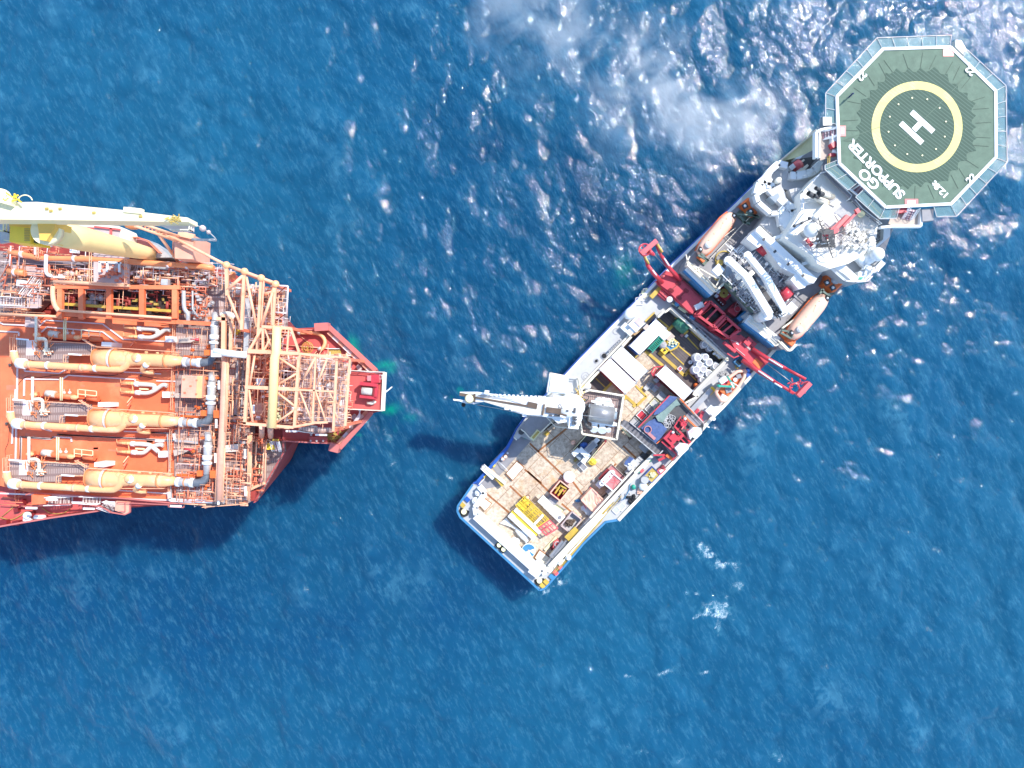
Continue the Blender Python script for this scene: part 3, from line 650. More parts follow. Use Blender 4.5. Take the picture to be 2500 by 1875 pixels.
# big white transverse roof beam (two steps) z=17
m=mb(); m.prism(PP('j',[(1130,395),(1905,1105),(1860,1170),(1800,1160),(1080,460),(1090,430)],17.),13.); m.prism(PP('j',[(1035,480),(1080,455),(1880,1130),(1850,1170),(1800,1160),(1740,1230),(1660,1250),(1550,1120),(1610,1050),(1420,960),(1180,640),(1110,690),(955,570)],16.2),13.)
o=m.build('accommodation_block','white_clean',ship,'long white roof block across the ship behind the bridge')
m=mb()
for x,y in ((1340,740),(1520,910),(1190,575),(1720,1065)): m.box(P('j',x,y,17.15),(.45,.35,.15),AX)
m.build('roof_hatch','dark_grey',o)
# grey terrace forward of it, z 15
m=mb(); m.prism(PP('j',[(1140,370),(1230,240),(1400,250),(1420,480),(1500,520),(1760,860),(2010,880),(2060,960),(1990,1010),(1900,1110),(1880,1080)],14.9),11.)
m.prism(PP('j',[(1310,180),(1440,140),(1590,180),(1580,260),(1460,560),(1330,560)],14.8),11.)
m.build('terrace_deck','light_grey',ship)
m=mb(); m.bar(P('j',1310,570,16.2),P('j',1480,510,16.2),.5,.4); m.bar(P('j',1700,915,16.2),P('j',1850,865,16.2),.5,.4); m.build('davit_beam','white_paint',ship)
# port bridge wing + superstructure
m=mb(); m.prism(PP('i',[(280,930),(340,880),(430,830),(450,730),(560,650),(680,690),(700,830),(820,870),(980,830),(1110,700),(1110,610),(1190,590),(1180,740),(1010,850),(890,1020),(860,1100),(700,1030),(620,1000),(770,1270),(760,1480),(660,1560),(600,1480),(580,1340),(420,1340),(270,1190),(230,1100)],15.),7.1)
m.build('bridge_block','light_grey',ship)
m=mb()
def wall(m,f,pts,z,w,h):
    q=PP(f,pts,z)
    for a,b in zip(q,q[1:]): m.bar(a,b,w,h)
wall(m,'i',[(240,1090),(270,1190),(440,1340),(540,1340),(620,1250)],16.,.7,1.2)
wall(m,'i',[(250,1080),(290,940),(350,890),(440,930),(430,1010),(500,1090),(640,1210),(750,1290),(760,1470),(700,1590)],16.,1.2,1.2)
wall(m,'i',[(640,1250),(590,1340),(620,1500)],15.6,1.6,1.2)
wall(m,'i',[(350,880),(440,760),(540,670),(660,700)],15.6,1.0,1.2)
wall(m,'i',[(700,830),(780,840),(920,810),(1020,770),(1130,660)],15.6,1.2,1.2)
m.prism(PP('i',[(290,940),(400,900),(450,1010),(330,1060),(270,1100)],16.4),15.)
m.build('bridge_wing','white_paint',ship,'white port bridge wing wall')
m=mb(); m.prism(PP('i',[(600,1290),(720,1330),(740,1480),(640,1560),(580,1430)],16.25),15.); m.build('wing_locker','white_clean',ship)
m=mb(); m.rail(PP('i',[(660,1200),(760,1290),(760,1440),(690,1590)],16.6),1.,.08); m.rail(PP('i',[(250,1100),(280,1190),(440,1350),(540,1350)],16.6),1.,.08)
m.rail(PP('i',[(1130,660),(1010,790),(880,840)],16.2),1.,.08); m.build('wing_railing','white_paint',ship)
# funnel deck area details port side
m=mb(); m.prism(PP('i',[(440,1010),(580,940),(620,1000),(680,1200),(640,1240)],16.6),15.); m.prism(PP('i',[(700,1010),(830,980),(880,1010),(840,1120),(850,1200),(790,1230),(740,1130)],16.6),15.)
m.build('vent_casing','light_grey',ship)
m=mb(); m.prism(PP('i',[(490,1090),(550,1060),(570,1100),(520,1190),(430,1110)],17.),15.); m.build('searchlight_box','blue_grey',ship)
m=mb(); m.sph(P('i',550,890,17.2),.62,14,(1,.75,.7),AX); m.cyl(P('i',545,895,15),P('i',550,890,17.2),.4); m.build('wing_dome','cream_paint',ship)
m=mb(); m.prism(PP('i',[(500,1080),(560,1090),(570,1110),(520,1130)],17.4),16.); m.build('horn_speaker','boat_orange',ship) if 0 else None
# forecastle triangle, cream deck
m=mb(); m.prism(PP('i',[(560,640),(1050,230),(1060,440),(1050,545),(790,580)],9.3),7.004); m.build('forecastle_deck','pale_yellow',ship)
m=mb(); m.prism(PP('i',[(780,585),(1050,480),(1055,560),(800,600)],11.),9.3); m.build('forecastle_house','white_clean',ship)
m=mb(); m.rail(PP('i',[(560,640),(800,440),(1060,230)],9.3),1.,.09); m.bar(P('i',550,650,9.5),P('i',1060,215,9.5),.3,.6); m.build('forecastle_rail','cream_paint',ship)
m=mb(); m.prism(PP('i',[(700,680),(800,600),(1050,565),(1060,600),(960,720),(860,790),(760,800),(680,760)],12.),7.1); m.build('winch_recess','dark_grey',ship)
m=mb(); m.bar(P('i',900,610,13.),P('i',730,740,13.),.3); m.bar(P('i',950,680,13),P('i',790,800,13),.35); m.bar(P('i',880,770,13),P('i',950,690,13),.25); m.build('recess_frame','cream_paint',ship)
m=mb(); m.cyl(P('i',770,720,12.6),P('i',850,660,12.6),.8); m.build('recess_winch','red_light',ship)
m=mb(); m.bar(P('i',700,740,12.8),P('i',760,690,12.8),.8); m.bar(P('i',800,790,12.8),P('i',870,740,12.8),.6); m.build('recess_pipe','white_paint',ship)
# bridge top
BT=[(860,1100),(1110,810),(1190,810),(1500,1120),(1460,1170),(1560,1180),(1640,1290),(1890,1500),(1960,1560),(1930,1600)]
m=mb(); m.prism(PP('i',[(855,1060),(1090,810),(1170,800),(1500,1115),(1470,1165),(1545,1175),(1640,1290),(1900,1490),(1880,1659),(1700,1900),(1500,2010),(1250,2080),(1080,2010),(1000,1900),(640,1659),(700,1560),(850,1300)],19.),15.)
m.build('bridge_roof','tan_roof',ship,'pale cluttered roof of the bridge')
m=mb(); m.rail(PP('i',[(850,1300),(855,1060),(1090,810),(1170,800),(1500,1115),(1470,1165)],19.),1.1,.12,1.5); m.rail(PP('i',[(1545,1175),(1640,1290),(1900,1490)],19.),1.1,.1,1.5); m.rail(PP('k',[(350,720),(700,1040),(830,1060)],18.),1.1,.13,1.5)
m.build('roof_railing','white_clean',ship)
m=mb(); m.prism(PP('i',[(1030,1370),(1180,1190),(1260,1250),(1110,1420)],20.2),19.); m.prism(PP('i',[(1040,1390),(1000,1430),(760,1620),(700,1590),(930,1300)],19.7),19.); o=m.build('roof_house','white_paint',ship)
m=mb(); m.prism(PP('i',[(1060,1430),(1260,1270),(1300,1290),(1100,1470)],19.14),19.004); m.prism(PP('i',[(1320,1350),(1560,1290),(1600,1320),(1380,1450)],19.14),19.004); m.prism(PP('i',[(740,1600),(1000,1330),(1030,1360),(780,1620)],19.74),19.704) ; m.build('roof_plate','tan_roof',ship)
m=mb(); m.prism(PP('i',[(1080,1040),(1150,940),(1300,1050),(1430,1170),(1320,1240),(1200,1180),(950,1180)],19.3),19.004); m.build('roof_platform','tan_roof',ship)
# funnels (four exhaust pipes)
for x,y,x2,y2,r in ((960,1060,1210,1210,.36),(1040,1090,1230,1180,.27),(1100,1060,1290,1110,.36),(1060,990,1240,1090,.27)):
    a=P('i',x2,y2,19.3); b2=P('i',x,y,21.5); mid=a.lerp(b2,.72)
    m=mb(); m.tube([a,mid],r,14,[r*1.15,r]); o=m.build('exhaust_pipe','cream_paint',ship)
    m=mb(); m.cyl(mid,b2,r*1.03,r*1.08); m.build('exhaust_tip','dark_grey',o); m=mb(); m.cyl(b2,b2+(b2-mid)*.02,r*.85); m.build('exhaust_mouth','black_rubber',o)
# satellite dome
m=mb(); c0=P('i',1000,1560,21.5); m.sph(c0,1.12,24,(1,1,.95)); o=m.build('satellite_dome','white_clean',ship); m=mb(); m.cyl(Vector((c0.x,c0.y,19)),c0,.6); m.build('dome_base','light_grey',o)
# lattice mast, leaning radar yard
m=mb()
c1=P('k',850,600,19.); T=P('k',850,590,27.)
legs=[c1+Vector((dx*1.5,dy*1.5,0)) for dx,dy in ((-1,-1),(1,-1),(1,1),(-1,1))]; tops=[T+Vector((dx*.5,dy*.5,0)) for dx,dy in ((-1,-1),(1,-1),(1,1),(-1,1))]
for a,b2 in zip(legs,tops): m.bar(a,b2,.14)
for k in range(1,8):
    q=[a.lerp(b2,k/7.) for a,b2 in zip(legs,tops)]
    for i in range(4):
        m.bar(q[i],q[(i+1)%4],.1); pr=[a.lerp(b2,(k-1)/7.) for a,b2 in zip(legs,tops)]; m.bar(pr[i],q[(i+1)%4],.07)
for z,l in ((21,2.6),(23,3.2),(25.3,2.4),(26.6,1.7)):
    for a in (R(20),R(20)+math.pi/2):
        c=c1.lerp(T,(z-19)/8.); d=Vector((math.cos(a),math.sin(a),0))*l; m.bar(c-d,c+d,.12)
        for s in (-1,1): m.bar(c+d*s,c+d*s+Vector((0,0,1.1)),.06); m.bar(c+d*s*.6,c+d*s*.6+Vector((0,0,.8)),.06)
o=m.build('lattice_mast','dark_grey',ship)
m=mb(); m.bar(P('k',280,380,23.),P('k',600,250,23.),.2,.2); m.sph(P('k',290,380,23.1),.26,10); m.sph(P('k',560,240,23.1),.25,10); m.sph(P('k',420,325,23.1),.2,10); m.bar(P('k',440,320,19),P('k',430,318,23.),.3); m.build('radar_scanner','dark_grey',ship)
m=mb(); 
for k in range(9): p=P('k',680+36*k,650+rnd.uniform(-50,60),22.+rnd.random()*3); m.sph(p,.22,8)
m.build('mast_lamp','white_clean',o)
m=mb(); m.bar(P('k',640,610,20.5),P('k',660,740,20.5),.25); m.build('flag_pole','red_light',ship) if 0 else None
# red roof crane
root=thing('roof_crane','small red folding crane lying on the pale bridge roof','crane',P('k',1100,350,19.))
m=mb(); m.prism(PP('k',[(1230,170),(1310,220),(1060,470),(960,430)],21.),20.2); m.build('boom_housing','red_light',root)
m=mb(); m.bar(P('k',1440,110,21.4),P('k',1170,390,21.4),.35,.3); m.bar(P('k',1390,130,21.6),P('k',1450,90,21.6),.7,.4); m.build('jib','red_paint',root)
m=mb(); m.box(P('k',1005,470,21.2),(1.3,1.1,1.),AX,19.); m.bar(P('k',990,440,21.2),P('k',1230,180,21.2),.08,.1); m.cyl(P('k',1000,470,19.),P('k',1000,470,20.4),.5); m.build('slew_base','red_paint',root)
m=mb(); m.cyl(P('k',1495,165,19.3),P('k',1495,165,20.0),.55,.5,18); m.build('rope_drum_cover','pale_yellow',ship)
# clutter on bridge roof
m=mb()
for k in range(120):
    x,y=rnd.uniform(1180,1740),rnd.uniform(300,800)
    if (x-1180)*.9+300>y+260 : continue
    m.box(P('k',x,y,19.2+rnd.random()*.8),(rnd.uniform(.2,.9),rnd.uniform(.15,.6),.9),AX+rnd.choice((0,.3,-.2)),19.)
m.build('roof_fittings','tan_roof',ship)
m=mb()
for k in range(60):
    x,y=rnd.uniform(900,1650),rnd.uniform(380,900); p=P('k',x,y,19.3+rnd.random()*.7); a=AX+rnd.choice((0,R(90),R(45)))
    m.bar(p,p+Vector((math.cos(a),math.sin(a),0))*rnd.uniform(.4,2.4),.08)
m.build('roof_pipework','light_grey',ship)
m=mb()
for k in range(50):
    x,y=rnd.uniform(950,1320),rnd.uniform(780,960); p=P('k',x,y,17.+rnd.random()*1.5); a=rnd.uniform(0,3.1); m.bar(p,p+Vector((math.cos(a),math.sin(a),rnd.uniform(-.2,.4)))*rnd.uniform(.4,1.6),.09)
m.build('antenna_cluster','mid_grey',ship)
deckprism('roof_well','mid_grey','k',[(420,680),(640,690),(790,870),(700,950),(600,850)],18.2,15.)
m=mb(); m.bar(P('k',510,620,19.6),P('k',610,740,19.6),.45,.4); m.build('lifebuoy_rack','red_paint',ship)
m=mb(); m.bar(P('k',540,800,18.8),P('k',610,730,18.8),.25); m.bar(P('k',700,940,18.8),P('k',780,860,18.8),.25); m.sph(P('k',830,980,18.2),.9,10,(1,1,.5)); m.build('well_frame','ochre',ship)
# starboard bridge wing
m=mb(); m.prism(PP('k',[(1320,800),(1500,740),(1700,740),(1840,900),(1880,1050),(1640,1290),(1540,1380),(1360,1390),(1180,1370),(920,1150),(890,1020),(1060,930)],15.),9.); m.build('bridge_block','light_grey',ship)
m=mb(); m.prism(PP('k',[(880,1040),(1050,940),(1450,1310),(1420,1370),(1330,1370),(1180,1240),(1000,1130)],16.3),15.); wall(m,'k',[(1330,870),(1420,950),(1640,1180),(1730,1180),(1860,1040)],16.2,.8,1.2)
m.prism(PP('k',[(1440,1200),(1720,1150),(1860,1090),(1640,1300),(1560,1380),(1440,1370)],16.2),15.); m.build('bridge_wing','white_clean',ship,'white starboard bridge wing roof')
m=mb(); m.prism(PP('k',[(1430,1300),(1540,1300),(1500,1350),(1410,1340)],16.3),16.204); m.build('wing_window','teal_paint',ship)
m=mb(); m.sph(P('k',1780,890,18.),1.1,22,(1,1,.9)); m.sph(P('k',1690,840,17.2),.85,16,(1.,1.,.7)); m.sph(P('k',1640,960,17.),.95,16); m.cyl(P('k',1790,900,15),P('k',1790,900,18),.9); m.build('satellite_dome','white_clean',ship)
m=mb(); m.sph(P('k',1480,960,17.2),.6,12,(1,1.2,.6),AX); m.sph(P('k',1510,1020,16.8),.5,12,(1,1,.6)); m.build('wing_dome','white_clean',ship)
m=mb(); m.rail(PP('k',[(1640,1300),(1560,1390),(1360,1400),(1170,1380),(910,1160)],16.),1.,.1); m.rail(PP('k',[(1470,1180),(1510,1110),(1640,1180),(1600,1280)],16.),1.2,.1); m.bar(P('k',1660,1000,16.5),P('k',1560,1250,16.5),.3); m.build('wing_railing','white_paint',ship)
m=mb(); m.prism(PP('k',[(1150,920),(1300,960),(1330,1000),(1270,1060),(1200,1010)],16.8),15.); m.build('wing_locker','tan_roof',ship)
m=mb(); m.prism(PP('k',[(1900,390),(2020,400),(2010,570),(1770,780),(1750,740),(1890,620)],12.),6.); m.build('bow_bulwark','white_clean',ship)
m=mb(); m.prism(PP('k',[(1650,640),(1880,480),(1890,640),(1760,740),(1700,730)],9.5),6.5); m.build('forecastle_deck','light_grey',ship)
m=mb(); m.ladder(P('k',1660,640,11.),P('k',1880,520,11.),1.,.5); m.build('bow_ladder','white_clean',ship)
# ================= HELIDECK
HZ=22.
OC=[(2156,120),(2320,115),(2430,222),(2431,384),(2321,498),(2162,506),(2049,399),(2043,236)]
hc=P('src',2238.4,309.8,HZ)
m=mb(); m.prism(gr(OC,HZ),HZ-.5); heli=m.build('helideck','heli_green',ship,'green octagonal helicopter deck')
q=gr(OC,HZ)
m=mb()
for i in range(8):
    a,b2=q[i],q[(i+1)%8]; m.bar(a+Vector((0,0,.0)),b2+Vector((0,0,.0)),.42,.24)
m.build('deck_edge','white_clean',heli)
# ribbed landing net area with scalloped outline
m=mb(); pts=[]
for k in range(360):
    a=2*math.pi*k/360; lob=abs(math.sin(a*15+.6*math.sin(3*a))); oct_=1.0/max(abs(math.cos(((a-R(2)+R(22.5))%R(45))-R(22.5))),.5)
    r=9.0*oct_-.75*lob
    d=a-R(225); d=(d+math.pi)%(2*math.pi)-math.pi
    r+=1.5*math.exp(-(d/.55)**2)
    pts.append(hc+Vector((math.cos(a)*r,math.sin(a)*r,.03)))
m.prism(pts,HZ+.004); m.build('ribbed_surface','net_deck',heli)
m=mb()
for k in range(30):
    a=2*math.pi*(k+.3)/30+.04*math.sin(k*2.3); r0=8.9; r1=11.2
    d=(a-R(225)+math.pi)%(2*math.pi)-math.pi
    if abs(d)<.5: continue
    m.bar(hc+Vector((math.cos(a)*r0,math.sin(a)*r0,.02)),hc+Vector((math.cos(a+.05*math.sin(k*5))*r1,math.sin(a+.05*math.sin(k*5))*r1,.02)),.07,.03)
m.build('panel_joint','heli_joint',heli)
m=mb(); m.ring(hc+Vector((0,0,.05)),5.62,6.86,.016,96); m.build('touchdown_circle','net_yellow',heli)
m=mb()
def hp(x,y): return P('h',x,y,HZ+.055)
m.bar(hp(1107,897),hp(1322,1092),.82,.03); m.bar(hp(1001,1006),hp(1213,1203),.82,.03); m.build('letter_bar','white_clean',heli)
m=mb(); m.bar(hp(1191,1013),hp(1131,1076),.82,.028); m.build('letter_crossbar','white_clean',heli)
m=mb(); m.bar(P('h',1245,955,HZ+.045),P('h',1420,780,HZ+.045),.07,.02); m.bar(P('h',1085,1125,HZ+.045),P('h',890,1330,HZ+.045),.07,.02); m.bar(P('h',415,1185,HZ+.045),P('h',985,975,HZ+.045),.07,.02);m.bar(P('h',1500,700,HZ+.045),P('h',1640,540,HZ+.045),.07,.02); m.build('thin_line','heli_green',heli)
text('GO','name_lettering','white_clean',heli,P('h2',398,590,HZ+.06),2.05,R(135),.012,.07,1.15)
text('SUPPORTER','name_lettering','white_clean',heli,P('h2',498,460,HZ+.06),1.98,R(134),.012,.07,1.08)
text('12.8t','load_lettering','white_clean',heli,P('h2',1360,735,HZ+.06),1.3,R(135),.012,.05,1.15)
for f,x,y,a in (('h2',1775,588,45),('h',1685,492,135),('h',618,545,225)): text('22','size_lettering','white_clean',heli,P(f,x,y,HZ+.17),1.35,R(a),.012,.05,1.1)
m=mb()
for f,x,y,w,h in (('h',430,1085,1.,1.6),('h',1470,310,1.6,1.3),('h2',970,905,2.,1.)): 
    c=P(f,x,y,HZ+.05); m.box(c,(w,h,.02),0)
m.build('access_mark','red_light',heli)
m=mb()
for f,x,y,w,h in (('h',430,1085,.45,.9),('h',1470,310,.8,.6),('h2',970,905,1.2,.5)): m.box(P(f,x,y,HZ+.08),(w,h,.02),0)
m.build('access_mark_centre','white_clean',heli)
m=mb()
for k in range(12):
    a=R(30*k+10); m.cyl(hc+Vector((math.cos(a)*4.4,math.sin(a)*4.4,.04)),hc+Vector((math.cos(a)*4.4,math.sin(a)*4.4,.12)),.13,seg=8)
m.build('flush_light','pale_yellow',heli)
# safety nets (bays of outward frames)
def netglass():
    m=bpy.data.materials.new('safety_net'); m.use_nodes=True; nt=m.node_tree; b=nt.nodes['Principled BSDF']; b.inputs['Base Color'].default_value=(.12,.30,.32,1); b.inputs['Roughness'].default_value=.5
    tr=nt.nodes.new('ShaderNodeBsdfTransparent'); mx=nt.nodes.new('ShaderNodeMixShader'); mx.inputs[0].default_value=.34
    nt.links.new(tr.outputs[0],mx.inputs[1]); nt.links.new(b.outputs[0],mx.inputs[2]); nt.links.new(mx.outputs[0],nt.nodes['Material Output'].inputs[0]); MATS['safety_net']=m
netglass()
NO=[(2141,92),(2323,86),(2456,209),(2458.5,395.6),(2335.7,528),(2147.6,534),(2014,414),(2016,226.5)]
no=gr(NO,HZ-.1); qi=[p+Vector((0,0,-.1)) for p in q]
segs=[(0,0.,1.),(1,.28,1.),(2,0.,1.),(3,0.,1.),(4,0.,.26),(4,.78,1.),(5,0.,.44),(5,.58,1.),(6,.0,.06),(6,.60,1.),(7,0.,1.)]
for i,t0,t1 in segs:
    a,b2,c,d=qi[i],qi[(i+1)%8],no[i],no[(i+1)%8]; n=max(1,int((c-d).length*(t1-t0)/2.1)); m=mb(); g=mb()
    for k in range(n+1):
        t_=t0+(t1-t0)*k/n; m.bar(a.lerp(b2,t_),c.lerp(d,t_),.07)
    m.bar(c.lerp(d,t0),c.lerp(d,t1),.09); m.bar(a.lerp(b2,t0)+(c-a)*.12,a.lerp(b2,t1)+(d-b2)*.12,.1)
    o=m.build('net_frame','light_grey',heli)
    e=Vector((0,0,-.08)); vs=[a.lerp(b2,t0)+e,a.lerp(b2,t1)+e,c.lerp(d,t1)+e,c.lerp(d,t0)+e]; g.prism(vs,HZ-.24); g.build('net_mesh','safety_net',o)
# support columns and brackets beneath the deck
m=mb()
for x,y in ((2120,300),(2160,420),(2220,250),(2250,400),(2190,330)):
    p=P('src',x,y,8.); m.cyl(p,Vector((p.x,p.y,HZ-.5)),.4)
for i in range(8): m.bar(qi[i]+Vector((0,0,-.8)),hc+Vector((0,0,-.8)),.3,.6)
m.build('support_column','white_paint',heli)
# access platforms + stairs
m=mb(); m.prism(PP('i',[(1110,230),(1340,170),(1345,570),(1200,590),(1120,620)],20.6),20.4); m.prism(PP('h2',[(660,1190),(730,1000),(1100,1000),(1080,1210),(700,1220)],20.6),20.4); m.build('access_platform','beige',heli)
m=mb(); m.prism(PP('i',[(1180,600),(1240,760),(1560,1010),(1640,1100),(1930,1410),(1870,1440),(1560,1160),(1180,810),(1130,720)],20.),19.8); m.build('walkway_floor','mid_grey',heli)
m=mb(); m.rail(PP('i',[(1200,590),(1195,740),(1390,890)],20.3),1.2,.1); m.rail(PP('i',[(1740,1230),(1910,1410)],20.3),1.2,.1); m.build('walkway_railing','ochre',heli)
m=mb(); wall(m,'i',[(1050,590),(1050,250),(1120,215),(1340,160)],20.9,.35,1.); wall(m,'i',[(1100,590),(1100,250)],20.9,.2,.8); wall(m,'h2',[(540,1250),(700,1235),(1080,1235),(1090,1020)],20.9,.35,.8); wall(m,'i',[(1220,760),(1400,900),(1540,1020),(1650,1110),(1930,1400),(2050,1400),(2090,1290)],20.8,.2,.3); m.build('platform_rail','white_clean',heli)
m=mb(); m.prism(PP('i',[(1155,30),(1330,30),(1320,140),(1160,145)],21.5),20.4); m.build('crew_locker','steel',heli); m=mb(); m.prism(PP('h2',[(1110,1000),(1270,980),(1265,1150),(1120,1165)],21.5),20.4); m.build('crew_locker','mid_grey',heli)
m=mb(); m.prism(PP('h',[(1540,190),(1600,200),(1670,320),(1620,340),(1540,260)],21.6),20.6); m.build('crew_locker','tan_roof',heli)
def stair(f,a,b2,w,z0,z1,mt='step_pink',par=heli,name='stair'):
    A=P(f,*a,z1);B=P(f,*b2,z0); n=max(4,int((A-B).length/.35)); d=(B-A); x=Vector((-d.y,d.x,0)).normalized(); rz=math.atan2(d.y,d.x); m=mb()
    for k in range(n): c=A.lerp(B,(k+.5)/n); m.box(c,(.3,w,.06),rz)
    o=m.build(name,mt,par); m=mb()
    for s in (-1,1): m.bar(A+x*s*w/2,B+x*s*w/2,.1,.25); m.rail([A+x*s*w/2,B+x*s*w/2],1.,.07,1.2)
    m.build('handrail','white_clean',o) if par is not heli else m.build('stair_handrail','white_clean',par); return o
stair('i',(1330,245),(1150,290),1.2,20.6,21.8); stair('h2',(980,1000),(890,1140),1.3,20.6,21.8); stair('i',(1690,985),(1590,1050),1.2,20.,21.8)
m=mb(); m.cyl(P('i',1310,470,20.8),P('i',1310,520,21.2),.35); m.box(P('i',1310,330,21.6),(.7,1.6,1.),0); m.build('foam_unit','white_clean',heli)
m=mb(); m.box(P('i',1310,400,21.7),(.8,.8,1.),.5); m.bar(P('i',1240,550,21.),P('i',1320,540,21.),.45); m.box(P('h2',830,1015,21.6),(1.8,.7,1.),.1); m.bar(P('h2',735,1040,21.),P('h2',740,1080,21.),.5); m.box(P('h2',760,1010,21.3),(.7,.5,.8),0); m.build('foam_monitor','red_paint',heli)
# walkway / stair details aft of accommodation, port and starboard
m=mb(); wall(m,'l',[(690,340),(710,430),(900,600),(1080,790),(1130,700),(1160,640),(1100,660),(900,540),(700,450),(740,360)],12.,.18,.2)
wall(m,'l',[(700,480),(1080,840),(1210,720)],12.,.3,1.); wall(m,'l',[(820,560),(880,530)],12.,.2,.2); wall(m,'l',[(940,680),(1020,640)],12.,.2,.2)
wall(m,'m',[(420,460),(560,560),(790,800),(860,760),(660,540),(600,430)],12.,.2,.25); wall(m,'m',[(560,570),(660,545)],12.,.2,.2); wall(m,'m',[(680,690),(740,670)],12.,.2,.2); wall(m,'m',[(850,750),(960,860),(990,855),(1060,780)],12.,.4,.8); wall(m,'m',[(880,560),(1060,430),(1400,80)],12.,.25,.5)
m.build('gallery_frame','cream_paint',ship)
m=mb(); m.rail(PP('l',[(870,400),(1080,190),(1330,0)],11.),1.1,.1); m.rail(PP('l',[(700,460),(900,640),(1080,800)],11.),1.1,.07); m.rail(PP('m',[(440,450),(590,600),(800,790)],11.),1.1,.07); m.rail(PP('j',[(440,850),(920,350),(1160,120)],11.),1.,.08)
m.build('gallery_railing','cream_paint',ship)
# spiral access hoods
m=mb(); c=P('l',1200,410,11.05); m.ring(c+Vector((0,0,.2)),1.3,1.5,.2,28); m.torus(P('l',1115,640,11.9),.55,.1); m.build('hose_reel_ring','ochre',ship)
m=mb(); m.cyl(P('l',1130,460,11.),P('l',1150,450,11.9),.55); m.build('hose_reel','ochre',ship)
# blue banded long lockers port / starboard
for f,a,b2,off in (('l',(690,520),(1040,860),1),('m',(370,440),(780,750),1)):
    A=P(f,*a,10.);B=P(f,*b2,10.)
    d=(B-A).normalized(); nrm=Vector((d.y,-d.x,0))  # towards the stern
    if nrm.x>0: nrm=-nrm
    m=mb(); m.bar(A,B,1.6,2.8); o=m.build('equipment_housing','white_clean',ship)
    m=mb(); m.bar(A+nrm*.95,B+nrm*.95,.4,2.6); m.build('housing_side','sky_blue',o)
m=mb(); m.bar(P('l',1350,1110,9.6)if 0 else P('l',1370,1230,9.),P('l',1540,1080,9.),.8,2.); m.build('housing_side','sky_blue',ship)
m=mb(); m.prism(PP('l',[(1430,1180),(1560,1080),(1620,1110),(1500,1220)],10.5),7.1); m.build('equipment_housing','light_grey',ship)
m=mb(); m.bar(P('l',90,850,7.3),P('l',200,860,7.3),.6,.3); m.bar(P('l',170,800,7.3),P('l',120,920,7.3),.5,.3); m.build('cross_bollard','pale_yellow',ship)
m=mb(); m.bar(P('l',215,920,8.),P('l',350,780,8.),.75,.5); m.build('box_beam','yellow_paint',ship)
for x,y in ((60,970),(115,915),(160,850)):
    m=mb(); q4=P('l',x,y,7.15)
    for s,e in ((Vector((.6,0,0)),0),): 
        for k in range(4):
            a=AX+k*R(90); a2=a+R(90); m.bar(q4+Vector((math.cos(a),math.sin(a),0))*.85,q4+Vector((math.cos(a2),math.sin(a2),0))*.85,.1,.1)
    m.build('socket_frame','white_paint',ship)
# white liferaft/ventilator housings on the edges
m=mb(); c=P('n',770,80,8.6); m.sph(c,.8,20,(1.55,1.15,.9),AX,.03,rnd); m.box(P('n',850,230,8.8),(2.,1.9,1.7),AX); m.box(P('n',700,270,8.),(1.2,1.2,1.),AX);m.box(P('n',800,300,8.4),(2.2,1.,1.3),AX); m.build('vent_housing','white_clean',ship,'white ventilator housing on the port side deck')
m=mb(); m.box(P('n',890,200,8.95),(1.1,1.3,.15),AX); m.build('vent_grille','pink_grey',ship); m=mb(); m.box(P('n',985,270,8.3),(1.,.7,.5),AX);m.build('vent_duct','beige',ship)
m=mb(); m.prism(PP('n',[(780,375),(935,310),(950,330),(800,480)],7.3),7.1); m.build('dark_hatch','blue_grey',ship) if 0 else None
m=mb(); m.prism(PP('n',[(1820,1370),(1870,1350),(2020,1330),(1960,1430),(1880,1480),(1850,1420)],9.),7.); m.box(P('n',1850,1385,9.1),(1.4,1.,.6),AX); m.build('vent_housing','white_clean',ship,'white ventilator housing on the starboard edge')
m=mb(); m.bar(P('n',1590,1400,7.6),P('n',1860,1110,7.6),.85,.5); m.build('mast_pole','steel',ship); m=mb(); m.box(P('n',1865,1130,7.7),(1.3,.8,.6),AX); m.build('pole_cap','yellow_clean',ship)
m=mb(); m.sph(P('n',600,150,7.4),.6,8) if 0 else None
# deck near stern: three raised hatch plates
for f,pts in (('q',[(360,440),(440,350),(560,440),(465,550)]),('o',[(850,1530),(1010,1350),(1110,1440),(945,1630)]),('q',[(1130,1170),(1200,1060),(1350,1170),(1240,1290)])):
    m=mb(); m.prism(PP(f,pts,5.45),5.06); o=m.build('hatch_coaming','rust',ship); t4=PP(f,pts,5.5); cc2=sum(t4,Vector())/4; m=mb(); m.prism([cc2+(p-cc2)*.88+Vector((0,0,.03)) for p in t4],5.454); m.build('hatch_lid','cream_paint',o)
m=mb()  # rusty welded seams
for f,a,b2 in (('o',(1180,1120),(1640,1560)),('o',(1110,1470),(1340,1659)),('q',(480,300),(790,560)),('q',(340,480),(700,850)),('q',(800,200),(980,370)),('q',(1040,0),(1340,290)),('p',(780,1040),(980,1230)),('r',(850,180),(700,330)),('o',(1290,1230),(1700,900)),('q',(1620,100),(1780,320)),('q',(1500,440),(1640,560)),('q',(560,760),(830,960))):
    m.bar(P(f,*a,5.075),P(f,*b2,5.075),.32,.02)
m.build('weld_seam','rust',ship)
# ================================================================ THINGS ON THE SUPPLY SHIP
def top(name,label,cat,f,x,y,z,group=None): return thing(name,label,cat,P(f,x,y,z),group)
def one(m,name,mt,label,cat,group=None): return tag(m.build(name,mt),label,cat,group)
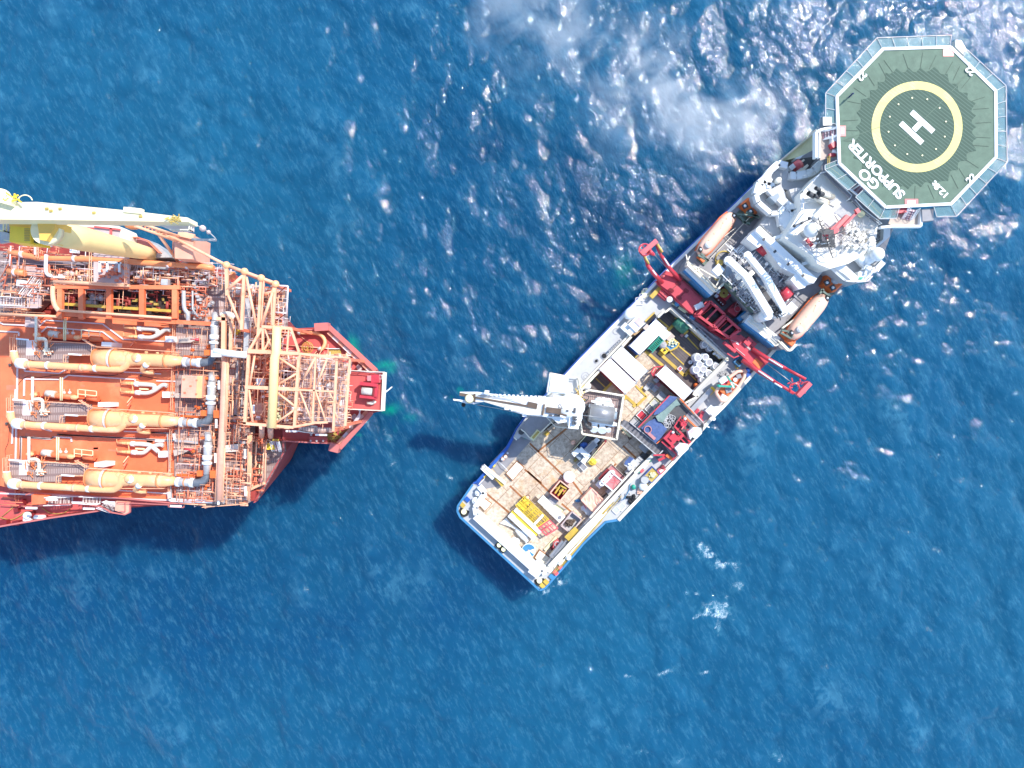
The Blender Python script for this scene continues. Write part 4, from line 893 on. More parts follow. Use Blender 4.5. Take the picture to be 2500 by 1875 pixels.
# ---- freight containers
def container(f,pts,z0,h,label,side='white_clean',group='white roofed containers in the midship bay',roof='white_clean'):
    q=rect4(f,*pts,z0+h); root=thing('container',label,'container',base_of(q,z0),group)
    e=Vector((0,0,-.12)); cc=sum(q,Vector())/4
    m=mb(); m.prism([p+e for p in q],z0); body=m.build('body',side,root)
    m=mb()
    for i in range(4):
        a,b=q[i],q[(i+1)%4]; n=int((b-a).length/.5); out=((a+b)/2-cc); out.z=0; out.normalize()
        for k in range(1,n): p=a.lerp(b,k/n)+out*.03; m.bar(p+Vector((0,0,-.35)),Vector((p.x,p.y,z0+.2)),.12)
    m.build('corrugation',side,body,split=False)
    m=mb(); m.prism([cc+(p-cc)*1.012 for p in q],z0+h-.117); m.build('roof',roof,root)
    m=mb()
    for p in q: m.box(p+Vector((0,0,.06)),(.3,.3,.2),AX)
    m.build('corner_casting','steel',root)
    m=mb(); a,b=q[0],q[1]; d=(b-a).normalized(); out=((a+b)/2-cc).normalized()
    for t in (.2,.42,.58,.8): p=a.lerp(b,t)+out*.08; m.bar(p+Vector((0,0,-.3)),Vector((p.x,p.y,z0+.2)),.06)
    m.build('lock_rod','steel',root); return root
container('n',((1110,165),(1245,285),(895,640)),5.1,2.9,'white roofed container with blue end, nearest the green tank in the midship bay','blue_paint')
container('n',((655,530),(1000,860),(855,1000)),5.1,2.9,'white roofed container wedged in the middle, parallel to the red sided one','white_paint')
container('n',((495,690),(845,1025),(700,1170)),5.1,2.9,'white roofed container with a dark red long side, nearest the crane winch','red_paint')
container('n',((1240,790),(1610,1130),(1485,1255)),5.1,2.9,'white roofed container with red frame end beside the bulk bags','dark_red')
# ---- bags
def bag(f,x,y,s,label,grp='white bulk bags heaped in the bay corner',mt='sack',z=5.1,op=True):
    r=random.Random(int(x*7+y)); c=P(f,x,y,z); root=thing('bulk_bag',label,'bag',c,grp)
    m=mb(); m.sph(c+Vector((0,0,s*.5)),s*.52,14,(1.05,.98,.9),r.random(),.10,r); m.build('sack_body',mt,root)
    m=mb(); m.torus(c+Vector((0,0,s*1.08)),s*.33,.09,14,6); m.build('sack_neck','white_clean' if mt=='sack' else 'sack',root)
    m=mb(); m.cyl(c+Vector((0,0,s*1.02)),c+Vector((0,0,s*1.08)),s*.3); m.build('sack_filling','sack_fold',root)
    for k in range(4): pass
    return root
bl=['white bulk bag at the top of the heap, furthest from the container','white bulk bag beside the top one, against the dark floor','white bulk bag with a dark blue open mouth','white bulk bag against the starboard coaming, alone at the edge','white bulk bag in the middle of the heap, left of the blue mouthed one','small crumpled white bag lying off the left of the heap',
 'white bulk bag at the left of the heap, lower row','white bulk bag in the centre of the lower row','white bulk bag with a grey open mouth in the lower row','white bulk bag near the coaming, lower right of the heap','white bulk bag lowest in the heap, next to the orange buoy','white bulk bag squeezed between the middle and lower rows']
for (x,y,s),l in zip(((1640,690,1.75),(1745,680,1.6),(1790,750,1.75),(1885,800,1.6),(1665,780,1.6),(1568,745,.7),(1620,850,1.75),(1715,840,1.7),(1680,905,1.5),(1790,900,1.7),(1710,980,1.3),(1730,800,1.5)),bl): bag('n',x,y,s,l)
bag('n',1740,510,1.45,'grey translucent bag, upper of the two by the forward coaming','grey bags by the forward coaming','sack_fold'); bag('n',1815,560,1.35,'grey translucent bag, lower of the two by the forward coaming','grey bags by the forward coaming','sack_fold')
m=mb(); m.sph(P('n',1655,1055,5.6),.45,14,(1,1,1.1)); one(m,'buoy','orange_peel','orange buoy in the bay corner below the white bags','buoy')
m=mb(); m.sph(P('n',180,1065,5.8),.75,16,(1.05,.95,.8),0,.05,rnd); one(m,'bulk_bag','sack','white rounded bag beside the crane railing at the port rail','bag')
m=mb(); m.sph(P('n',235,965,5.6),.6,10,(1.3,.8,.5),AX,.15,rnd); one(m,'folded_net','green_paint','small dark green heap of netting on the brown floor at the port rail','net')
# ---- green tank
root=top('storage_tank','dark green rounded tank at the forward coaming of the bay','tank','n',1460,240,5.1)
m=mb(); a=P('n',1390,170,6.2);b=P('n',1530,300,6.2); m.tube([a+(a-b)*.02,a,a.lerp(b,.5),b,b+(b-a)*.02],1.15,16,[.75,1.1,1.25,1.15,.8]); m.build('shell','green_paint',root)
m=mb(); m.cyl(P('n',1475,245,7.3),P('n',1475,245,7.55),.45); m.torus(P('n',1475,245,7.5),.5,.06); m.build('manhole','green_paint',root)
m=mb(); m.bar(P('n',1370,150,5.5),P('n',1440,120,5.5),.2,.6); m.box(P('n',1520,330,6.3),(.8,.6,1.1),AX); m.build('cradle','yellow_paint',root)
# ---- small stores around the first container
root=top('gas_bottle_rack','green rack of gas bottles beside the blue ended container','rack','n',1090,480,5.1)
m=mb()
for k in range(9): 
    a=P('n',1015+18*k,545-17*k,5.9); m.bar(a,a+Vector((1.5,-1.4,0))*.5,.13,.4)
m.build('bottle','teal_paint',root)
m=mb(); m.bar(P('n',1000,570,6.3),P('n',1165,395,6.3),.12); m.bar(P('n',1060,615,6.3),P('n',1210,450,6.3),.12); m.build('rack_frame','teal_paint',root)
def crate(f,x,y,w,d,h,z,mt,label,cat='crate',fill=None,rz=AX,name='crate',grp=None,lid=None):
    c=P(f,x,y,z+h); root=thing(name,label,cat,Vector((c.x,c.y,z)),grp); m=mb(); co_,si=math.cos(rz),math.sin(rz)
    def L2(a,b,zz): return Vector((c.x+a*co_-b*si,c.y+a*si+b*co_,zz))
    t=.09
    for a0,b0,a1,b1 in ((-w/2,-d/2+t/2,w/2,-d/2+t/2),(-w/2,d/2-t/2,w/2,d/2-t/2),(-w/2+t/2,-d/2+t,-w/2+t/2,d/2-t),(w/2-t/2,-d/2+t,w/2-t/2,d/2-t)): m.bar(L2(a0,b0,z+h/2),L2(a1,b1,z+h/2),t,h)
    m.build('side_wall',mt,root,split=False)
    m=mb(); m.box(L2(0,0,z+h*(.82 if fill else .3)),(w-2*t-.01,d-2*t-.01,h*(.82 if fill else .3)),rz,z); m.build('contents' if fill else 'floor',fill or mt,root)
    if lid: m=mb(); m.box(L2(0,0,z+h+.08),(w*.96,d*.96,.07),rz); m.build('lid',lid,root)
    return root
crate('n',1225,365,1.7,1.5,1.1,5.1,'white_clean','white square box at the corner of the blue ended container','box',lid='white_clean')
crate('n',1300,400,1.4,1.3,.9,5.1,'beige','pale wooden crate right of the white square box','crate',lid='beige')
m=mb(); m.sph(P('n',1228,425,5.6),.5,10,(1,.8,.8),0,.1,rnd); one(m,'bag','sack','small white sack between the pale crate and the clear bag','bag')
crate('n',1180,470,1.3,1.2,.8,5.1,'yellow_paint','yellow crate beside the green bottle rack','crate','black_rubber')
m=mb(); m.sph(P('n',1205,510,5.7),.75,12,(1,1,.8),0,.08,rnd); one(m,'plastic_sack','sack_fold','clear plastic sack on the yellow crate row','bag')
root=top('inflatable_skip','yellow rounded skip filled with blue sheeting in the bay','skip','n',1325,505,5.1)
a=P('n',1275,565,5.8);b=P('n',1370,450,5.8); m=mb(); d=(b-a); x=Vector((-d.y,d.x,0)).normalized()
m.tube([a+x*.55,a-x*.55,a.lerp(b,.6)-x*1.0,b-x*.9,b+x*.7,a.lerp(b,.6)+x*.95,a+x*.55],.2,8); m.build('rim','yellow_paint',root)
m=mb(); m.prism([p+Vector((0,0,.02)) for p in (a+x*.5,a-x*.5,a.lerp(b,.6)-x*.95,b-x*.8,b+x*.6,a.lerp(b,.6)+x*.9)],5.1); m.build('blue_sheet','sky_blue',root)
m=mb()
for k in range(14): p=(a.lerp(b,rnd.uniform(.3,1))+x*rnd.uniform(-.7,.7)); m.box(p+Vector((0,0,.3)),(.4,.2,.25),rnd.random()*3)
m.build('debris','pale_yellow',root,split=False)
crate('n',1235,580,1.1,1.1,1.,5.1,'yellow_clean','bright yellow square box with a dark opening','box','yellow_clean'); m=mb(); m.box(P('n',1235,580,6.2),(.35,.35,.1),AX); one(m,'cap','black_rubber','small dark cap on the bright yellow square box','cap')
crate('n',1440,830,.8,.7,.5,5.15,'white_paint','small white and red box lying on the yellow line','box','red_light')
crate('n',1470,375,.6,.5,.4,5.1,'pink_roof','small pink box on the dark floor below the green tank','box','pink_roof'); crate('n',1530,385,.5,.4,.5,5.1,'white_clean','tiny white box right of the small pink box','box','white_clean')
crate('n',1640,755,.1,.1,.1,5.1,'steel','x','box') if 0 else None
root=top('tool_board','brown wooden tray leaning at the far corner of the bay','tray','n',1930,640,5.1); m=mb(); m.bar(P('n',1880,610,6.),P('n',1990,700,6.),.5,.12); m.build('tray_board','ochre',root); m=mb()
for x,y in ((1905,625),(1950,650),(1975,675)): m.sph(P('n',x,y,6.3),.35,8,(1.2,.8,.6),0,.2,rnd)
m.build('wrapped_item','sack',root)
# ---- chain of small crates by the launch skid
for x,y,w,mt,fl,l in ((1190,1205,1.35,'light_grey','light_grey','grey lidded crate first of the row along the black launch skid'),(1100,1295,1.3,'pale_yellow','light_grey','cream rimmed crate with a small red item, second of the row'),(1035,1375,1.3,'white_paint','mid_grey','white slatted crate, third of the row'),(925,1460,1.45,'white_clean','red_paint','white crate holding a red item, fourth of the row'),(830,1565,1.5,'light_grey','light_grey','grey flat topped crate at the end of the ribbed walkway')):
    crate('n',x,y,w,w,.9,5.1,mt,l,'crate',fl,grp='small crates in a row beside the launch skid')
for x,y,mt,l in ((1050,1065,'blue_grey','dark blue crate of the group behind the red framed container'),(1105,1100,'light_grey','grey open crate, largest of the group behind the red framed container'),(1020,1040,'beige','small beige crate of the group behind the red framed container'),(1135,1055,'pink_roof','pale red crate of the group behind the red framed container'),(990,1085,'light_grey','tiny grey box left of the open crates')):
    crate('n',x,y,.95 if x<1100 else 1.1,.8,.5,5.1,mt,l,'crate','mid_grey' if mt=='blue_grey' else mt,grp='open crates behind the red framed container')
root=top('frame_skid','red tubular frame standing at the end of the red framed container','frame','n',1110,860,5.1); m=mb()
for a,b in (((1090,810),(1050,880)),((1210,800),(1080,935)),((1090,810),(1210,800)),((1050,880),(1080,935)),((1120,830),(1075,905))): m.bar(P('n',*a,7.2),P('n',*b,7.2),.22)
for x,y in ((1090,810),(1210,800),(1080,935),(1050,880)): m.bar(P('n',x,y,7.2),P('n',x,y,5.1),.2)
m.build('tube_frame','red_paint',root)
m=mb(); m.box(P('n',1130,975,6.2),(1.,.8,1.),AX,5.1); one(m,'pump_unit','lag_grey','small grey pump at the corner of the red framed container','pump')
# ================= main crane
root=top('deck_crane','large white pedestal crane with its boom out over the water','crane','o',1720,640,5)
cz=P('o',1740,600,17.)
m=mb(); m.cyl(Vector((cz.x,cz.y,5)),Vector((cz.x,cz.y,13.)),2.1,1.9,24); m.build('pedestal','white_paint',root)
m=mb(); q=PP('o',[(1700,470),(1780,480),(1870,540),(1900,600),(1890,780),(1850,880),(1790,920),(1720,910),(1700,830),(1560,850),(1480,780),(1200,735),(1400,680),(1420,560),(1560,530),(1650,500)],17.); m.prism(q,13.5); body=m.build('machinery_house','white_clean',root)
m=mb(); m.sph(P('o',1740,620,17.2),2.0,20,(1.1,1.,.5)); m.box(P('o',1620,560,17.8),(3.,1.8,1.),-.12); m.box(P('o',1780,820,17.6),(1.6,2.4,.8),-.1);m.box(P('o',1560,700,17.5),(2.6,1.6,.7),-.12); m.build('house_roof','white_clean',root)
m=mb()
for x,y,w,h in ((1690,680,.35,.25),(1785,675,.4,.8),(1760,690,.2,.2),(1790,765,.7,.2),(1800,800,.5,.2),(1765,845,.2,.6),(1800,850,.3,.4),(1550,745,.9,.3),(1460,745,.5,.3),(1775,790,.3,.3)): m.box(P('o',x,y,18.2),(w,h,.12),-.1,17.4)
m.build('vent_slot','dark_grey',body)
m=mb(); t_=PP('o',[(1548,625),(1585,585),(1618,650)],18.16)
for i in range(3): m.bar(t_[i],t_[(i+1)%3],.16,.05)
m.build('warning_triangle','mid_grey',body)
# boom: tapered box from house to tip, z rising 17 -> 14
def tri_boom(root,name,pts,th,mt):
    m=mb(); A=[P('o',x,y,z) for x,y,z in pts]
    m.add(A+[p+Vector((0,0,-th)) for p in A],[tuple(range(len(A))),tuple(range(2*len(A)-1,len(A)-1,-1))]+[(i+len(A),(i+1)%len(A)+len(A),(i+1)%len(A),i) for i in range(len(A))]); return m.build(name,mt,root)
bp_=[(1560,500,18.2),(1300,500,17.6),(850,475,16.6),(470,425,15.6),(235,425,15.2),(235,450,15.2),(440,465,15.5),(445,560,15.5),(560,560,15.8),(850,650,16.6),(1100,735,17.2),(1400,760,17.8),(1560,740,18.2)]
A=[P('o',x,y,z) for x,y,z in bp_]
m=mb(); c_=P('o',1400,620,17.2)
m.prism([Vector((p.x,p.y,p.z)) for p in A],14.6,[Vector((p.x,p.y,p.z-1.7)) for p in A]); bo=m.build('boom','white_clean',root)
m=mb(); lo=[(560,500,15.86),(1380,665,17.86),(1370,740,17.86),(1150,735,17.4),(850,640,16.7),(560,555,15.9)]
m.prism([P('o',x,y,z+.06) for x,y,z in lo],15,[P('o',x,y,z-.1) for x,y,z in lo]); m.build('boom_underside','cream_paint',bo)
m=mb(); m.bar(P('o',440,500,15.7),P('o',1180,620,17.55),.28,.15); m.bar(P('o',235,455,15.3),P('o',440,490,15.7),.5,.3); m.bar(P('o',1400,665,18.1),P('o',1600,690,18.5),.9,.2); m.bar(P('o',1410,680,18.2),P('o',1680,745,18.5),.3,.2); m.bar(P('o',1375,590,18.),P('o',1350,740,18.),.3,.1); m.bar(P('o',435,450,15.7),P('o',435,560,15.7),.3,.1); m.bar(P('o',1150,590,17.5),P('o',1280,620,17.7),.9,.15)
m.build('sheave_slot','brown_wood',bo)
m=mb(); m.tube([P('o',480,470,15.9),P('o',900,520,17.),P('o',1100,560,17.7)],.06,5); m.tube([P('o',470,600,15.),P('o',760,650,15.4),P('o',1050,715,16.)],.05,5); m.tube([P('o',1890,740,17.6),P('o',2200,775,16.)],.05,5); m.build('wire_rope','steel',root)
m=mb(); m.prism(PP('o',[(145,520),(240,530),(330,545),(440,570),(560,560),(430,590),(310,580),(230,550),(150,540)],15.),14.2); m.build('fly_jib','white_clean',root)
m=mb(); m.cyl(P('o',365,515,15.6),P('o',365,515,15.9),.75,.6); m.build('sheave_guard','pale_yellow',root)
m=mb()
for x,y in ((600,430),(1320,505),(1230,510),(870,640),(960,660),(1110,735)): m.box(P('o',x,y,16.9),(.7,.6,.8),-.1)
for k in range(14): x=600+60*k; m.box(P('o',x,452+x*.045-20,16.4+k*.1),(.35,.3,.4),-.1)
m.build('boom_lamp','white_clean',bo)
m=mb(); m.cyl(P('o',285,600,13.2),P('o',285,600,12.),.35); m.bar(P('o',285,570,14.4),P('o',285,600,12.6),.1); m.build('hook_block','black_rubber',root)
m=mb(); m.prism(PP('o',[(1450,180),(1700,225),(1690,460),(1410,430)],14.6),12.4); m.prism(PP('o',[(1470,200),(1690,240),(1675,440),(1440,415)],14.9),14.6); m.build('operator_cab','white_clean',root)
m=mb(); m.prism(PP('o',[(1700,225),(1830,240),(1800,470),(1690,460)],12.9),12.7); m.build('cab_platform','light_grey',root)
m=mb(); m.rail(PP('o',[(1410,435),(1450,170),(1690,215),(1830,235),(1860,380),(1890,450)],13.),1.1,.14); m.bar(P('o',1830,240,13.8),P('o',1870,480,13.8),.3); m.rail(PP('o',[(1410,770),(1520,890),(1700,910)],13.),1.,.12); m.bar(P('o',1500,425,13.),P('o',1400,500,13.),.2); m.bar(P('o',1540,430,13.),P('o',1660,480,13.),.2); m.build('cab_railing','cream_paint',root)
m=mb()
for k in range(16): a=P('o',1840+rnd.uniform(-15,40),400+k*12,13.5); m.bar(a,a+Vector((rnd.uniform(-.5,.5),rnd.uniform(-.5,.5),rnd.uniform(-.3,.3)))*1.8,.14)
m.build('hydraulic_hose','yellow_paint',root)
m=mb()
for k in range(22): 
    a=P('p',250+rnd.uniform(-20,40),400+k*14,12.8); b=a+Vector((rnd.uniform(-1,1.4),rnd.uniform(-.9,.9),0)); m.tube(smooth([a,a.lerp(b,.5)+Vector((.3,.2,.2)),b],4),.08,5)
m.tube(smooth(PP('p',[(200,650),(260,690),(290,770),(360,810)],13.2),5),.3,6); m.build('hose_bundle','dark_grey',root)
# winch platform
m=mb(); m.prism(PP('p',[(240,320),(330,290),(785,365),(690,960),(230,880),(195,650),(240,560)],11.6),11.3); pl=m.build('winch_platform','grating_floor',root)
m=mb(); q=PP('p',[(240,325),(330,290),(785,365),(690,955),(230,880),(200,700)],12.)
for a,b in zip(q,q[1:]): m.bar(a,b,.32,.4)
m.rail(q,1.1,.08); m.build('platform_edge','cream_paint',root)
a=P('p',320,590,13.6);b=P('p',650,640,13.6); m=mb(); m.cyl(a,b,1.45,seg=28); dr=m.build('winch_drum','steel',root)
m=mb()
for t in np.linspace(.04,.96,26): m.torus(a.lerp(b,float(t)),1.46,.03,28,4,'x')
m.build('rope_lay','mid_grey',dr,split=False)
for dy in (-115,130):
    m=mb(); m.bar(P('p',320,590+dy*.8,13.),P('p',690,650+dy*.8,13.),.5,1.2); m.bar(P('p',350,570+dy*1.15,12.6),P('p',640,620+dy*1.15,12.6),.35,.8); m.build('winch_side_frame','white_clean',root)
m=mb()
for x,y,r in ((450,430,.9),(510,420,.7),(570,440,.9),(390,800,.8),(500,810,.9),(585,810,.5)): m.cyl(P('p',x,y,12.4),P('p',x,y+30,12.8),r*.8); 
for x,y in ((460,470),(560,480),(620,520),(400,760),(500,760),(630,750)): m.box(P('p',x,y,12.9),(.9,.8,1.),-.1)
m.build('hydraulic_motor','white_clean',root)
m=mb(); m.cyl(P('p',665,580,12.8),P('p',650,680,12.8),.5); m.build('brake_motor','blue_grey',root)
for x,y in ((300,400),(700,450),(640,900),(280,830)):
    m=mb(); p=P('p',x,y,11.3); m.bar(p,Vector((p.x,p.y,5.1)),.35); m.build('platform_leg','white_paint',root)
# deckhouse below crane (grey)
m=mb(); m.prism(PP('o',[(1190,760),(1420,770),(1470,830),(1200,1060),(1100,960),(1050,905)],8.6),5.); m.build('crane_deckhouse','mid_grey',ship)
m=mb(); m.prism(PP('o',[(1060,935),(1110,970),(1040,1050),(1000,1070),(965,1040)],8.),5.); m.build('deck_locker','light_grey',ship)
m=mb(); m.cyl(P('o',1065,965,8.),P('o',1065,965,8.3),.5); m.build('locker_hatch','dark_grey',ship)
m=mb(); m.prism(PP('o',[(1180,1050),(1280,930),(1330,970),(1230,1090)],8.8),5.06); m.build('tool_locker','pale_yellow',ship)
m=mb(); m.bar(P('o',1220,1050,8.95),P('o',1300,960,8.95),.35,.2); m.build('locker_trim','ochre',ship)
m=mb(); wall(m,'o',[(1060,930),(1110,965),(1180,1045)],9.,.15,.5); wall(m,'o',[(1460,840),(1330,970)],9.,.15,.5); wall(m,'o',[(965,1040),(1005,1075)],8.2,.15,.4); m.build('deckhouse_railing','cream_paint',ship)
m=mb()
for k in range(9): m.bar(P('o',1370+12*k,955-10*k,5.6),P('o',1470+8*k,860-4*k,5.6),.12)
m.build('pipe_rack','dark_grey',ship)
crate('o',1410,990,.8,.6,.5,5.1,'yellow_paint','small yellow box by the crane deckhouse','box','yellow_paint')
m=mb(); m.box(P('o',1125,1025,5.6),(.8,.7,.5),AX); one(m,'box','teal_paint','small teal box beside the crane deckhouse','box')
for x,y,l in ((850,1300,'orange and white fender ball nearest the crane on the port edge'),(815,1330,'orange and white fender ball lower on the port edge')):
    m=mb(); m.sph(P('o',x,y,5.5),.36,12); o=one(m,'fender_ball','boat_orange',l,'fender','fender balls at the port edge'); m=mb(); m.sph(P('o',x-8,y+5,5.7),.24,8); m.build('white_patch','white_clean',o)
m=mb(); m.sph(P('o',880,1250,5.5),.2,10); one(m,'float','white_clean','small white float above the orange fender balls','float')
for x,y,l in ((695,1420,'small yellow box on the port edge above the stowed beam'),(570,1562,'small yellow box on the port edge below the stowed beam')):
    m=mb(); m.box(P('o',x,y,5.8),(.5,.4,.5),AX); one(m,'box','yellow_clean',l,'box')
m=mb(); m.sph(P('o',1768,1110,5.6),.42,14,(1.05,1,.9)); one(m,'buoy','boat_orange','orange buoy at the side of the dark work sled','buoy')
# stowed beam
root=top('boarding_beam','long white beam with yellow end laid over the port edge of the work deck','beam','o',690,1540,5.2)
m=mb(); m.bar(P('o',540,1430,6.2),P('o',700,1580,6.),1.,.7); m.build('beam_body','white_clean',root)
m=mb(); m.bar(P('o',600,1455,6.3),P('q',740,165,6.1),.5,.8); m.build('beam_side','cream_paint',root)
m=mb(); m.bar(P('q',620,80,6.),P('q',715,190,5.9),.8,.6); m.build('beam_end','yellow_paint',root)
m=mb(); m.torus(P('o',555,1440,6.6),.35,.07); m.build('lifting_eye','steel',root)
m=mb(); m.tube([P('o',760,1365,5.6),P('o',830,1430,6.),P('o',885,1490,5.6)],.06,5); m.bar(P('q',380,185,6.),P('q',460,100,5.6),.1); m.build('guard_wire','white_paint',ship)
# dark sled with grey machine
root=top('work_sled','long dark grey sled carrying a pale grey machine below the crane winch','sled','p',330,1080,5.1)
m=mb(); m.prism(PP('p',[(110,1090),(290,900),(560,960),(400,1170),(300,1260),(260,1220),(190,1150)],6.),5.1); m.build('sled_bed','dark_grey',root)
m=mb(); m.prism(PP('p',[(260,1090),(380,970),(440,1030),(320,1150)],7.6),6.); o=m.build('machine_body','lag_grey',root); m=mb(); m.prism(PP('p',[(275,1090),(378,988),(425,1032),(322,1135)],7.66),7.6); m.build('machine_panel','mid_grey',o)
m=mb(); m.bar(P('p',100,1165,6.8),P('p',190,1090,6.8),.8,.8); m.bar(P('p',190,1080,6.9),P('p',300,1180,6.9),.9,1.); m.bar(P('p',320,1150,6.8),P('p',230,1270,6.8),.8,.7); m.bar(P('p',400,950,7.),P('p',440,990,7.),.9,.6); m.build('side_arm','white_paint',root)
m=mb(); m.box(P('p',195,1190,6.7),(.9,.9,.6),AX); m.build('control_box','blue_grey',root); m=mb(); m.sph(P('p',255,1040,6.4),.8,10,(1,.8,.6)); m.build('blue_cover','blue_paint',root)
m=mb(); m.rail(PP('p',[(105,1090),(285,890)],6.),.8,.08); m.bar(P('p',530,990,6.3),P('p',300,1265,6.3),.1); m.build('sled_rail','pale_yellow',root)
m=mb(); m.bar(P('p',555,965,6.2),P('p',440,1100,6.2),.35,.3); m.build('red_edge','dark_red',root)
m=mb(); m.tube(smooth(PP('p',[(420,900),(440,960),(480,1000),(450,1040)],6.6),6),.25,6); m.build('dark_hose','black_rubber',root)
crate('p',230,1315,1.7,1.,.6,5.1,'white_paint','white and grey case lying beyond the end of the dark sled','case','mid_grey',rz=-AX)
root=top('float_cluster','cluster of bright yellow floats beside the dark sled','float','p',365,1258,5.1); r5=random.Random(5); m=mb()
for k in range(8): a=k*.785; m.sph(P('p',365+32*math.cos(a),1258+26*math.sin(a),5.5+.1*(k%2)),.36,10)
m.sph(P('p',365,1258,5.8),.38,10); m.build('float_ball','yellow_clean',root,split=False)
crate('o',1800,1350,.6,.4,.4,5.1,'ochre','small ochre fitting on the deck beside the dark sled','fitting','ochre')
# white tank top
root=top('round_tank','round white tank standing alone on the work deck','tank','q',1603,85,5.1); m=mb(); c=P('q',1603,85,6.6); m.cyl(Vector((c.x,c.y,5.1)),c+Vector((0,0,-.3)),.98,seg=32); m.build('tank_wall','white_clean',root); m=mb(); m.sph(c+Vector((0,0,-.35)),1.04,32,(1,1,.3)); m.build('tank_top','white_clean',root)
# red basket
def basket(f,pts,z0,h,mt,label,floor,cat='basket',rim=None,name='cargo_basket'):
    q=rect4(f,*pts,z0+h); root=thing(name,label,cat,base_of(q,z0)); m=mb()
    for i in range(4): m.bar(q[i]+Vector((0,0,-h/2)),q[(i+1)%4]+Vector((0,0,-h/2)),.12,h)
    m.build('side_wall',mt,root); m=mb()
    for i in range(4): m.bar(q[i]+Vector((0,0,.05)),q[(i+1)%4]+Vector((0,0,.05)),.2,.12)
    m.build('rim',rim or mt,root); m=mb(); m.prism([Vector((p.x,p.y,z0+.15)) for p in q],z0); m.build('basket_floor',floor,root); return root,q
root,q=basket('q',((1480,130),(1615,235),(1480,400)),5.1,1.7,'red_paint','open red cargo basket holding yellow beams, beside the round white tank','dark_red',rim='boat_orange')
m=mb()
for k in range(6): m.bar(P('q',1415+25*k,235+20*k-40*(k%2),6.1),P('q',1500+18*k,180+12*k,6.1),.16,.2)
m.bar(P('q',1410,300,6.2),P('q',1500,170,6.2),.3,.3); m.bar(P('q',1450,330,6.2),P('q',1550,200,6.2),.3,.3); m.bar(P('q',1490,200,6.5),P('q',1570,240,6.5),.25,.2); m.build('stowed_beam','yellow_paint',root)
m=mb(); m.box(P('q',1560,250,6.2),(1.2,.8,.6),AX); m.build('stowed_pack','red_light',root)
# pink topped container with lettering
root,q=basket('r',((770,275),(940,415),(815,550)),5.1,2.6,'dark_red','pink topped open container with white lettering, at the starboard rail','pink_roof','container',rim='white_clean',name='open_container')
cc=sum(q,Vector())/4; m=mb(); m.prism([cc+(p-cc)*.93+Vector((0,0,-.1)) for p in q],7.1); cv=m.build('cover_sheet','pink_roof',root)
m=mb()
for a,b in (((800,320),(880,480)),((760,420),(840,440)),((850,350),(810,520)),((790,400),(900,400))): m.bar(P('r',*a,7.66),P('r',*b,7.62),.08,.04)
m.build('crease','red_light',cv)
text('CELO','lettering','white_clean',cv,P('r',735,375,7.66),1.25,R(46),.01,.06,1.1)
m=mb(); m.bar(P('r',695,390,7.66),P('r',775,305,7.66),.28,.03); m.build('white_stripe','white_clean',cv)
m=mb(); m.bar(P('r',765,262,6.6),P('r',640,400,6.6),1.0,.3); m.build('side_flap','dark_red',root)
crate('r',860,300,3.2,1.1,1.3,5.1,'beige','long beige tray against the pink topped container','tray','pink_roof',rz=AX-R(90))
crate('r',630,460,1.1,1.0,.8,5.1,'white_clean','small white box left of the pink topped container','box','white_clean',lid='white_clean'); m=mb(); m.sph(P('r',550,410,5.4),.35,8); one(m,'canister','lag_grey','tiny grey canister left of the small white box','canister')
# orange covered basket
root,q=basket('q',((1910,235),(2085,410),(1940,565)),5.1,1.9,'boat_orange','basket covered with a crumpled orange tarpaulin at the starboard rail','rust')
r6=random.Random(6); n=9; A,B,C,D=q; m=mb(); vs=[];fs=[]
for i in range(n):
    for j in range(n):
        p=A.lerp(B,i/(n-1)).lerp(D.lerp(C,i/(n-1)),j/(n-1)); e=min(i,j,n-1-i,n-1-j); vs.append(p+Vector((0,0,.12-(.35*math.sin(min(e,3)/3*1.57))+r6.uniform(-.16,.16)*(e>0))))
for i in range(n-1):
    for j in range(n-1): fs.append((i*n+j,i*n+j+1,(i+1)*n+j+1,(i+1)*n+j))
m.add(vs,fs); m.build('tarpaulin','boat_orange',root)
m=mb(); m.bar(P('q',1880,225,6.6),P('q',1985,300,6.6),.2); m.bar(P('q',1760,370,6.5),P('q',1830,510,6.5),.15); m.build('lifting_bar','red_light',root)
m=mb(); m.sph(P('q',1860,530,5.7),1.,12,(1.2,.8,.5),-.6,.2,rnd); m.sph(P('q',1810,500,5.6),.6,10,(1,1,.6),0,.2,rnd); one(m,'plastic_sheeting','sack','heap of pale plastic sheeting at the corner of the orange covered basket','sheeting')
m=mb(); m.sph(P('q',1720,400,5.3),.4,8,(1.4,.8,.5)); one(m,'cloth','sky_blue','small blue cloth lying left of the orange covered basket','cloth')
# row of white boxes
for k,(x,y) in enumerate(((1250,405),(1325,480),(1400,555),(1475,625))):
    c=P('q',x,y,6.1); root=thing('storage_bin',['white bin topmost of the row of four, its lid creased','white bin second from the top of the row of four','white bin third from the top of the row of four','white bin lowest of the row of four, with a dark round port'][k],'bin',Vector((c.x,c.y,5.1)),'white bins in a row on the work deck')
    m=mb(); m.box(c,(1.3,1.45,1.),R(-43),5.1); m.build('bin_body','white_clean',root); m=mb(); d=Vector((math.cos(R(47)),math.sin(R(47)),0))*.78; m.bar(c+d,c-d,.08,.1)
    if k==3: m.cyl(c,c+Vector((0,0,.1)),.3)
    m.build('bin_strap' if k<3 else 'bin_port','mid_grey',root)
m=mb(); m.sph(P('q',1385,405,5.5),.8,12,(1.1,.9,.5),0,.2,rnd); one(m,'plastic_sheeting','sack_fold','clear plastic heap between the red basket and the white bins','sheeting')
m=mb(); m.prism(PP('q',[(1300,350),(1345,310),(1430,390),(1380,430)],5.3),5.08); one(m,'rubber_mat','mid_grey','dark mat at the corner of the red cargo basket','mat')
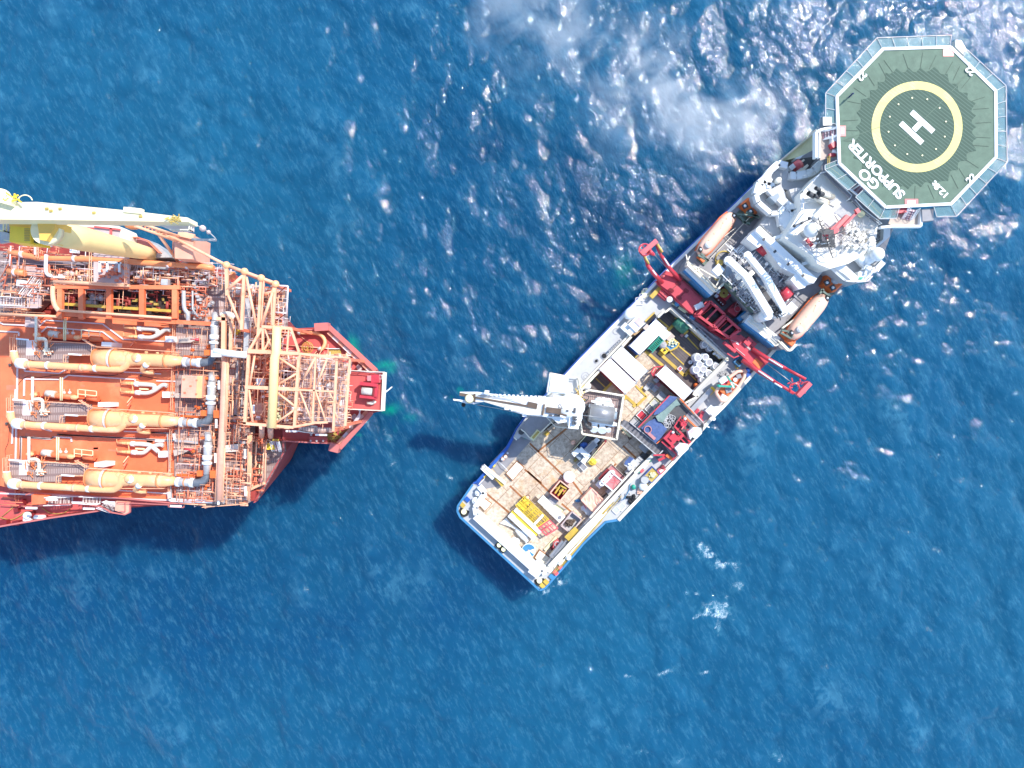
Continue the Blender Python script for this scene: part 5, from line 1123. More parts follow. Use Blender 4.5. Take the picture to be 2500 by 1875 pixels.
root,_=basket('q',((1430,430),(1560,520),(1500,570)),5.1,.5,'beige','long pale tray of papers next to the white bins','pale_yellow','tray')
root,q=basket('q',((1640,550),(1770,655),(1620,840)),5.1,1.,'pink_grey','grey tray holding a coil of brown rope','light_grey','tray')
r9=random.Random(9); m=mb(); 
for k in range(5): m.tube(smooth([P('q',1625+r9.uniform(-70,70),700+r9.uniform(-45,45),5.5+.1*i) for i in range(6)],5),.13,6)
m.build('rope_coil','brown_wood',root,split=False)
m=mb(); m.torus(P('q',1042,355,5.4),.38,.08,20,6); o=one(m,'rope_reel','brown_wood','small round reel with an orange middle at the end of the yellow frame','reel'); m=mb(); m.cyl(P('q',1042,355,5.1),P('q',1042,355,5.45),.32); m.build('reel_core','boat_orange',o)
crate('q',1140,390,1.2,1.,.4,5.1,'beige','small tray of brown shackles beside the yellow frame','tray','brown_wood')
# yellow lattice frame
root=top('lifting_frame','yellow lattice frame with a red end lying on the aft deck','frame','q',1150,600,5.1)
def qq(x,y,z=6.6): return P('q',x,y,z)
e0,e1=(1000,340),(1450,770); f0,f1=(880,465),(1290,870)
m=mb()
for off in (0,.12,.3,.55,.7,.86,1.):
    a=(e0[0]+(f0[0]-e0[0])*off,e0[1]+(f0[1]-e0[1])*off); b=(e1[0]+(f1[0]-e1[0])*off,e1[1]+(f1[1]-e1[1])*off)
    for z in (6.6,5.3): m.bar(qq(*a,z),qq(*(a[0]+(b[0]-a[0])*.72,a[1]+(b[1]-a[1])*.72),z),.11)
for t in (0,.12,.24,.36,.48,.6,.72): 
    a=(e0[0]+(e1[0]-e0[0])*t,e0[1]+(e1[1]-e0[1])*t); b=(f0[0]+(f1[0]-f0[0])*t,f0[1]+(f1[1]-f0[1])*t)
    for z in (6.6,5.3): m.bar(qq(*a,z),qq(*b,z),.11)
    for c in (a,b): m.bar(qq(*c,6.6),qq(*c,5.2),.16)
for t in np.arange(.26,.5,.035): a=(e0[0]+(e1[0]-e0[0])*t+(f0[0]-e0[0])*.1,e0[1]+(e1[1]-e0[1])*t+(f0[1]-e0[1])*.1); b=(a[0]-62,a[1]+62); m.bar(qq(*a),qq(*b),.08)
m.build('yellow_lattice','yellow_clean',root,split=False)
m=mb()
for off in (0,.3,.5,.8,1.):
    a=(e0[0]+(f0[0]-e0[0])*off,e0[1]+(f0[1]-e0[1])*off); b=(e1[0]+(f1[0]-e1[0])*off,e1[1]+(f1[1]-e1[1])*off)
    m.bar(qq(a[0]+(b[0]-a[0])*.73,a[1]+(b[1]-a[1])*.73),qq(*b),.18)
for t in (.75,.85,1.): a=(e0[0]+(e1[0]-e0[0])*t,e0[1]+(e1[1]-e0[1])*t); b=(f0[0]+(f1[0]-f0[0])*t,f0[1]+(f1[1]-f0[1])*t); m.bar(qq(*a),qq(*b),.2)
m.build('red_end','red_light',root,split=False)
m=mb(); m.bar(qq(1250,590,6.8),qq(1130,720,6.8),.4,.25); m.build('white_crossbeam','white_clean',root)
m=mb(); m.prism(PP('q',[(1170,850),(1240,760),(1440,780),(1390,860),(1290,880)],5.3),5.1); m.build('yellow_base','pale_yellow',root) if 0 else None
m=mb(); m.prism(PP('q',[(900,450),(1000,380),(1060,430),(1000,540)],5.6),5.3); m.build('yellow_plate','yellow_clean',root)
root=top('pipe_bundle','white and yellow bundle of beams lying along the yellow frame','beams','q',1000,680,5.1)
m=mb()
for k,w in ((0,.7),(2,.8)): m.bar(P('q',870-38*k,510+38*k,6.2),P('q',1210-38*k,830+38*k,6.2),w,.9)
m.bar(P('q',810,570,5.9),P('q',1120,880,5.9),.9,.8); m.build('white_beam','white_clean',root)
m=mb(); m.bar(P('q',830,540,6.0),P('q',1170,860,6.0),.5,.6); m.bar(P('q',880,610,6.2),P('q',1060,780,6.2),.35,.3); m.build('yellow_beam','yellow_clean',root)
root=top('rope_fan','fanned white rope sling lying left of the pipe bundle','rope','q',780,720,5.1); m=mb()
for k in range(9): 
    a=P('q',668+10*k,700-8*k,5.4); m.tube(smooth([a,P('q',790+3*k,740-3*k,5.6),P('q',900+5*k,800,5.7),P('q',1000+9*k,930-9*k,5.5)],5),.09,6)
m.build('sling_strand','white_clean',root,split=False)
root=top('white_float','long rounded white float at the foot of the pipe bundle','float','q',960,860,5.1); m=mb(); m.tube(PP('q',[(885,790),(930,830),(990,890),(1030,940),(1015,970)],5.6),.9,14,[.32,.5,.55,.4,.15]); m.build('float_body','white_clean',root)
m=mb(); m.sph(P('q',860,960,5.7),.92,16,(1.1,.95,.6),0,.06,rnd); o=one(m,'bulk_bag','sack','large white bag slumped against the stern beam','bag'); m=mb(); 
for k in range(7): m.box(P('q',850+18*k,1010+16*k,5.6),(.5,.3,.4),k)
one(m,'debris_line','beige','scatter of small pale offcuts along the stern beam','debris')
# round blue white disc
root=top('round_cover','round cover painted blue and cream with a small orange hub at the stern beam','cover','q',1055,1075,5.1); c=P('q',1055,1075,6.0)
m=mb(); m.cyl(Vector((c.x,c.y,5.1)),c,1.2,seg=40); m.build('cover_disc','white_clean',root)
m=mb()
for a0,a1 in ((R(20),R(200)),(R(-60),R(-35))): 
    pts=[c+Vector((0,0,.05))]+[c+Vector((math.cos(a0+(a1-a0)*k/16)*1.14,math.sin(a0+(a1-a0)*k/16)*1.14,.05)) for k in range(17)]; m.prism(pts,c.z+.004)
m.build('blue_sector','sky_blue',root); m=mb(); m.cyl(c,c+Vector((0,0,.15)),.17); m.build('hub','boat_orange',root)
root=top('hose_box','red box holding a coiled hose at the starboard rail near the stern','box','q',1420,985,5.1); m=mb(); m.prism(PP('q',[(1390,960),(1450,920),(1480,970),(1420,1050),(1380,1040)],6.4),5.1); m.build('box_body','red_light',root); m=mb(); m.torus(P('q',1440,990,6.5),.45,.12,16,6); m.build('coil','pink_grey',root); m=mb(); m.box(P('q',1385,1040,5.9),(.9,.6,.8),AX); m.build('base_block','dark_red',root)
m=mb(); m.prism(PP('q',[(1260,1060),(1420,880),(1440,920),(1290,1080)],5.5),5.1); one(m,'timber_stack','pale_yellow','stack of pale planks near the red hose box','planks')
# stores on the starboard walkway
crate('t',1130,800,2.2,1.9,1.,7.,'blue_paint','blue bin full of yellow and white fittings on the starboard walkway','bin','ochre')
r3=random.Random(3); m=mb()
for k in range(26): m.sph(P('t',1130+r3.uniform(-70,75),800+r3.uniform(-55,55),8.),.17,6)
one(m,'fittings_heap','pale_yellow','loose yellow and white fittings heaped in the blue bin','fittings')
root=top('launch_box','red and white box hanging over the starboard edge','box','t',1360,700,7.); m=mb(); m.prism(PP('t',[(1240,720),(1310,640),(1480,660),(1340,800),(1290,780)],8.),7.); m.build('box_frame','red_light',root); m=mb(); m.prism(PP('t',[(1300,700),(1350,660),(1420,680),(1340,750)],8.2),8.); m.build('box_lid','cream_paint',root); m=mb(); m.box(P('t',1400,610,8.2),(.6,.5,.9),AX); m.build('motor','dark_red',root)
m=mb(); m.cyl(P('t',945,920,7.),P('t',945,920,8.1),.68,seg=20); o=one(m,'drum','light_grey','grey drum with flat lid beside the blue bin','drum'); m=mb(); m.torus(P('t',945,920,8.12),.66,.06); m.build('drum_rim','mid_grey',o)
m=mb(); m.sph(P('t',905,1080,7.6),.75,12,(1,1,.7)); one(m,'canister','white_clean','white rounded canister on the starboard walkway','canister')
m=mb(); m.sph(P('t',670,1100,7.4),.4,10,(1.,1.2,.8)); one(m,'canister','teal_paint','small bright green canister on the starboard walkway','canister')
m=mb(); 
for k in range(6): m.tube(smooth([P('t',760+r3.uniform(-10,120),1180+r3.uniform(-60,80),7.2) for _ in range(4)],4),.12,5)
one(m,'rope_heap','boat_orange','heap of orange rope on the starboard walkway','rope')
m=mb(); 
for k in range(3): m.tube(smooth([P('t',960+r3.uniform(-10,60),1020+r3.uniform(-20,50),7.2) for _ in range(4)],4),.1,5)
one(m,'rope_heap','ochre','small heap of tan rope by the white canister','rope')
m=mb(); 
for k in range(10): p=P('t',560+r3.uniform(-30,150),1400+r3.uniform(-100,80)-0,7.3); m.sph(p,.35,7,(1,1,.6),0,.3,r3)
one(m,'black_netting','black_rubber','heap of black netting at the starboard edge','netting')
m=mb()
for k in range(8): m.tube(smooth([P('t',500+r3.uniform(-30,120),1330+r3.uniform(-90,60),7.15) for _ in range(4)],4),.06,5)
one(m,'cable_tangle','lag_grey','tangle of pale cable left of the black netting','cable')
for x,y,l in ((380,1580,'pale flat panel frame nearest the black netting'),(250,1659,'pale flat panel frame further aft on the walkway step')):
    p=P('t',x,y,7.15); m=mb(); m.box(p,(1.15,.95,.12),AX,7.01); o=one(m,'panel','light_grey',l,'panel','flat panels on the starboard walkway'); m=mb()
    for a in range(4): 
        t1=AX+a*R(90); n_=Vector((math.cos(t1),math.sin(t1),0)); s_=Vector((-n_.y,n_.x,0)); L1,L2_=((.58,.52),(.48,.62))[a%2]; m.bar(p+n_*L1-s_*L2_,p+n_*L1+s_*L2_,.08,.1)
    m.build('panel_frame','white_clean',o)
m=mb(); m.bar(P('t',780,730,7.4),P('t',1060,450,7.4),.35,.3); one(m,'rail_guard','teal_paint','teal strip along the inner edge of the starboard walkway','strip')
for x,y,mt,l in ((1010,520,'boat_orange','orange container in the clutter along the teal strip'),(1070,450,'green_paint','green bundle in the clutter along the teal strip'),(950,590,'white_clean','white bottle in the clutter along the teal strip'),(880,700,'red_light','small red and white item at the end of the teal strip')):
    m=mb(); m.box(P('t',x,y,7.6),(.7,.5,.6),AX); one(m,'small_box',mt,l,'box')
m=mb(); m.tube(PP('t',[(300,1440),(430,1400),(560,1180),(600,920)],7.2),.07,5); one(m,'blue_hose','sky_blue','thin blue hose running along the starboard walkway','hose')
# grey blue tarp box, small units at the rail
root=top('covered_pallet','pallet load covered by a blue and white tarpaulin at the starboard rail','pallet','t',640,520,5.1)
m=mb(); m.prism(PP('t',[(580,340),(830,520),(650,710),(440,560),(450,500)],6.9),5.1); m.build('load','light_grey',root); m=mb(); m.prism(PP('t',[(580,345),(680,400),(520,560),(440,530),(470,460)],7.),6.904); m.build('blue_cover','blue_tarp',root)
m=mb(); 
for k in range(14): m.sph(P('t',600+r3.uniform(-60,120),560+r3.uniform(-50,80),6.95),.4,7,(1.2,.8,.3),r3.random()*3,.3,r3)
m.build('crumpled_cover','sack',root,split=False)
for x,y,l in ((930,140,'pale blue box under the edge of the ribbed walkway'),(850,460,'light grey locker between the covered pallet and the ribbed walkway'),(590,760,'light grey locker between the pink topped container and the covered pallet'),(120,1240,'light grey locker between the orange basket and the pink topped container')):
    m=mb(); m.box(P('t',x,y,6.2),(1.6,1.1,1.1),-R(44)); one(m,'rail_locker','light_grey',l,'locker','grey lockers along the starboard cargo rail')
for x,y,l in ((930,330,'dark opening box between the lockers by the covered pallet'),(490,830,'dark opening box left of the covered pallet'),(10,1350,'dark opening box beside the orange basket')):
    m=mb(); m.box(P('t',x,y,5.9),(1.3,.9,.8),AX); one(m,'dark_box','dark_grey',l,'box','dark boxes along the starboard cargo rail')
# ================= launch skid (starboard aft)
root=top('launch_skid','black floored equipment skid with red machinery overhanging the starboard side','skid','s',900,700,5.1)
m=mb(); m.prism(PP('s',[(420,700),(1000,110),(1180,150),(1250,240),(1420,410),(1620,620),(1590,740),(1380,960),(1130,1190),(1040,1270),(880,1100),(760,980)],8.4),7.6); m.build('skid_floor','dark_grey',root)
m=mb(); m.prism(PP('s',[(980,120),(1130,140),(1100,200),(820,440),(700,470),(760,360)],8.7),8.404); m.prism(PP('s',[(730,530),(830,600),(950,720),(840,880),(740,970),(480,700),(620,580)],8.66),8.404); m.build('blue_tarpaulin','blue_tarp',root)
m=mb(); m.prism(PP('s',[(1120,180),(1190,280),(1100,310),(960,460),(870,600),(790,580),(740,490),(900,380)],9.),8.704); m.build('green_tarpaulin','green_tarp',root)
m=mb(); m.prism(PP('s',[(620,600),(780,680),(700,800),(560,700)],8.9),8.664) if 0 else None
m.torus(P('s',600,730,8.9),.6,.09) ; m.bar(P('s',610,790,8.9),P('s',730,900,8.9),.5,.2); m.build('lifting_ring','pink_roof',root)
m=mb()
for a,b,w in (((430,690),(990,115),.18),((1080,670),(1370,960),.3),((850,940),(1130,1180),.3),((1080,670),(1200,490),.2),((860,900),(1010,750),.2),((1130,1180),(1040,1270),.2),((1370,960),(1280,1010),.2),((1140,830),(1280,980),.2),((700,1190),(900,1180),.25)): m.bar(P('s',*a,9.2),P('s',*b,9.2),w)
m.build('red_beam','red_paint',root)
m=mb(); m.bar(P('s',1250,480,9.3),P('s',1510,720,9.3),.25); m.bar(P('s',1180,170,9.),P('s',1440,440,9.),.25); m.bar(P('s',760,980,9.),P('s',860,890,9.),.14); m.build('orange_beam','orange_peel',root)
m=mb()
for k in range(22): p=P('s',940+r3.uniform(-50,130),600+r3.uniform(-120,100),8.6); m.torus(p,r3.uniform(.2,.45),.05,12,5)
m.build('shackles','lag_grey',root,split=False)
m=mb(); m.prism(PP('s',[(1270,500),(1330,420),(1570,600),(1560,640),(1480,690)],8.5),8.404); m.prism(PP('s',[(860,960),(930,1000),(1120,1190),(1060,1240)],8.5),8.404); m.build('grid_panel','mid_grey',root)
m=mb(); m.rail(PP('s',[(1240,240),(1600,620)],8.4),1.,.1); m.rail(PP('s',[(1140,1190),(1050,1280)],8.4),1.,.1); m.build('skid_railing','pink_grey',root)
for x,y in ((480,760),(900,1180),(1100,150),(1300,900)): m=mb(); p=P('s',x,y,7.6); m.bar(p,Vector((p.x,p.y,5.06)),.3); m.build('skid_leg','dark_red',root)
for (x,y),l in (((1215,620),'red valve machinery on the skid, the upper of the two'),((1000,860),'red valve machinery on the skid, the lower blockier one')):
    c=P('s',x,y,8.4); rt=thing('valve_unit',l,'machinery',c,'red valve machinery on the launch skid'); m=mb()
    rr=random.Random(int(x))
    if x>1100:
        for k in range(26): p=c+Vector((rr.uniform(-.7,.6),rr.uniform(-1.1,.9),rr.uniform(.3,1.4))); m.bar(p,p+Vector((rr.uniform(-1,1),rr.uniform(-1,1),rr.uniform(-.5,.5)))*.6,.14)
        m.cyl(c+Vector((0,0,0)),c+Vector((0,0,1.3)),.5)
    else:
        m.box(c+Vector((-.1,-.1,1.5)),(1.9,1.9,1.5),AX); m.box(c+Vector((1.5,0,1.2)),(1.4,.5,.5),AX); m.box(c+Vector((0,0,1.8)),(.9,.9,.3),AX); m.box(c+Vector((.3,-1.6,1.1)),(.5,.8,.8),AX)
    m.build('valve_block','red_paint',rt,split=False); m=mb(); m.sph(c+Vector((.1,.9,1.8)),.25,8); m.build('white_cap','white_clean',rt)
for (pts,l) in (([(1330,770),(1420,690),(1560,700),(1575,800),(1480,895),(1400,860),(1370,910)],'white winch cabinet overhanging the side, the upper of the two'),([(1090,1060),(1180,970),(1320,990),(1335,1075),(1230,1175),(1150,1190),(1150,1130)],'white winch cabinet overhanging the side, the lower of the two')):
    q=PP('s',pts,10.2); rt=thing('winch_cabinet',l,'cabinet',base_of(q,8.4),'white winch cabinets on the launch skid'); m=mb(); m.prism(q,8.4); m.build('cabinet_body','white_clean',rt)
    a,b=pts[0],pts[1]; m=mb(); m.prism(PP('s',[(a[0]+18,a[1]),(b[0]-5,b[1]+12),(b[0]+40,b[1]+42),(a[0]+62,a[1]+32)],10.26),10.204); m.build('vent_grille','pink_grey',rt)
root=top('ribbed_walkway','dark ribbed walkway bridging from the crane winch to the launch skid','walkway','s',480,850,5.1)
m=mb(); m.prism(PP('s',[(105,640),(170,550),(280,600),(400,670),(760,980),(880,1100),(780,1200)],8.),7.7); m.build('walkway_deck','corrugated',root)
m=mb(); m.bar(P('s',110,640,8.2),P('s',775,1200,8.2),.18,.3); m.bar(P('s',280,600,8.2),P('s',755,985,8.2),.15,.3);m.bar(P('s',775,1200,8.2),P('s',885,1090,8.2),.18,.3); m.rail(PP('s',[(110,640),(775,1200)],8.),1.,.06); m.build('walkway_edge','lag_grey',root)
for x,y in ((180,600),(500,900),(780,1150)): m=mb(); p=P('s',x,y,7.7); m.bar(p,Vector((p.x,p.y,5.06)),.3); m.build('walkway_leg','mid_grey',root)
root=top('stool_frame','small dark trestle with pale bars left of the ribbed walkway','trestle','s',220,790,5.1); m=mb(); m.bar(P('s',140,710,5.9),P('s',290,860,5.9),.3); m.build('trestle_bar','pale_yellow',root); m=mb(); m.bar(P('s',130,750,5.6),P('s',170,730,5.6),.4,.5); m.bar(P('s',250,890,5.6),P('s',300,870,5.6),.5,.5); m.build('trestle_foot','brown_wood',root)
root=top('valve_rack','red racks of fittings behind the launch skid on the starboard walkway','rack','s',1530,440,7.); m=mb(); m.bar(P('s',1450,430,7.8),P('s',1510,360,7.8),.5,.8); m.bar(P('s',1530,530,7.8),P('s',1590,400,7.8),.5,.8); m.bar(P('s',1500,500,7.8),P('s',1590,570,7.8),.3,.5); m.build('rack_frame','red_paint',root)
root=top('hose_rack','red and orange rack of gear hanging at the aft end of the launch skid','rack','s',860,1230,7.); m=mb(); m.bar(P('s',780,1270,7.8),P('s',930,1190,7.8),.7,.7); m.build('rack_frame','red_paint',root); m=mb(); m.bar(P('s',930,1180,8.2),P('s',1050,1270,8.2),.5,.5); m.build('rack_arm','orange_peel',root); m=mb(); m.bar(P('s',760,1230,7.8),P('s',850,1190,7.8),.6,.8); m.build('rack_gear','dark_grey',root)
m=mb(); m.bar(P('s',1610,640,8.8),P('s',1710,690,8.8),.2); m.cyl(P('s',1790,535,8.3),P('s',1790,535,8.6),.32); one(m,'signal_bracket','white_clean','thin white bracket and lamp sticking out over the starboard side','bracket')
# ================= red launch frames
def launch(name,label,mir):
    pass
root=top('launch_crane','red launch frame with its arms swung out over the port side','launch frame','l',600,900,7)
m=mb(); m.prism(PP('l',[(370,640),(430,560),(560,600),(640,700),(900,960),(780,1140),(700,1080),(440,820),(280,700)],9.4),8.6); pf=m.build('platform','red_paint',root)
m=mb(); m.bar(P('l',490,820,9.46),P('l',600,720,9.46),.14,.08); m.bar(P('l',600,920,9.46),P('l',700,820,9.46),.14,.08)
for x,y in ((480,815),(505,830),(575,720),(600,735),(590,910),(610,930),(685,820),(705,835)): m.cyl(P('l',x,y,9.4),P('l',x,y,9.62),.3)
m.build('deck_joint','dark_red',pf)
for pts in (((340,770,9.5),(180,480,12.)),((640,690,9.5),(400,400,12.),(380,370,12.3))):
    pass
m=mb(); m.tube([P('l',370,720,9.8),P('l',250,590,11.),P('l',160,470,11.8)],.5,10,[.38,.38,.3]); m.tube([P('l',170,480,11.8),P('l',120,340,12.6)],.22,8); m.build('arm','red_paint',root)
m=mb(); m.tube([P('l',620,680,9.8),P('l',480,540,11.),P('l',360,360,12.2)],.5,10,[.38,.36,.28]); m.tube([P('l',360,370,12.2),P('l',290,210,12.8)],.24,8); m.build('arm','red_paint',root)
m=mb(); m.tube([P('l',345,700,10.2),P('l',240,550,11.6)],.13,8); m.tube([P('l',490,540,11.),P('l',400,395,12.5)],.13,8); m.build('hydraulic_ram','white_clean',root)
m=mb(); m.tube([P('l',190,465,12.2),P('l',130,370,12.8)],.18,8); m.tube([P('l',370,310,12.8),P('l',300,200,13.)],.22,8); m.build('ram_body','ochre',root)
m=mb(); m.bar(P('l',85,335,13.2),P('l',290,155,13.2),.75,.8); m.build('head_beam','red_light',root)
m=mb(); c=P('l',135,275,12.9); m.torus(c,.95,.12,22,6); 
for k in range(6): a=k*math.pi/3; m.bar(c,c+Vector((math.cos(a),math.sin(a),0))*.95,.1)
m.cyl(c+Vector((0,0,-.3)),c+Vector((0,0,.2)),.25); m.build('sheave_wheel','red_paint',root)
m=mb(); m.cyl(P('l',180,290,12.8),P('l',260,345,12.4),.5,.25); m.build('docking_head','red_paint',root)
m=mb(); m.tube([P('l',260,340,12.3),P('l',440,530,9.8)],.05,5); m.build('umbilical','steel',root)
m=mb(); m.tube(PP('l',[(340,640),(420,560)],9.9),.13); m.tube(PP('l',[(370,650),(400,620)],10.),.18); m.build('cross_tube','red_light',root)
m=mb(); m.bar(P('l',640,700,8.8),P('l',900,950,8.8),.4,.6); m.bar(P('l',300,720,8.8),P('l',760,1130,8.8),.4,.6); m.build('side_girder','red_paint',root)
m=mb(); m.bar(P('l',810,1060,9.6),P('l',920,1010,9.6),.9,.6); m.box(P('l',880,1020,10.),(1.,.6,.5),AX); m.build('cable_guide','white_paint',root)
root2=top('hydraulic_skid','red hydraulic power pack beside the port launch frame','power pack','l',410,870,7.); m=mb(); m.prism(PP('l',[(310,870),(370,800),(500,900),(420,960)],8.4),7.1); m.build('pack_tray','red_paint',root2); m=mb(); m.prism(PP('l',[(350,850),(380,820),(470,890),(420,930)],8.5),8.404); m.build('pack_well','dark_red',root2); m=mb()
for k in range(9): m.torus(P('l',360+10*k,840+9*k,8.6),.3,.07,10,5)
m.build('pack_piping','red_light',root2,split=False); m=mb(); m.cyl(P('l',470,945,8.4),P('l',470,945,9.),.5); m.build('accumulator','white_clean',root2)
for x,y in ((575,1000),(775,1190)): m=mb(); m.sph(P('l',x,y,8.),.55,10); one(m,'blue_float','sky_blue','blue round float '+('nearest the port launch frame platform' if x<600 else 'beside the first red cable winch'),'float','blue floats by the red launch gear')
m=mb(); m.bar(P('l',590,1050,7.8),P('l',690,1120,7.8),.4,.4); m.bar(P('l',700,1120,7.8),P('l',740,1090,7.8),.2,.2); m.bar(P('l',500,1000,7.6),P('l',570,1040,7.6),.2); one(m,'yellow_strut','pale_yellow','pale yellow strut lying beside the port launch frame','strut')
# starboard launch frame
root=top('launch_crane','red launch frame with its arms swung out over the starboard side','launch frame','m',450,850,7)
m=mb(); m.prism(PP('m',[(170,700),(240,640),(340,670),(500,860),(700,1015),(590,1120),(480,1060),(250,850)],9.4),8.6); pf=m.build('platform','red_paint',root)
m=mb(); m.prism(PP('m',[(530,960),(630,1040),(570,1110),(480,1020)],9.5),9.404); m.build('orange_plate','orange_peel',root)
m=mb(); m.bar(P('m',360,760,9.46),P('m',460,860,9.46),.3,.08); m.bar(P('m',260,830,9.46),P('m',380,930,9.46),.1,.08); m.bar(P('m',190,720,9.46),P('m',300,760,9.46),.05,.08); m.build('deck_slot','pink_grey',pf)
m=mb(); t_=PP('m',[(258,765),(300,790),(285,750)],9.5); m.prism(t_,9.404); m.build('white_arrow','white_clean',pf)
m=mb(); m.tube([P('m',480,840,9.8),P('m',700,980,10.6),P('m',940,1110,11.6)],.5,10,[.38,.38,.28]); m.tube([P('m',930,1105,11.6),P('m',1200,1250,12.4)],.26,8); m.build('arm','red_paint',root)
m=mb(); m.tube([P('m',340,990,9.8),P('m',560,1140,10.6),P('m',780,1280,11.6)],.5,10,[.38,.38,.28]); m.tube([P('m',770,1275,11.6),P('m',1040,1440,12.4)],.26,8); m.build('arm','red_paint',root)
m=mb(); m.tube([P('m',700,975,11.),P('m',890,1090,11.9)],.13,8); m.tube([P('m',560,1135,11.),P('m',760,1270,11.9)],.13,8); m.tube([P('m',780,1300,12.2),P('m',880,1360,12.4)],.12,8); m.build('hydraulic_ram','white_clean',root)
m=mb(); m.bar(P('m',1255,1300,12.9),P('m',1090,1475,12.9),.75,.8); m.build('head_beam','red_light',root)
m=mb(); c=P('m',1050,1370,12.4); m.torus(c,.8,.13,18,6)
for k in range(18): p=c+Vector((rnd.uniform(-.9,1.9),rnd.uniform(-.4,1.1),rnd.uniform(-.3,.3))); m.bar(p,p+Vector((rnd.uniform(-.7,.7),rnd.uniform(-.7,.7),0)),.18)
m.build('docking_head','red_paint',root,split=False)
m=mb(); m.tube([P('m',650,1020,9.8),P('m',1060,1330,12.2)],.06,5); m.build('umbilical','steel',root)
m=mb(); m.bar(P('m',90,750,9.2),P('m',250,880,9.2),.5,.6); m.bar(P('m',300,660,9.2),P('m',470,790,9.2),.5,.5); m.box(P('m',430,740,10.),(1.3,1.1,.9),AX); m.box(P('m',500,780,9.6),(.9,.7,.6),AX); wall(m,'m',[(140,900),(230,960),(300,930)],9.,.2,.2); m.build('side_girder','red_paint',root)
root=top('diver_panel','blue framed control panel beside the starboard launch frame','panel','m',300,1010,7.); m=mb(); m.box(P('m',305,1010,8.2),(1.4,1.3,1.2),AX,7.1); m.build('panel_body','sky_blue',root); m=mb(); m.box(P('m',305,1010,8.3),(1.,.9,.1),AX,8.204); m.build('panel_screen','glass',root)
m=mb(); m.torus(P('m',275,1080,7.5),.28,.1,12,6); one(m,'hose_coil','yellow_paint','small yellow coil under the blue control panel','coil')
m=mb(); m.sph(P('m',415,1125,8.),.45,10); m.box(P('m',420,1180,7.9),(.9,.8,.8),AX); one(m,'blue_bin','blue_paint','small blue bin at the bow of the open rescue boat','bin')
m=mb()
for k in range(26): m.torus(P('m',40+r3.uniform(0,140),1190+r3.uniform(-60,60)-k*0,7.4),.2,.07,8,4)
one(m,'shackle_pile','lag_grey','pile of chain and shackles on the deck by the open rescue boat','chain')
# two red cable winches
def winch(f,q,dr,label):
    root=thing('cable_winch',label,'winch',base_of(PP(f,q,9.),7.1),'red cable winches amidships')
    t=PP(f,q,10.4); m=mb()
    for i in range(4): m.bar(t[i],t[(i+1)%4],.4,.4); m.bar(t[i],Vector((t[i].x,t[i].y,7.1)),.4,.4); m.bar(Vector((t[i].x,t[i].y,7.5)),Vector((t[(i+1)%4].x,t[(i+1)%4].y,7.5)),.4,.5)
    m.bar((t[0]+t[1])/2,(t[2]+t[3])/2,.3,.3); m.build('winch_frame','red_paint',root,split=False)
    a,b=P(f,*dr[0],8.9),P(f,*dr[1],8.9); m=mb(); m.cyl(a,b,1.25,seg=24); d=m.build('cable_drum','black_rubber',root)
    m=mb(); e=(b-a).normalized()*.1; m.cyl(a-e,a,1.5,seg=24); m.cyl(b,b+e,1.5,seg=24); m.build('drum_flange','red_paint',root)
    m=mb(); m.prism([Vector((p.x,p.y,7.3)) for p in t],7.1); m.build('winch_base','dark_red',root)
    m=mb(); m.bar(Vector(t[3])+Vector((0,0,-1.6)),Vector(t[0])+Vector((0,0,-1.6)),1.0,1.6); m.build('motor_cover','red_paint',root)
winch('l',[(1020,980),(1210,1150),(1055,1310),(850,1160)],((975,1090),(1090,1215)),'red framed cable winch with black drum, nearer the port side')
winch('l',[(1230,1190),(1420,1360),(1270,1460),(1080,1340)],((1180,1290),(1290,1400)),'red framed cable winch with black drum, nearer the starboard side')
# two red power packs
root=top('power_pack','dark red power pack with open coiled top, under the green screen wall','power pack','y',1090,950,7.1); m=mb(); m.prism(PP('y',[(1060,740),(1310,990),(1140,1170),(870,940)],9.2),7.1); m.build('pack_frame','red_paint',root); m=mb(); m.prism(PP('y',[(1060,830),(1200,980),(1110,1100),(950,950)],9.3),9.204); m.build('pack_well','dark_red',root); m=mb()
for k in range(5): m.torus(P('y',1070,930,9.4),.25+.12*k,.06,16,5)
m.build('hose_coil','ochre',root,split=False); m=mb(); m.prism(PP('y',[(820,1060),(920,960),(1160,1230),(1060,1320)],8.2),7.1); m.build('pack_tray','dark_red',root); m=mb()
for x,y in ((1195,970),(910,1140),(980,1210),(1040,1260)): m.sph(P('y',x,y,9.3 if x>1100 else 8.3),.14,8)
m.sph(P('y',910,880,9.),.5,10); m.box(P('y',860,1000,8.8),(.6,.6,.6),AX); m.build('white_fitting','white_clean',root)
root=top('power_pack','dark red power pack with a round hose ring on top, nearer the starboard side','power pack','y',1450,1360,7.1); m=mb(); m.prism(PP('y',[(1560,1090),(1740,1260),(1500,1540),(1420,1640),(1180,1480),(1230,1380)],9.2),7.1); m.build('pack_body','red_paint',root); m=mb(); m.prism(PP('y',[(1500,1120),(1560,1110),(1620,1200),(1500,1330),(1260,1400)],9.3),9.204); m.build('pack_well','dark_red',root)
m=mb(); m.torus(P('y',1480,1400,9.5),.5,.06,24,5); m.tube(smooth(PP('y',[(1790,1275),(1500,1305),(1400,1350),(1520,1090),(1570,1080)],9.6),5),.05,5); m.build('hose_ring','pink_roof',root); m=mb()
for x,y in ((1495,1190),(1530,1230),(1565,1190)): m.box(P('y',x,y,9.6),(.25,.25,.2),.7)
m.build('white_cap','white_clean',root)
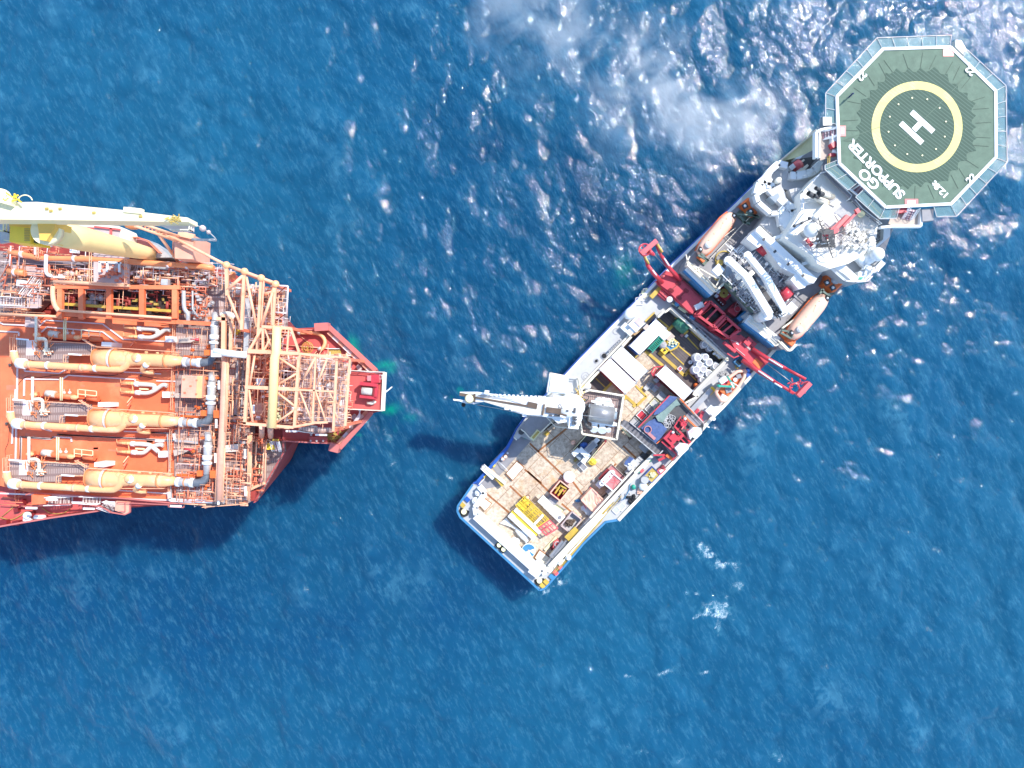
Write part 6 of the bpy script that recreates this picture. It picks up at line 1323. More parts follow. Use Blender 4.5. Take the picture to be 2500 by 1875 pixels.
# ================= hangar cranes
for bz,(a,k1,tip),w,l,dz in ((0,((1265,420),(1500,640),(1810,1150)),.98,'white folding crane boom nearer the stern, lying across the upper deck',0),(1,((1520,350),(1770,660),(2010,1100)),.85,'white folding crane boom nearer the bridge, lying across the upper deck',.0)):
    A=P('l',*a,16.5+dz);B=P('l',*k1,17.2+dz);C=P('l',*tip,16.2+dz); root=thing('knuckle_crane',l,'crane',Vector((C.x,C.y,13)),'white folding cranes on the upper deck')
    m=mb(); m.bar(A,B,w,1.1); m.build('outer_boom','white_clean',root); m=mb(); m.bar(B+(B-C).normalized()*.2+Vector((0,0,.04)),C,w*1.15,1.2); m.build('main_boom','white_clean',root)
    m=mb(); m.cyl(Vector((C.x,C.y,11)),Vector((C.x,C.y,15.8)),.95,.85,18); m.build('crane_post','white_paint',root)
    m=mb(); off=Vector((.9,-.2,-.5)); m.tube([B.lerp(C,.1)+off,C.lerp(B,.25)+off],.16,8); m.build('hydraulic_ram','steel',root)
    m=mb(); m.cyl(A+Vector((0,0,-.5)),A+Vector((0,0,.2)),w*.7); m.build('boom_head','white_paint',root)
    m=mb(); m.box(A+Vector((-1.4,-1.4,-.6)) if bz==0 else C+Vector((1.6,.6,-.9)),(1.5,1.4,1.2),AX); m.build('control_box','white_clean',root)
m=mb(); m.bar(P('l',1600,570,17.4),P('l',1510,650,17.4),.7,.3); m.bar(P('l',1500,640,14.),P('l',1600,580,14.),.4,.4); one(m,'boom_rest','cream_paint','cream cross beam resting between the two white crane booms','beam')
m=mb(); rr=random.Random(8)
for k in range(26): p=P('l',1920+rr.uniform(-45,45),1085+rr.uniform(-75,75),15.2+rr.random()); m.tube(smooth([p,p+Vector((rr.uniform(-.7,.7),rr.uniform(-.7,.7),.3)),p+Vector((rr.uniform(-.9,.9),rr.uniform(-.9,.9),0))],4),.1,5)
one(m,'hose_tangle','dark_grey','tangle of black hydraulic hoses at the foot of the white booms','hoses')
for (x,y),l in (((1745,260),'red drum beside the long white roof block, nearer the bow'),((2030,875),'red drum beside the white crane booms, nearer the starboard walkway')):
    a=P('l',x-45,y-45,14.4);b=P('l',x+45,y+42,14.4); root=thing('red_tank',l,'tank',Vector(((a.x+b.x)/2,(a.y+b.y)/2,13)),'red drums on the upper deck'); m=mb(); m.cyl(a,b,1.05,seg=22); m.build('drum_shell','red_paint',root); m=mb()
    for t in (.25,.75): p=a.lerp(b,t); m.box(Vector((p.x,p.y,13.5)),(.4,1.8,.5),AX)
    m.build('drum_cradle','white_paint',root)
m=mb(); m.torus(P('l',1905,470,13.6),.5,.2,16,8); one(m,'hose_coil','red_paint','red and white hose coil on the blue grey upper deck','coil'); m=mb(); m.sph(P('l',1778,468,13.7),.32,10); one(m,'lamp','white_clean','small round white lamp left of the red and white hose coil','lamp')
m=mb(); m.box(P('j',1540,1005,14.4),(1.5,.9,1.3),-R(44)); one(m,'deck_box','white_clean','white box on the upper deck against the long white roof block','box')
# ================= lifeboats
def lifeboat(A,B,z,r,label,cow):
    """A stern, B bow in world xy at height z"""
    root=thing('lifeboat',label,'lifeboat',Vector(((A.x+B.x)/2,(A.y+B.y)/2,z-r)),'enclosed orange lifeboats')
    d=(B-A); L_=d.length; u=d.normalized(); v=Vector((-u.y,u.x,0)); n=22; seg=20; vs=[]; fs=[]
    for i in range(n+1):
        t=i/n; s_=(1-abs(2*t-1)**4)**.5 if 0<t<1 else .0; w=r*max(s_,.02)*(1.0); hh=r*.98*max((1-abs(2*t-1)**6),.03)**.5
        for k in range(seg):
            a=2*math.pi*k/seg; x=math.cos(a); y=math.sin(a); e=.72; x=math.copysign(abs(x)**e,x); y=math.copysign(abs(y)**e,y)
            zz=y*hh*(1. if y>0 else .85)+(0.25 if y<0 else 0)*(2*t-1)**2
            vs.append(A.lerp(B,t)+v*(x*w)+Vector((0,0,zz)))
    for i in range(n):
        for k in range(seg): k2=(k+1)%seg; fs.append((i*seg+k,i*seg+k2,(i+1)*seg+k2,(i+1)*seg+k))
    m=mb(); m.add(vs,fs,True); m.build('canopy','boat_orange',root)
    m=mb()
    for s in (-1,1): m.tube([A.lerp(B,.04)+v*s*r*.72+Vector((0,0,-.15)),A.lerp(B,.2)+v*s*r*1.0+Vector((0,0,-.15)),A.lerp(B,.8)+v*s*r*1.0+Vector((0,0,-.15)),A.lerp(B,.96)+v*s*r*.72+Vector((0,0,-.15))],.12,6)
    m.build('gunwale','orange_peel',root)
    m=mb(); c=A.lerp(B,cow)+Vector((0,0,r*.98)); m.cyl(c+Vector((0,0,-.3)),c+Vector((0,0,.35)),.62,.5,14); o=m.build('conning_dome','lag_grey',root); m=mb(); m.sph(c+Vector((0,0,.3)),.42,12,(1,1,.6)); m.build('dome_cap','white_clean',o)
    m=mb()
    for t,sd_ in ((.08,.35),(.93,-.2)): c=A.lerp(B,t)+v*sd_*r; m.box(Vector((c.x,c.y,z+r*(.84))),(.85,.7,.25),math.atan2(u.y,u.x)+.2)
    m.build('hatch','black_rubber',root); m=mb()
    for t,sd_ in ((.08,.35),(.93,-.2)): c=A.lerp(B,t)+v*sd_*r; m.sph(Vector((c.x,c.y,z+r*.9)),.2,8)
    m.build('hook','white_clean',root)
    m=mb(); m.bar(A.lerp(B,.6)+v*.1+Vector((0,0,r*1.0)),A.lerp(B,.6)+v*.3+u*.8+Vector((0,0,r*1.0)),.12,.1)
    for t in (.3,.45,.7,.8): m.sph(A.lerp(B,t)+v*.3*r+Vector((0,0,r*.97)),.12,6)
    m.build('canopy_fitting','pale_yellow',root)
    return root
lifeboat(P('j',300,800,12.2),P('j',775,225,12.2),12.2,1.25,'long orange enclosed lifeboat on the port side',.22)
lifeboat(P('m',965,705,12.2),P('m',1465,110,12.2),12.2,1.4,'long orange enclosed lifeboat on the starboard side',.2)
for f,a,b,l in (('j',(930,190),(1110,60),'smaller dark orange boat partly tucked under the port bridge wing'),('k',(860,1480),(1060,1280),'smaller dark orange boat partly tucked under the starboard bridge wing')):
    root=thing('rescue_boat',l,'boat',P(f,(a[0]+b[0])/2,(a[1]+b[1])/2,10.),'smaller covered rescue boats')
    if f=='j': pts=[(870,110),(960,20),(1060,0),(1150,110),(1130,200),(1050,270),(1000,260)]
    else: pts=[(780,1440),(840,1340),(860,1250),(920,1180),(1190,1390),(1150,1440),(1020,1570),(960,1580)]
    q=PP(f,pts,12.2); c=sum(q,Vector())/len(q); m=mb(); m.prism([c+(p-c)*.82+Vector((0,0,.35)) for p in q],12.3,[p for p in q]); m.prism(q,10.); m.build('boat_hull','orange_peel',root)
    m=mb(); s=((935,125),(1010,200)) if f=='j' else ((880,1400),(985,1490))
    for x,y in s: m.box(P(f,x,y,12.75),(.85,.85,.15),.5)
    m.build('hatch','dark_grey',root); m=mb(); x,y=(1065,105) if f=='j' else (1030,1360); m.sph(P(f,x,y,12.6),.75,12,(1,.9,.6)); m.build('dome','lag_grey',root)
    m=mb()
    for x,y in s: m.sph(P(f,x,y,12.95),.25,8)
    m.build('hook','white_clean',root)
# davits
for f,pa in (('j',[((800,240),(1100,260)),((900,340),(1000,370)),((440,870),(340,770)),((440,870),(300,790)),((950,210),(1120,280)),((860,260),(940,360))]),('m',[((1400,40),(1530,140)),((870,590),(950,600)),((950,600),(1020,680)),((1380,100),(1440,30)),((860,620),(1000,700)),((1500,100),(1590,90))])):
    m=mb()
    for a,b in pa: m.bar(P(f,*a,13.),P(f,*b,13.),.3,.4)
    m.build('davit','davit_green',ship)
m=mb(); m.prism(PP('j',[(800,250),(860,180),(960,220),(1110,260),(1010,350),(900,330)],11.3),11.004); m.prism(PP('j',[(280,850),(330,800),(440,870),(390,930)],11.3),11.004); m.build('davit_winch_base','davit_green',ship)
m=mb(); m.prism(PP('j',[(330,760),(380,800),(340,850),(240,780),(220,720)],12.5),11.2) if 0 else None
for f,x,y in (('j',360,820),('m',1000,735),('m',930,650)):
    m=mb(); m.box(P(f,x,y,12.),(1.4,1.,.8),R(-44)); one(m,'boat_fender','orange_peel',{'j':'orange block hanging under the aft end of the port lifeboat','m':'orange block under the aft end of the starboard lifeboat, '+('outer one' if x>950 else 'inner one')}[f],'fender')
# open rescue boat
root=top('open_rescue_boat','open orange rescue boat with grey seat on the starboard edge','boat','m',230,1330,7.2)
o_=[(390,1130),(370,1220),(300,1340),(220,1430),(120,1545),(60,1540),(0,1450),(-10,1420),(40,1340),(160,1230),(280,1145)]
q=PP('m',o_,9.); c=sum(q,Vector())/len(q); m=mb(); m.prism([p+Vector((0,0,-.5)) for p in q],7.4,[c+(p-c)*.7+Vector((0,0,-1.6)) for p in q]); m.build('boat_hull','boat_orange',root)
m=mb(); m.tube(q+[q[0]],.3,8); m.build('inflated_collar','boat_orange',root)
m=mb(); m.prism([c+(p-c)*.86+Vector((0,0,-.42)) for p in q],8.504); m.build('cockpit_floor','orange_peel',root)
m=mb(); m.box(P('m',160,1395,9.4),(1.,.9,.9),.3); m.box(P('m',300,1210,9.2),(.8,.7,.6),.3); m.build('seat','mid_grey',root); m=mb(); m.box(P('m',90,1400,9.2),(1.3,.9,.6),-R(44)); m.box(P('m',150,1450,9.),(1.,.5,.4),-R(44)); m.build('console','orange_peel',root)
m=mb(); m.cyl(P('m',120,1520,8.8),P('m',50,1470,8.8),.55); m.build('outboard_engine','white_clean',root); m=mb(); m.cyl(P('m',250,1255,9.),P('m',250,1255,9.3),.35);m.bar(P('m',210,1290,9.2),P('m',300,1350,9.2),.12); m.build('grab_bar','white_clean',root)
root=top('boat_davit','green and white davit arm reaching over the open rescue boat','davit','m',60,1300,7.1); m=mb(); m.bar(P('m',20,1340,10.),P('m',240,1350,10.),.35); m.bar(P('m',140,1210,10.),P('m',240,1350,10.),.25); m.bar(P('m',20,1340,10.),P('m',60,1310,7.1),.4); m.build('davit_arm','teal_paint',root); m=mb(); m.box(P('m',90,1260,10.),(1.3,.9,.8),.6); m.bar(P('m',190,1290,10.2),P('m',230,1370,10.2),.2); m.build('davit_winch','white_clean',root); m=mb(); m.box(P('m',110,1290,9.3),(1.8,.9,.6),R(40)); m.build('davit_motor','red_paint',root)
# person on the helideck
def person(c,label,cloth='navy_cloth',hz=0.,arm=.35):
    root=thing('person',label,'person',c); me=bpy.data.meshes.new('body'); 
    J=[(0,0,.95),(0,0,1.2),(0,0,1.42),(0,0,1.52),(0,0,1.62),(0,0,1.76),(.1,0,.9),(.11,.04,.5),(.11,0,.08),(.11,.16,.04),(-.1,0,.9),(-.11,-.04,.5),(-.11,-.06,.08),(-.11,.1,.04),(.19,0,1.4),(.27,.02,1.12),(.3,.12,.88),(-.19,0,1.4),(-.27,.02,1.12),(-.3,.1,.88)]
    E=[(0,1),(1,2),(2,3),(3,4),(4,5),(0,6),(6,7),(7,8),(8,9),(0,10),(10,11),(11,12),(12,13),(2,14),(14,15),(15,16),(2,17),(17,18),(18,19)]
    me.from_pydata(J,E,[]); o=bpy.data.objects.new('body',me); COL.objects.link(o)
    md=o.modifiers.new('s','SKIN'); sv=me.skin_vertices[0].data if me.skin_vertices else None
    if sv is None: me.skin_vertices.new() if hasattr(me.skin_vertices,'new') else None
    sv=me.skin_vertices[0].data if len(me.skin_vertices) else None
    if sv:
        rr_=[.15,.15,.16,.06,.1,.09,.1,.065,.045,.04,.1,.065,.045,.04,.07,.05,.035,.07,.05,.035]
        for v_,r_ in zip(sv,rr_): v_.radius=(r_,r_*.85)
        sv[0].use_root=True
    sb=o.modifiers.new('b','SUBSURF'); sb.levels=1; sb.render_levels=1
    bpy.context.view_layer.update(); m2=bpy.data.meshes.new_from_object(o.evaluated_get(bpy.context.evaluated_depsgraph_get())); bpy.data.objects.remove(o)
    m2.transform(Matrix.Rotation(hz,4,'Z')); m2.materials.clear(); m2.materials.append(MATS[cloth]); o=bpy.data.objects.new('body',m2); COL.objects.link(o); o.parent=root
    m=mb(); m.sph(c+Vector((0,0,1.74)),.135,10,(1,1,.8)); m.build('helmet','navy_cloth',root); return root
person(P('h',478,765,HZ+.02),'person in dark clothing standing at the left edge of the helideck',hz=1.)
# ================================================================ PRODUCTION SHIP (left)
rf=random.Random(21)
fb=P('src',330,940,0); fb.z=0
fps=thing('production_ship','huge orange oil production ship with dense pipework and a blunt red bow','ship',fb)
def F(name,mt,f,pts,z,z0,par=None,label=None): return mb().prism(PP(f,pts,z),z0).build(name,mt,par or fps,label)
HO=[(-420,1330),(0,1284),(128,1262),(240,1246),(420,1232),(607,1226),(629,1223),(698,1102),(695,1077),(805,1082),(829,1096),(906,1010),(934,1002),(938,910),(919,905),(803,797),(771,799),(704,803),(650,720),(560,660),(300,610),(-420,560)]
t=PP('src',HO,17.5); bt=[]
for p,(x,y) in zip(t,HO):
    ax=P('src',x,940,17.5); f=.10+.55*max(0,min(1,(x-500)/430.)); q=Vector((p.x-(7.*max(0,(x-600)/330.) if x>600 else 0),p.y+(ax.y-p.y)*f,-2)); bt.append(q)
m=mb(); m.prism(t,-2,bt); m.build('hull','hull_red',fps)
# forecastle deck
F('forecastle_deck','deck_maroon','src',[(690,806),(771,803),(801,801),(915,908),(930,912),(928,1000),(900,1008),(826,1090),(805,1078),(690,1074)],18.,17.5)
F('shoulder_deck','grating_floor','src',[(560,1060),(694,1078),(696,1101),(628,1221),(600,1224),(560,1220)],18.,17.5)
F('main_deck','deck_maroon','src',[(-200,1180),(60,1190),(300,1215),(610,1222),(420,1230),(240,1243),(128,1259),(0,1281),(-200,1305)],18.,17.5)
# bow bulwark with stiffeners
def bul(a,b,n,side):
    A=P('src',*a,19.4);B=P('src',*b,19.4); m=mb(); m.bar(A+Vector((0,0,-.8)),B+Vector((0,0,-.8)),.25,1.6); m.bar(A,B,.75,.16); o=m.build('bulwark','cabinet_peach' if 0 else 'bulwark_red',fps); d=(B-A).normalized(); v=Vector((-d.y,d.x,0))*side
    for k in range(n):
        m=mb(); c=A.lerp(B,(k+.7)/n); m.add([c+v*.2+Vector((0,0,-.1)),c+v*1.4+Vector((0,0,-1.5)),c+v*.2+Vector((0,0,-1.5)),c+v*.2+d*.12+Vector((0,0,-.1)),c+v*1.4+d*.12+Vector((0,0,-1.5)),c+v*.2+d*.12+Vector((0,0,-1.5))],[(0,1,2),(3,5,4),(0,3,4,1),(1,4,5,2),(2,5,3,0)]); m.build('stiffener','hull_red',o)
        m=mb(); e=A.lerp(B,(k+.3)/n); m.bar(e+v*.75+Vector((0,0,-.5)),e+v*.75+d*1.6+Vector((0,0,-.5)),.5,.12); m.build('bulwark_shelf','kerb_white' if k%2 else 'cabinet_peach',o)
mat('bulwark_red',(.56,.17,.15),rough=.5,var=.08)
bul((803,798),(918,905),9,-1); bul((906,1008),(829,1094),8,-1)
m=mb(); m.bar(P('src',771,800,19.2),P('src',804,798,19.2),1.2,1.6); m.bar(P('src',807,1089,19.2),P('src',830,1095,19.2),1.3,1.6); m.build('bulwark_end','bulwark_red',fps)
m=mb(); m.bar(P('src',695,803,18.6),P('src',771,806,18.6),.2,1.2); m.bar(P('src',692,1076,18.6),P('src',808,1082,18.6),.2,1.2); m.build('side_rail','bulwark_red',fps)
# winch platform at the bow
WP=[(1780,240),(2165,260),(2145,675),(1745,655)]
F('winch_platform','deck_maroon','e',WP,22.,21.6,label='maroon platform carrying the bow winch')
m=mb(); q=PP('e',WP,22.2); m.bar(q[1],q[2],.55,.5); m.bar(q[0],q[1],.12,.2); m.bar(q[2],q[3],.12,.2); m.rail([q[0],q[1]],1.,.06); m.rail([q[3],q[2]],1.,.06); m.build('platform_edge','cream_paint',fps)
m=mb()
for p in PP('e',[(1850,300),(2110,300),(2090,620),(1830,620)],21.6): m.bar(p,Vector((p.x,p.y,18.)),.4)
m.build('platform_post','frame_red',fps)
root=top('mooring_winch','red mooring winch with a pale wire drum at the tip of the bow','winch','e',1980,450,22.)
m=mb(); a=P('e',1920,460,23.2);b=P('e',2035,470,23.2); m.cyl(a,b,.62,seg=20); d=m.build('winch_drum','lag_cream',root); m=mb()
for k in range(9): m.torus(a.lerp(b,(k+.5)/9),.63,.03,20,4,'x')
m.build('wire_lay','lag_grey',d,split=False)
m=mb(); m.bar(P('e',1905,380,23.4),P('e',2090,400,23.4),.5,1.2); m.bar(P('e',1900,520,23.2),P('e',2080,540,23.2),.4,1.); m.bar(P('e',1915,370,22.8),P('e',1905,540,22.8),.15,.8); m.box(P('e',2060,330,23.8),(1.2,1.2,1.4),0,22.); m.cyl(P('e',1960,330,23.6),P('e',2020,330,23.6),.35); m.bar(P('e',2080,400,23.3),P('e',2070,540,23.3),.45,.8); m.build('winch_frame','red_paint',root)
m=mb(); m.box(P('e',1995,325,24.),(.55,.8,.6),0); m.build('motor_box','pink_roof',root); m=mb(); m.prism(PP('e',[(2040,410),(2060,415),(2050,520),(2030,520)],23.8),22.4); m.build('brake_band','dark_red',root)
m=mb(); m.sph(P('e',2010,590,22.5),.5,10,(1.3,.6,.6),0,.15,rf); m.sph(P('e',2050,580,22.6),.35,10,(1,.7,.7),0,.15,rf); o=one(m,'fairlead_block','cream_paint','cream fairlead block below the bow winch drum','fairlead')
m=mb()
for k in range(4): m.tube(smooth(PP('e',[(2060,270),(2120+4*k,290),(2130-3*k,330),(2100,355+4*k)],22.6),5),.05,5)
o=one(m,'winch_hose','steel','bundle of thin grey hoses at the corner of the bow winch platform','hoses')
m=mb(); m.tube(smooth([P('e',2150,490,22.6),P('e',2180,470,22.2),P('w',630,760,20.)],5),.1,6); one(m,'mooring_line','white_clean','short white line hanging off the tip of the red bow','line')
m=mb(); m.tube(PP('e',[(1800,245),(1900,250),(2010,262),(2140,260)],23.),.07,5); m.build('platform_pipe','kerb_white',fps)
root=top('hose_bundle','white hose loops hanging from the winch platform down to the lower bow','hoses','e',1850,750,18.2); m=mb()
for k in range(4): m.tube(smooth(PP('e',[(1905-8*k,660),(1880+6*k,720),(1830+12*k,790),(1790+5*k,840),(1765+9*k,860)],20.)),.07,5)
m.build('hose_loop','white_clean',root,split=False); m=mb(); m.sph(P('e',1755,855,20.),.3,10); m.build('coupling','red_paint',root)
m=mb(); m.prism(PP('e',[(1855,200),(1880,170),(1920,210),(1905,250),(1870,240)],18.6),18.); m.build('deck_hatch','pink_grey',fps); m=mb(); m.prism(PP('e',[(1790,750),(1830,710),(1870,740),(1840,785)],18.6),18.); m.build('deck_hatch','pink_grey',fps)
# rust coloured gear at the lower bow
m=mb()
for k in range(26): a=P('e',1560+rf.uniform(-20,150),960+rf.uniform(-60,40),18.3); m.tube(smooth([a,a+Vector((rf.uniform(-.6,.9),rf.uniform(-.4,.5),.3)),a+Vector((rf.uniform(-1,1.6),rf.uniform(-.6,.6),0))],4),.07,5)
one(m,'rope_tangle','ochre','tangle of brown rope at the lower bulwark of the red bow','rope')
root=top('bollard_rack','maroon bollard rack by the lower edge of the red bow','bollards','e',1440,980,18.); m=mb(); m.prism(PP('e',[(1350,955),(1540,965),(1540,1015),(1350,1010)],19.),18.); m.build('rack_body','deck_maroon',root)
for x in (1365,1430,1500): m=mb(); m.cyl(P('e',x,1000,18.8),P('e',x,1000,19.5),.16); m.build('bollard','pink_grey',root)
m=mb(); m.cyl(P('e',1370,935,18),P('e',1370,935,19),.18); m.build('bollard','pink_grey',root)
root=top('hose_crossing','thick yellow orange hose bent round a corner on the bow deck','hose','b',1400,1200,18.2); m=mb(); m.tube(smooth(PP('b',[(1250,1160),(1420,1165),(1490,1200),(1520,1260),(1500,1320),(1470,1345)],18.8)),.3,10); m.build('hose_run','pipe_yellow',root) if 0 else m.build('hose_run','pipe_peach',root)
m=mb(); m.sph(P('b',1240,1160,18.8),.38,10); m.cyl(P('b',1480,1325,18.8),P('b',1445,1345,18.8),.3); m.build('end_flange','lag_grey',root)
root=top('yellow_reel','round yellow net reel standing on the bow deck','reel','b',1330,1320,18.); m=mb(); c=P('b',1330,1320,19.2)
m.torus(c,.85,.06,22,5,'y' if 0 else 'z')
for k in range(8): a=k*math.pi/4; m.bar(c,c+Vector((math.cos(a)*.45,math.sin(a)*.85,0)),.06)
m.torus(c+Vector((.1,0,.4)),.55,.05,18,5); m.build('reel_ring','yellow_paint',root)
m=mb(); m.tube(PP('b',[(1020,1290),(1560,1330)],18.3),.1); m.tube(PP('b',[(1180,1140),(1420,1330)],18.2),.05); m.build('deck_pipe','cabinet_peach',fps)
stair('b',(1560,1370),(1690,1370),1.,18.,20.5,'ochre',fps,'stair')
# ------------------------------------------------ process deck
F('process_deck','deck_orange','src',[(-200,752),(430,790),(424,1222),(90,1206),(0,1186),(-200,1180)],20.,17.9,label='bright orange painted process deck')
F('aft_grating_deck','grating_floor','src',[(-200,600),(0,612),(300,640),(470,640),(560,690),(690,708),(690,800),(612,800),(606,1228),(500,1238),(424,1226),(430,792),(300,772),(136,764),(136,700),(60,770),(-200,760)],20.35,17.9,label='rusty grey steel grating deck')
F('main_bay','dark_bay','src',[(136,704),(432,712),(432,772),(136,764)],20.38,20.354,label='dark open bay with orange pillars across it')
for pts in ([(430,800),(530,806),(526,858),(428,852)],[(428,1010),(520,1016),(516,1100),(424,1094)],[(560,820),(600,822),(596,1120),(556,1118)],[(430,1130),(500,1140),(498,1220),(426,1212)],[(500,1120),(560,1130),(556,1226),(496,1224)],[(480,720),(640,730),(636,800),(476,790)],[(230,700),(520,680),(520,640),(230,640)]): F('grating_panel','grating_light','src',pts,20.42,20.39)
# kerbs (pinkish white raised lines on the orange deck)
m=mb()
def kerb(f,pts,w=.2,z=20.16): 
    q=PP(f,pts,z)
    for a,b in zip(q,q[1:]): m.bar(a,b,w,.2)
for f,pts in (('c',[(0,260),(205,270),(205,310)]),('c',[(0,165),(40,185),(270,195)]),('c',[(420,210),(500,140),(1110,180),(1330,345),(2170,390)]),('c',[(440,280),(510,215),(1110,265),(1300,410)]),('c',[(170,1640),(190,660)]),('c',[(270,650),(270,690),(640,715),(720,670)]),
 ('c',[(260,960),(265,775),(640,780)]),('c',[(680,775),(740,735),(1460,780),(1460,800)]),('c',[(1690,795),(1900,800)]),('c',[(220,1650),(230,1400),(550,1420),(590,1400)]),('c',[(650,1375),(1900,1440)]),('c',[(1340,700),(1740,720)]),('c',[(1340,1340),(1870,1360)]),
 ('d',[(130,590),(170,0)]),('d',[(220,770),(225,515),(550,540),(580,515),(770,525),(775,570)]),('d',[(650,490),(1900,560)]),('d',[(0,1125),(1850,1200),(2210,1220)]),('d',[(280,370),(560,455)]),('d',[(1600,465),(1870,480)]),('d',[(960,1070),(1850,1130)])): kerb(f,pts)
m.build('kerb','kerb_white',fps)
m=mb()
for x,y in ((105,620),(70,1255)): m.cyl(P('c',x,y,20),P('c',x,y,20.4),.2); m.sph(P('c',x,y,20.45),.12,8)
for x,y in ((590,670),(770,690),(1520,740),(630,1375)): m.cyl(P('c',x,y,20),P('c',x,y,20.2),.16)
m.build('deck_socket','dark_grey',fps)
m=mb(); m.tube(smooth(PP('c',[(150,1000),(200,830),(300,745),(420,760),(560,740),(900,720),(1200,740),(1340,700)],20.1)),.035,4); m.tube(smooth(PP('c',[(100,1290),(90,1450),(55,1550),(80,1659)],20.1)),.035,4);m.tube(smooth(PP('c',[(1530,740),(1700,775),(1880,775)],20.1)),.035,4); m.build('loose_cable','dark_bay',fps)
# ------------------------------------------------ three loading trains
mat('pipe_yellow',(.88,.55,.12),rough=.45,var=.08)
def C(x,y,z): return P('c',x,y,z)
c0=C(1000,560,20.); root=thing('loading_train','peach vessel and looping pipe on the orange deck, nearest the dark bay with orange pillars','pipe train',c0,'three vessel and pipe trains across the orange deck')
m=mb(); xs=[(1035,1.28),(1180,1.38),(1240,1.38),(1330,1.30),(1420,1.1),(1470,.95),(1560,.95),(1700,.98),(1780,1.02),(1860,.95),(1980,.55)]
m.tube([C(x,548+(x-1035)*.035,22.3) for x,_ in xs],1,24,[r for _,r in xs]); v=m.build('vessel','pipe_peach',root)
m=mb()
for x,r in ((1205,1.5),(1215,1.5)): m.cyl(C(x,553,22.3),C(x+12,554,22.3),r,seg=24)
m.build('vessel_flange','kerb_white',v)
m=mb(); m.cyl(C(1790,575,22.3),C(1808,576,22.3),1.1,seg=24); m.cyl(C(1230,554,22.3),C(1238,555,22.3),1.52,seg=24); m.cyl(C(1035,548,22.3),C(1042,548,22.3),1.4,seg=24); m.build('vessel_flange','pipe_orange',v)
m=mb(); m.sph(C(1480,545,22.9),.75,14); m.sph(C(1370,520,22.7),.7,14); m.cyl(C(1580,480,22.3),C(1580,540,22.5),.25); m.cyl(C(1700,490,22.3),C(1700,550,22.5),.22); m.cyl(C(1840,520,22.3),C(1930,530,22.5),.3); m.build('nozzle','pipe_peach',root)
m=mb(); m.sph(C(1480,550,23.25),.62,12,(1,1,.5)); m.build('white_lagging','white_clean',root)
m=mb(); m.tube(smooth([C(150,480,22.8),C(158,540,22.8),C(185,595,22.6),C(240,612,22.6),C(320,618,22.6),C(800,645,22.6),C(1240,668,22.6),C(1330,655,22.6),C(1372,610,22.8),C(1385,550,23.),C(1410,505,23.)],6),.52,14); m.build('return_pipe','pipe_peach',root)
m=mb(); m.cyl(C(195,602,22.6),C(275,612,22.6),.78,seg=16); m.cyl(C(505,627,22.6),C(530,629,22.6),.58); m.cyl(C(1020,656,22.6),C(1050,658,22.6),.58); m.cyl(C(150,470,22.8),C(150,492,22.8),.45); m.build('pipe_collar','white_clean',root)
m=mb(); m.cyl(C(870,650,22.6),C(895,651,22.6),.57); m.cyl(C(315,618,22.6),C(335,618,22.6),.57); m.build('pipe_joint','frame_peach',root)
m=mb(); m.tube(smooth([C(1690,560,22.8),C(1620,600,22.8),C(1560,640,22.6),C(1540,680,22.),C(1600,700,21.6),C(1660,700,21.4)],5),.38,12); m.build('branch_pipe','pipe_peach',root)
m=mb(); m.cyl(C(1590,612,22.9),C(1565,636,22.8),.43); m.build('branch_collar','white_clean',root)
m=mb(); m.cyl(C(1985,590,22.3),C(2180,602,22.3),.60,seg=16); h=m.build('hose_section','lag_grey',root)
m=mb(); m.cyl(C(1985,589,22.3),C(2020,592,22.3),.72,seg=16); m.cyl(C(2130,598,22.3),C(2170,601,22.3),.7,seg=16); m.build('hose_collar','white_clean',h); m=mb(); m.cyl(C(2068,594,22.3),C(2082,595,22.3),.63,seg=16); m.build('orange_band','pipe_orange',h)
m=mb(); m.tube(smooth([C(2180,602,22.3),C(2240,596,22.3),C(2285,570,22.3),C(2305,530,22.3),C(2310,500,22.3)],5),.6,16); m.build('hose_elbow','hose_dark',root)
m=mb(); m.tube([C(2310,505,22.5),C(2316,380,22.5),C(2322,250,22.5),C(2326,150,22.5)],1,16,[.55,.5,.62,.56]); m.build('riser_duct','lag_grey',root)
m=mb(); m.cyl(C(2312,400,22.5),C(2314,372,22.5),.72); m.cyl(C(2315,350,22.5),C(2318,300,22.5),.70); m.cyl(C(2322,215,22.5),C(2324,195,22.5),.66); m.build('duct_collar','white_clean',root)
m=mb(); m.tube(smooth([C(2326,150,22.5),C(2328,110,22.3),C(2322,80,21.6)],4),.5,14); m.build('duct_bend','lag_grey',root)
m=mb(); m.prism([C(x,y,22.) for x,y in ((450,375),(1030,400),(1030,520),(740,520),(735,600),(430,590),(300,560),(180,555),(185,345),(280,345),(450,470))],21.85); m.build('service_platform','grating_floor',root)
m=mb(); m.prism([C(x,y,22.06) for x,y in ((285,360),(385,355),(375,520),(280,520))],22.004); m.build('white_cover','kerb_white',root)
m=mb()
for a,b in (((175,340),(310,352)),((740,505),(880,515)),): m.bar(C(*a,23.2),C(*b,23.2),.22,.15)
m.build('light_tube','white_clean',root)
m=mb(); m.box(C(1150,400,22.8),(1.5,.65,1.2),-.05,20.); m.build('white_tank','white_clean',root)
m=mb(); m.rail([C(160,330,22.),C(160,540,22.)],1.,.06); m.rail([C(205,300,22.),C(205,545,22.)],1.,.06); m.rail([C(450,365,22.),C(760,380,22.),C(1040,400,22.),C(1035,520,22.),C(740,520,22.),C(735,600,22.)],1.1,.07,.9); m.rail([C(930,350,22.6),C(1040,420,22.6)],1.,.08,.5)
m.rail([C(1060,430,23.),C(1400,450,23.),C(1860,480,23.),C(1950,490,23.)],.6,.08,1.4); m.rail([C(1050,640,22.),C(1400,660,22.),C(1860,660,22.)],.6,.07,1.4); m.build('service_railing','frame_peach',root)
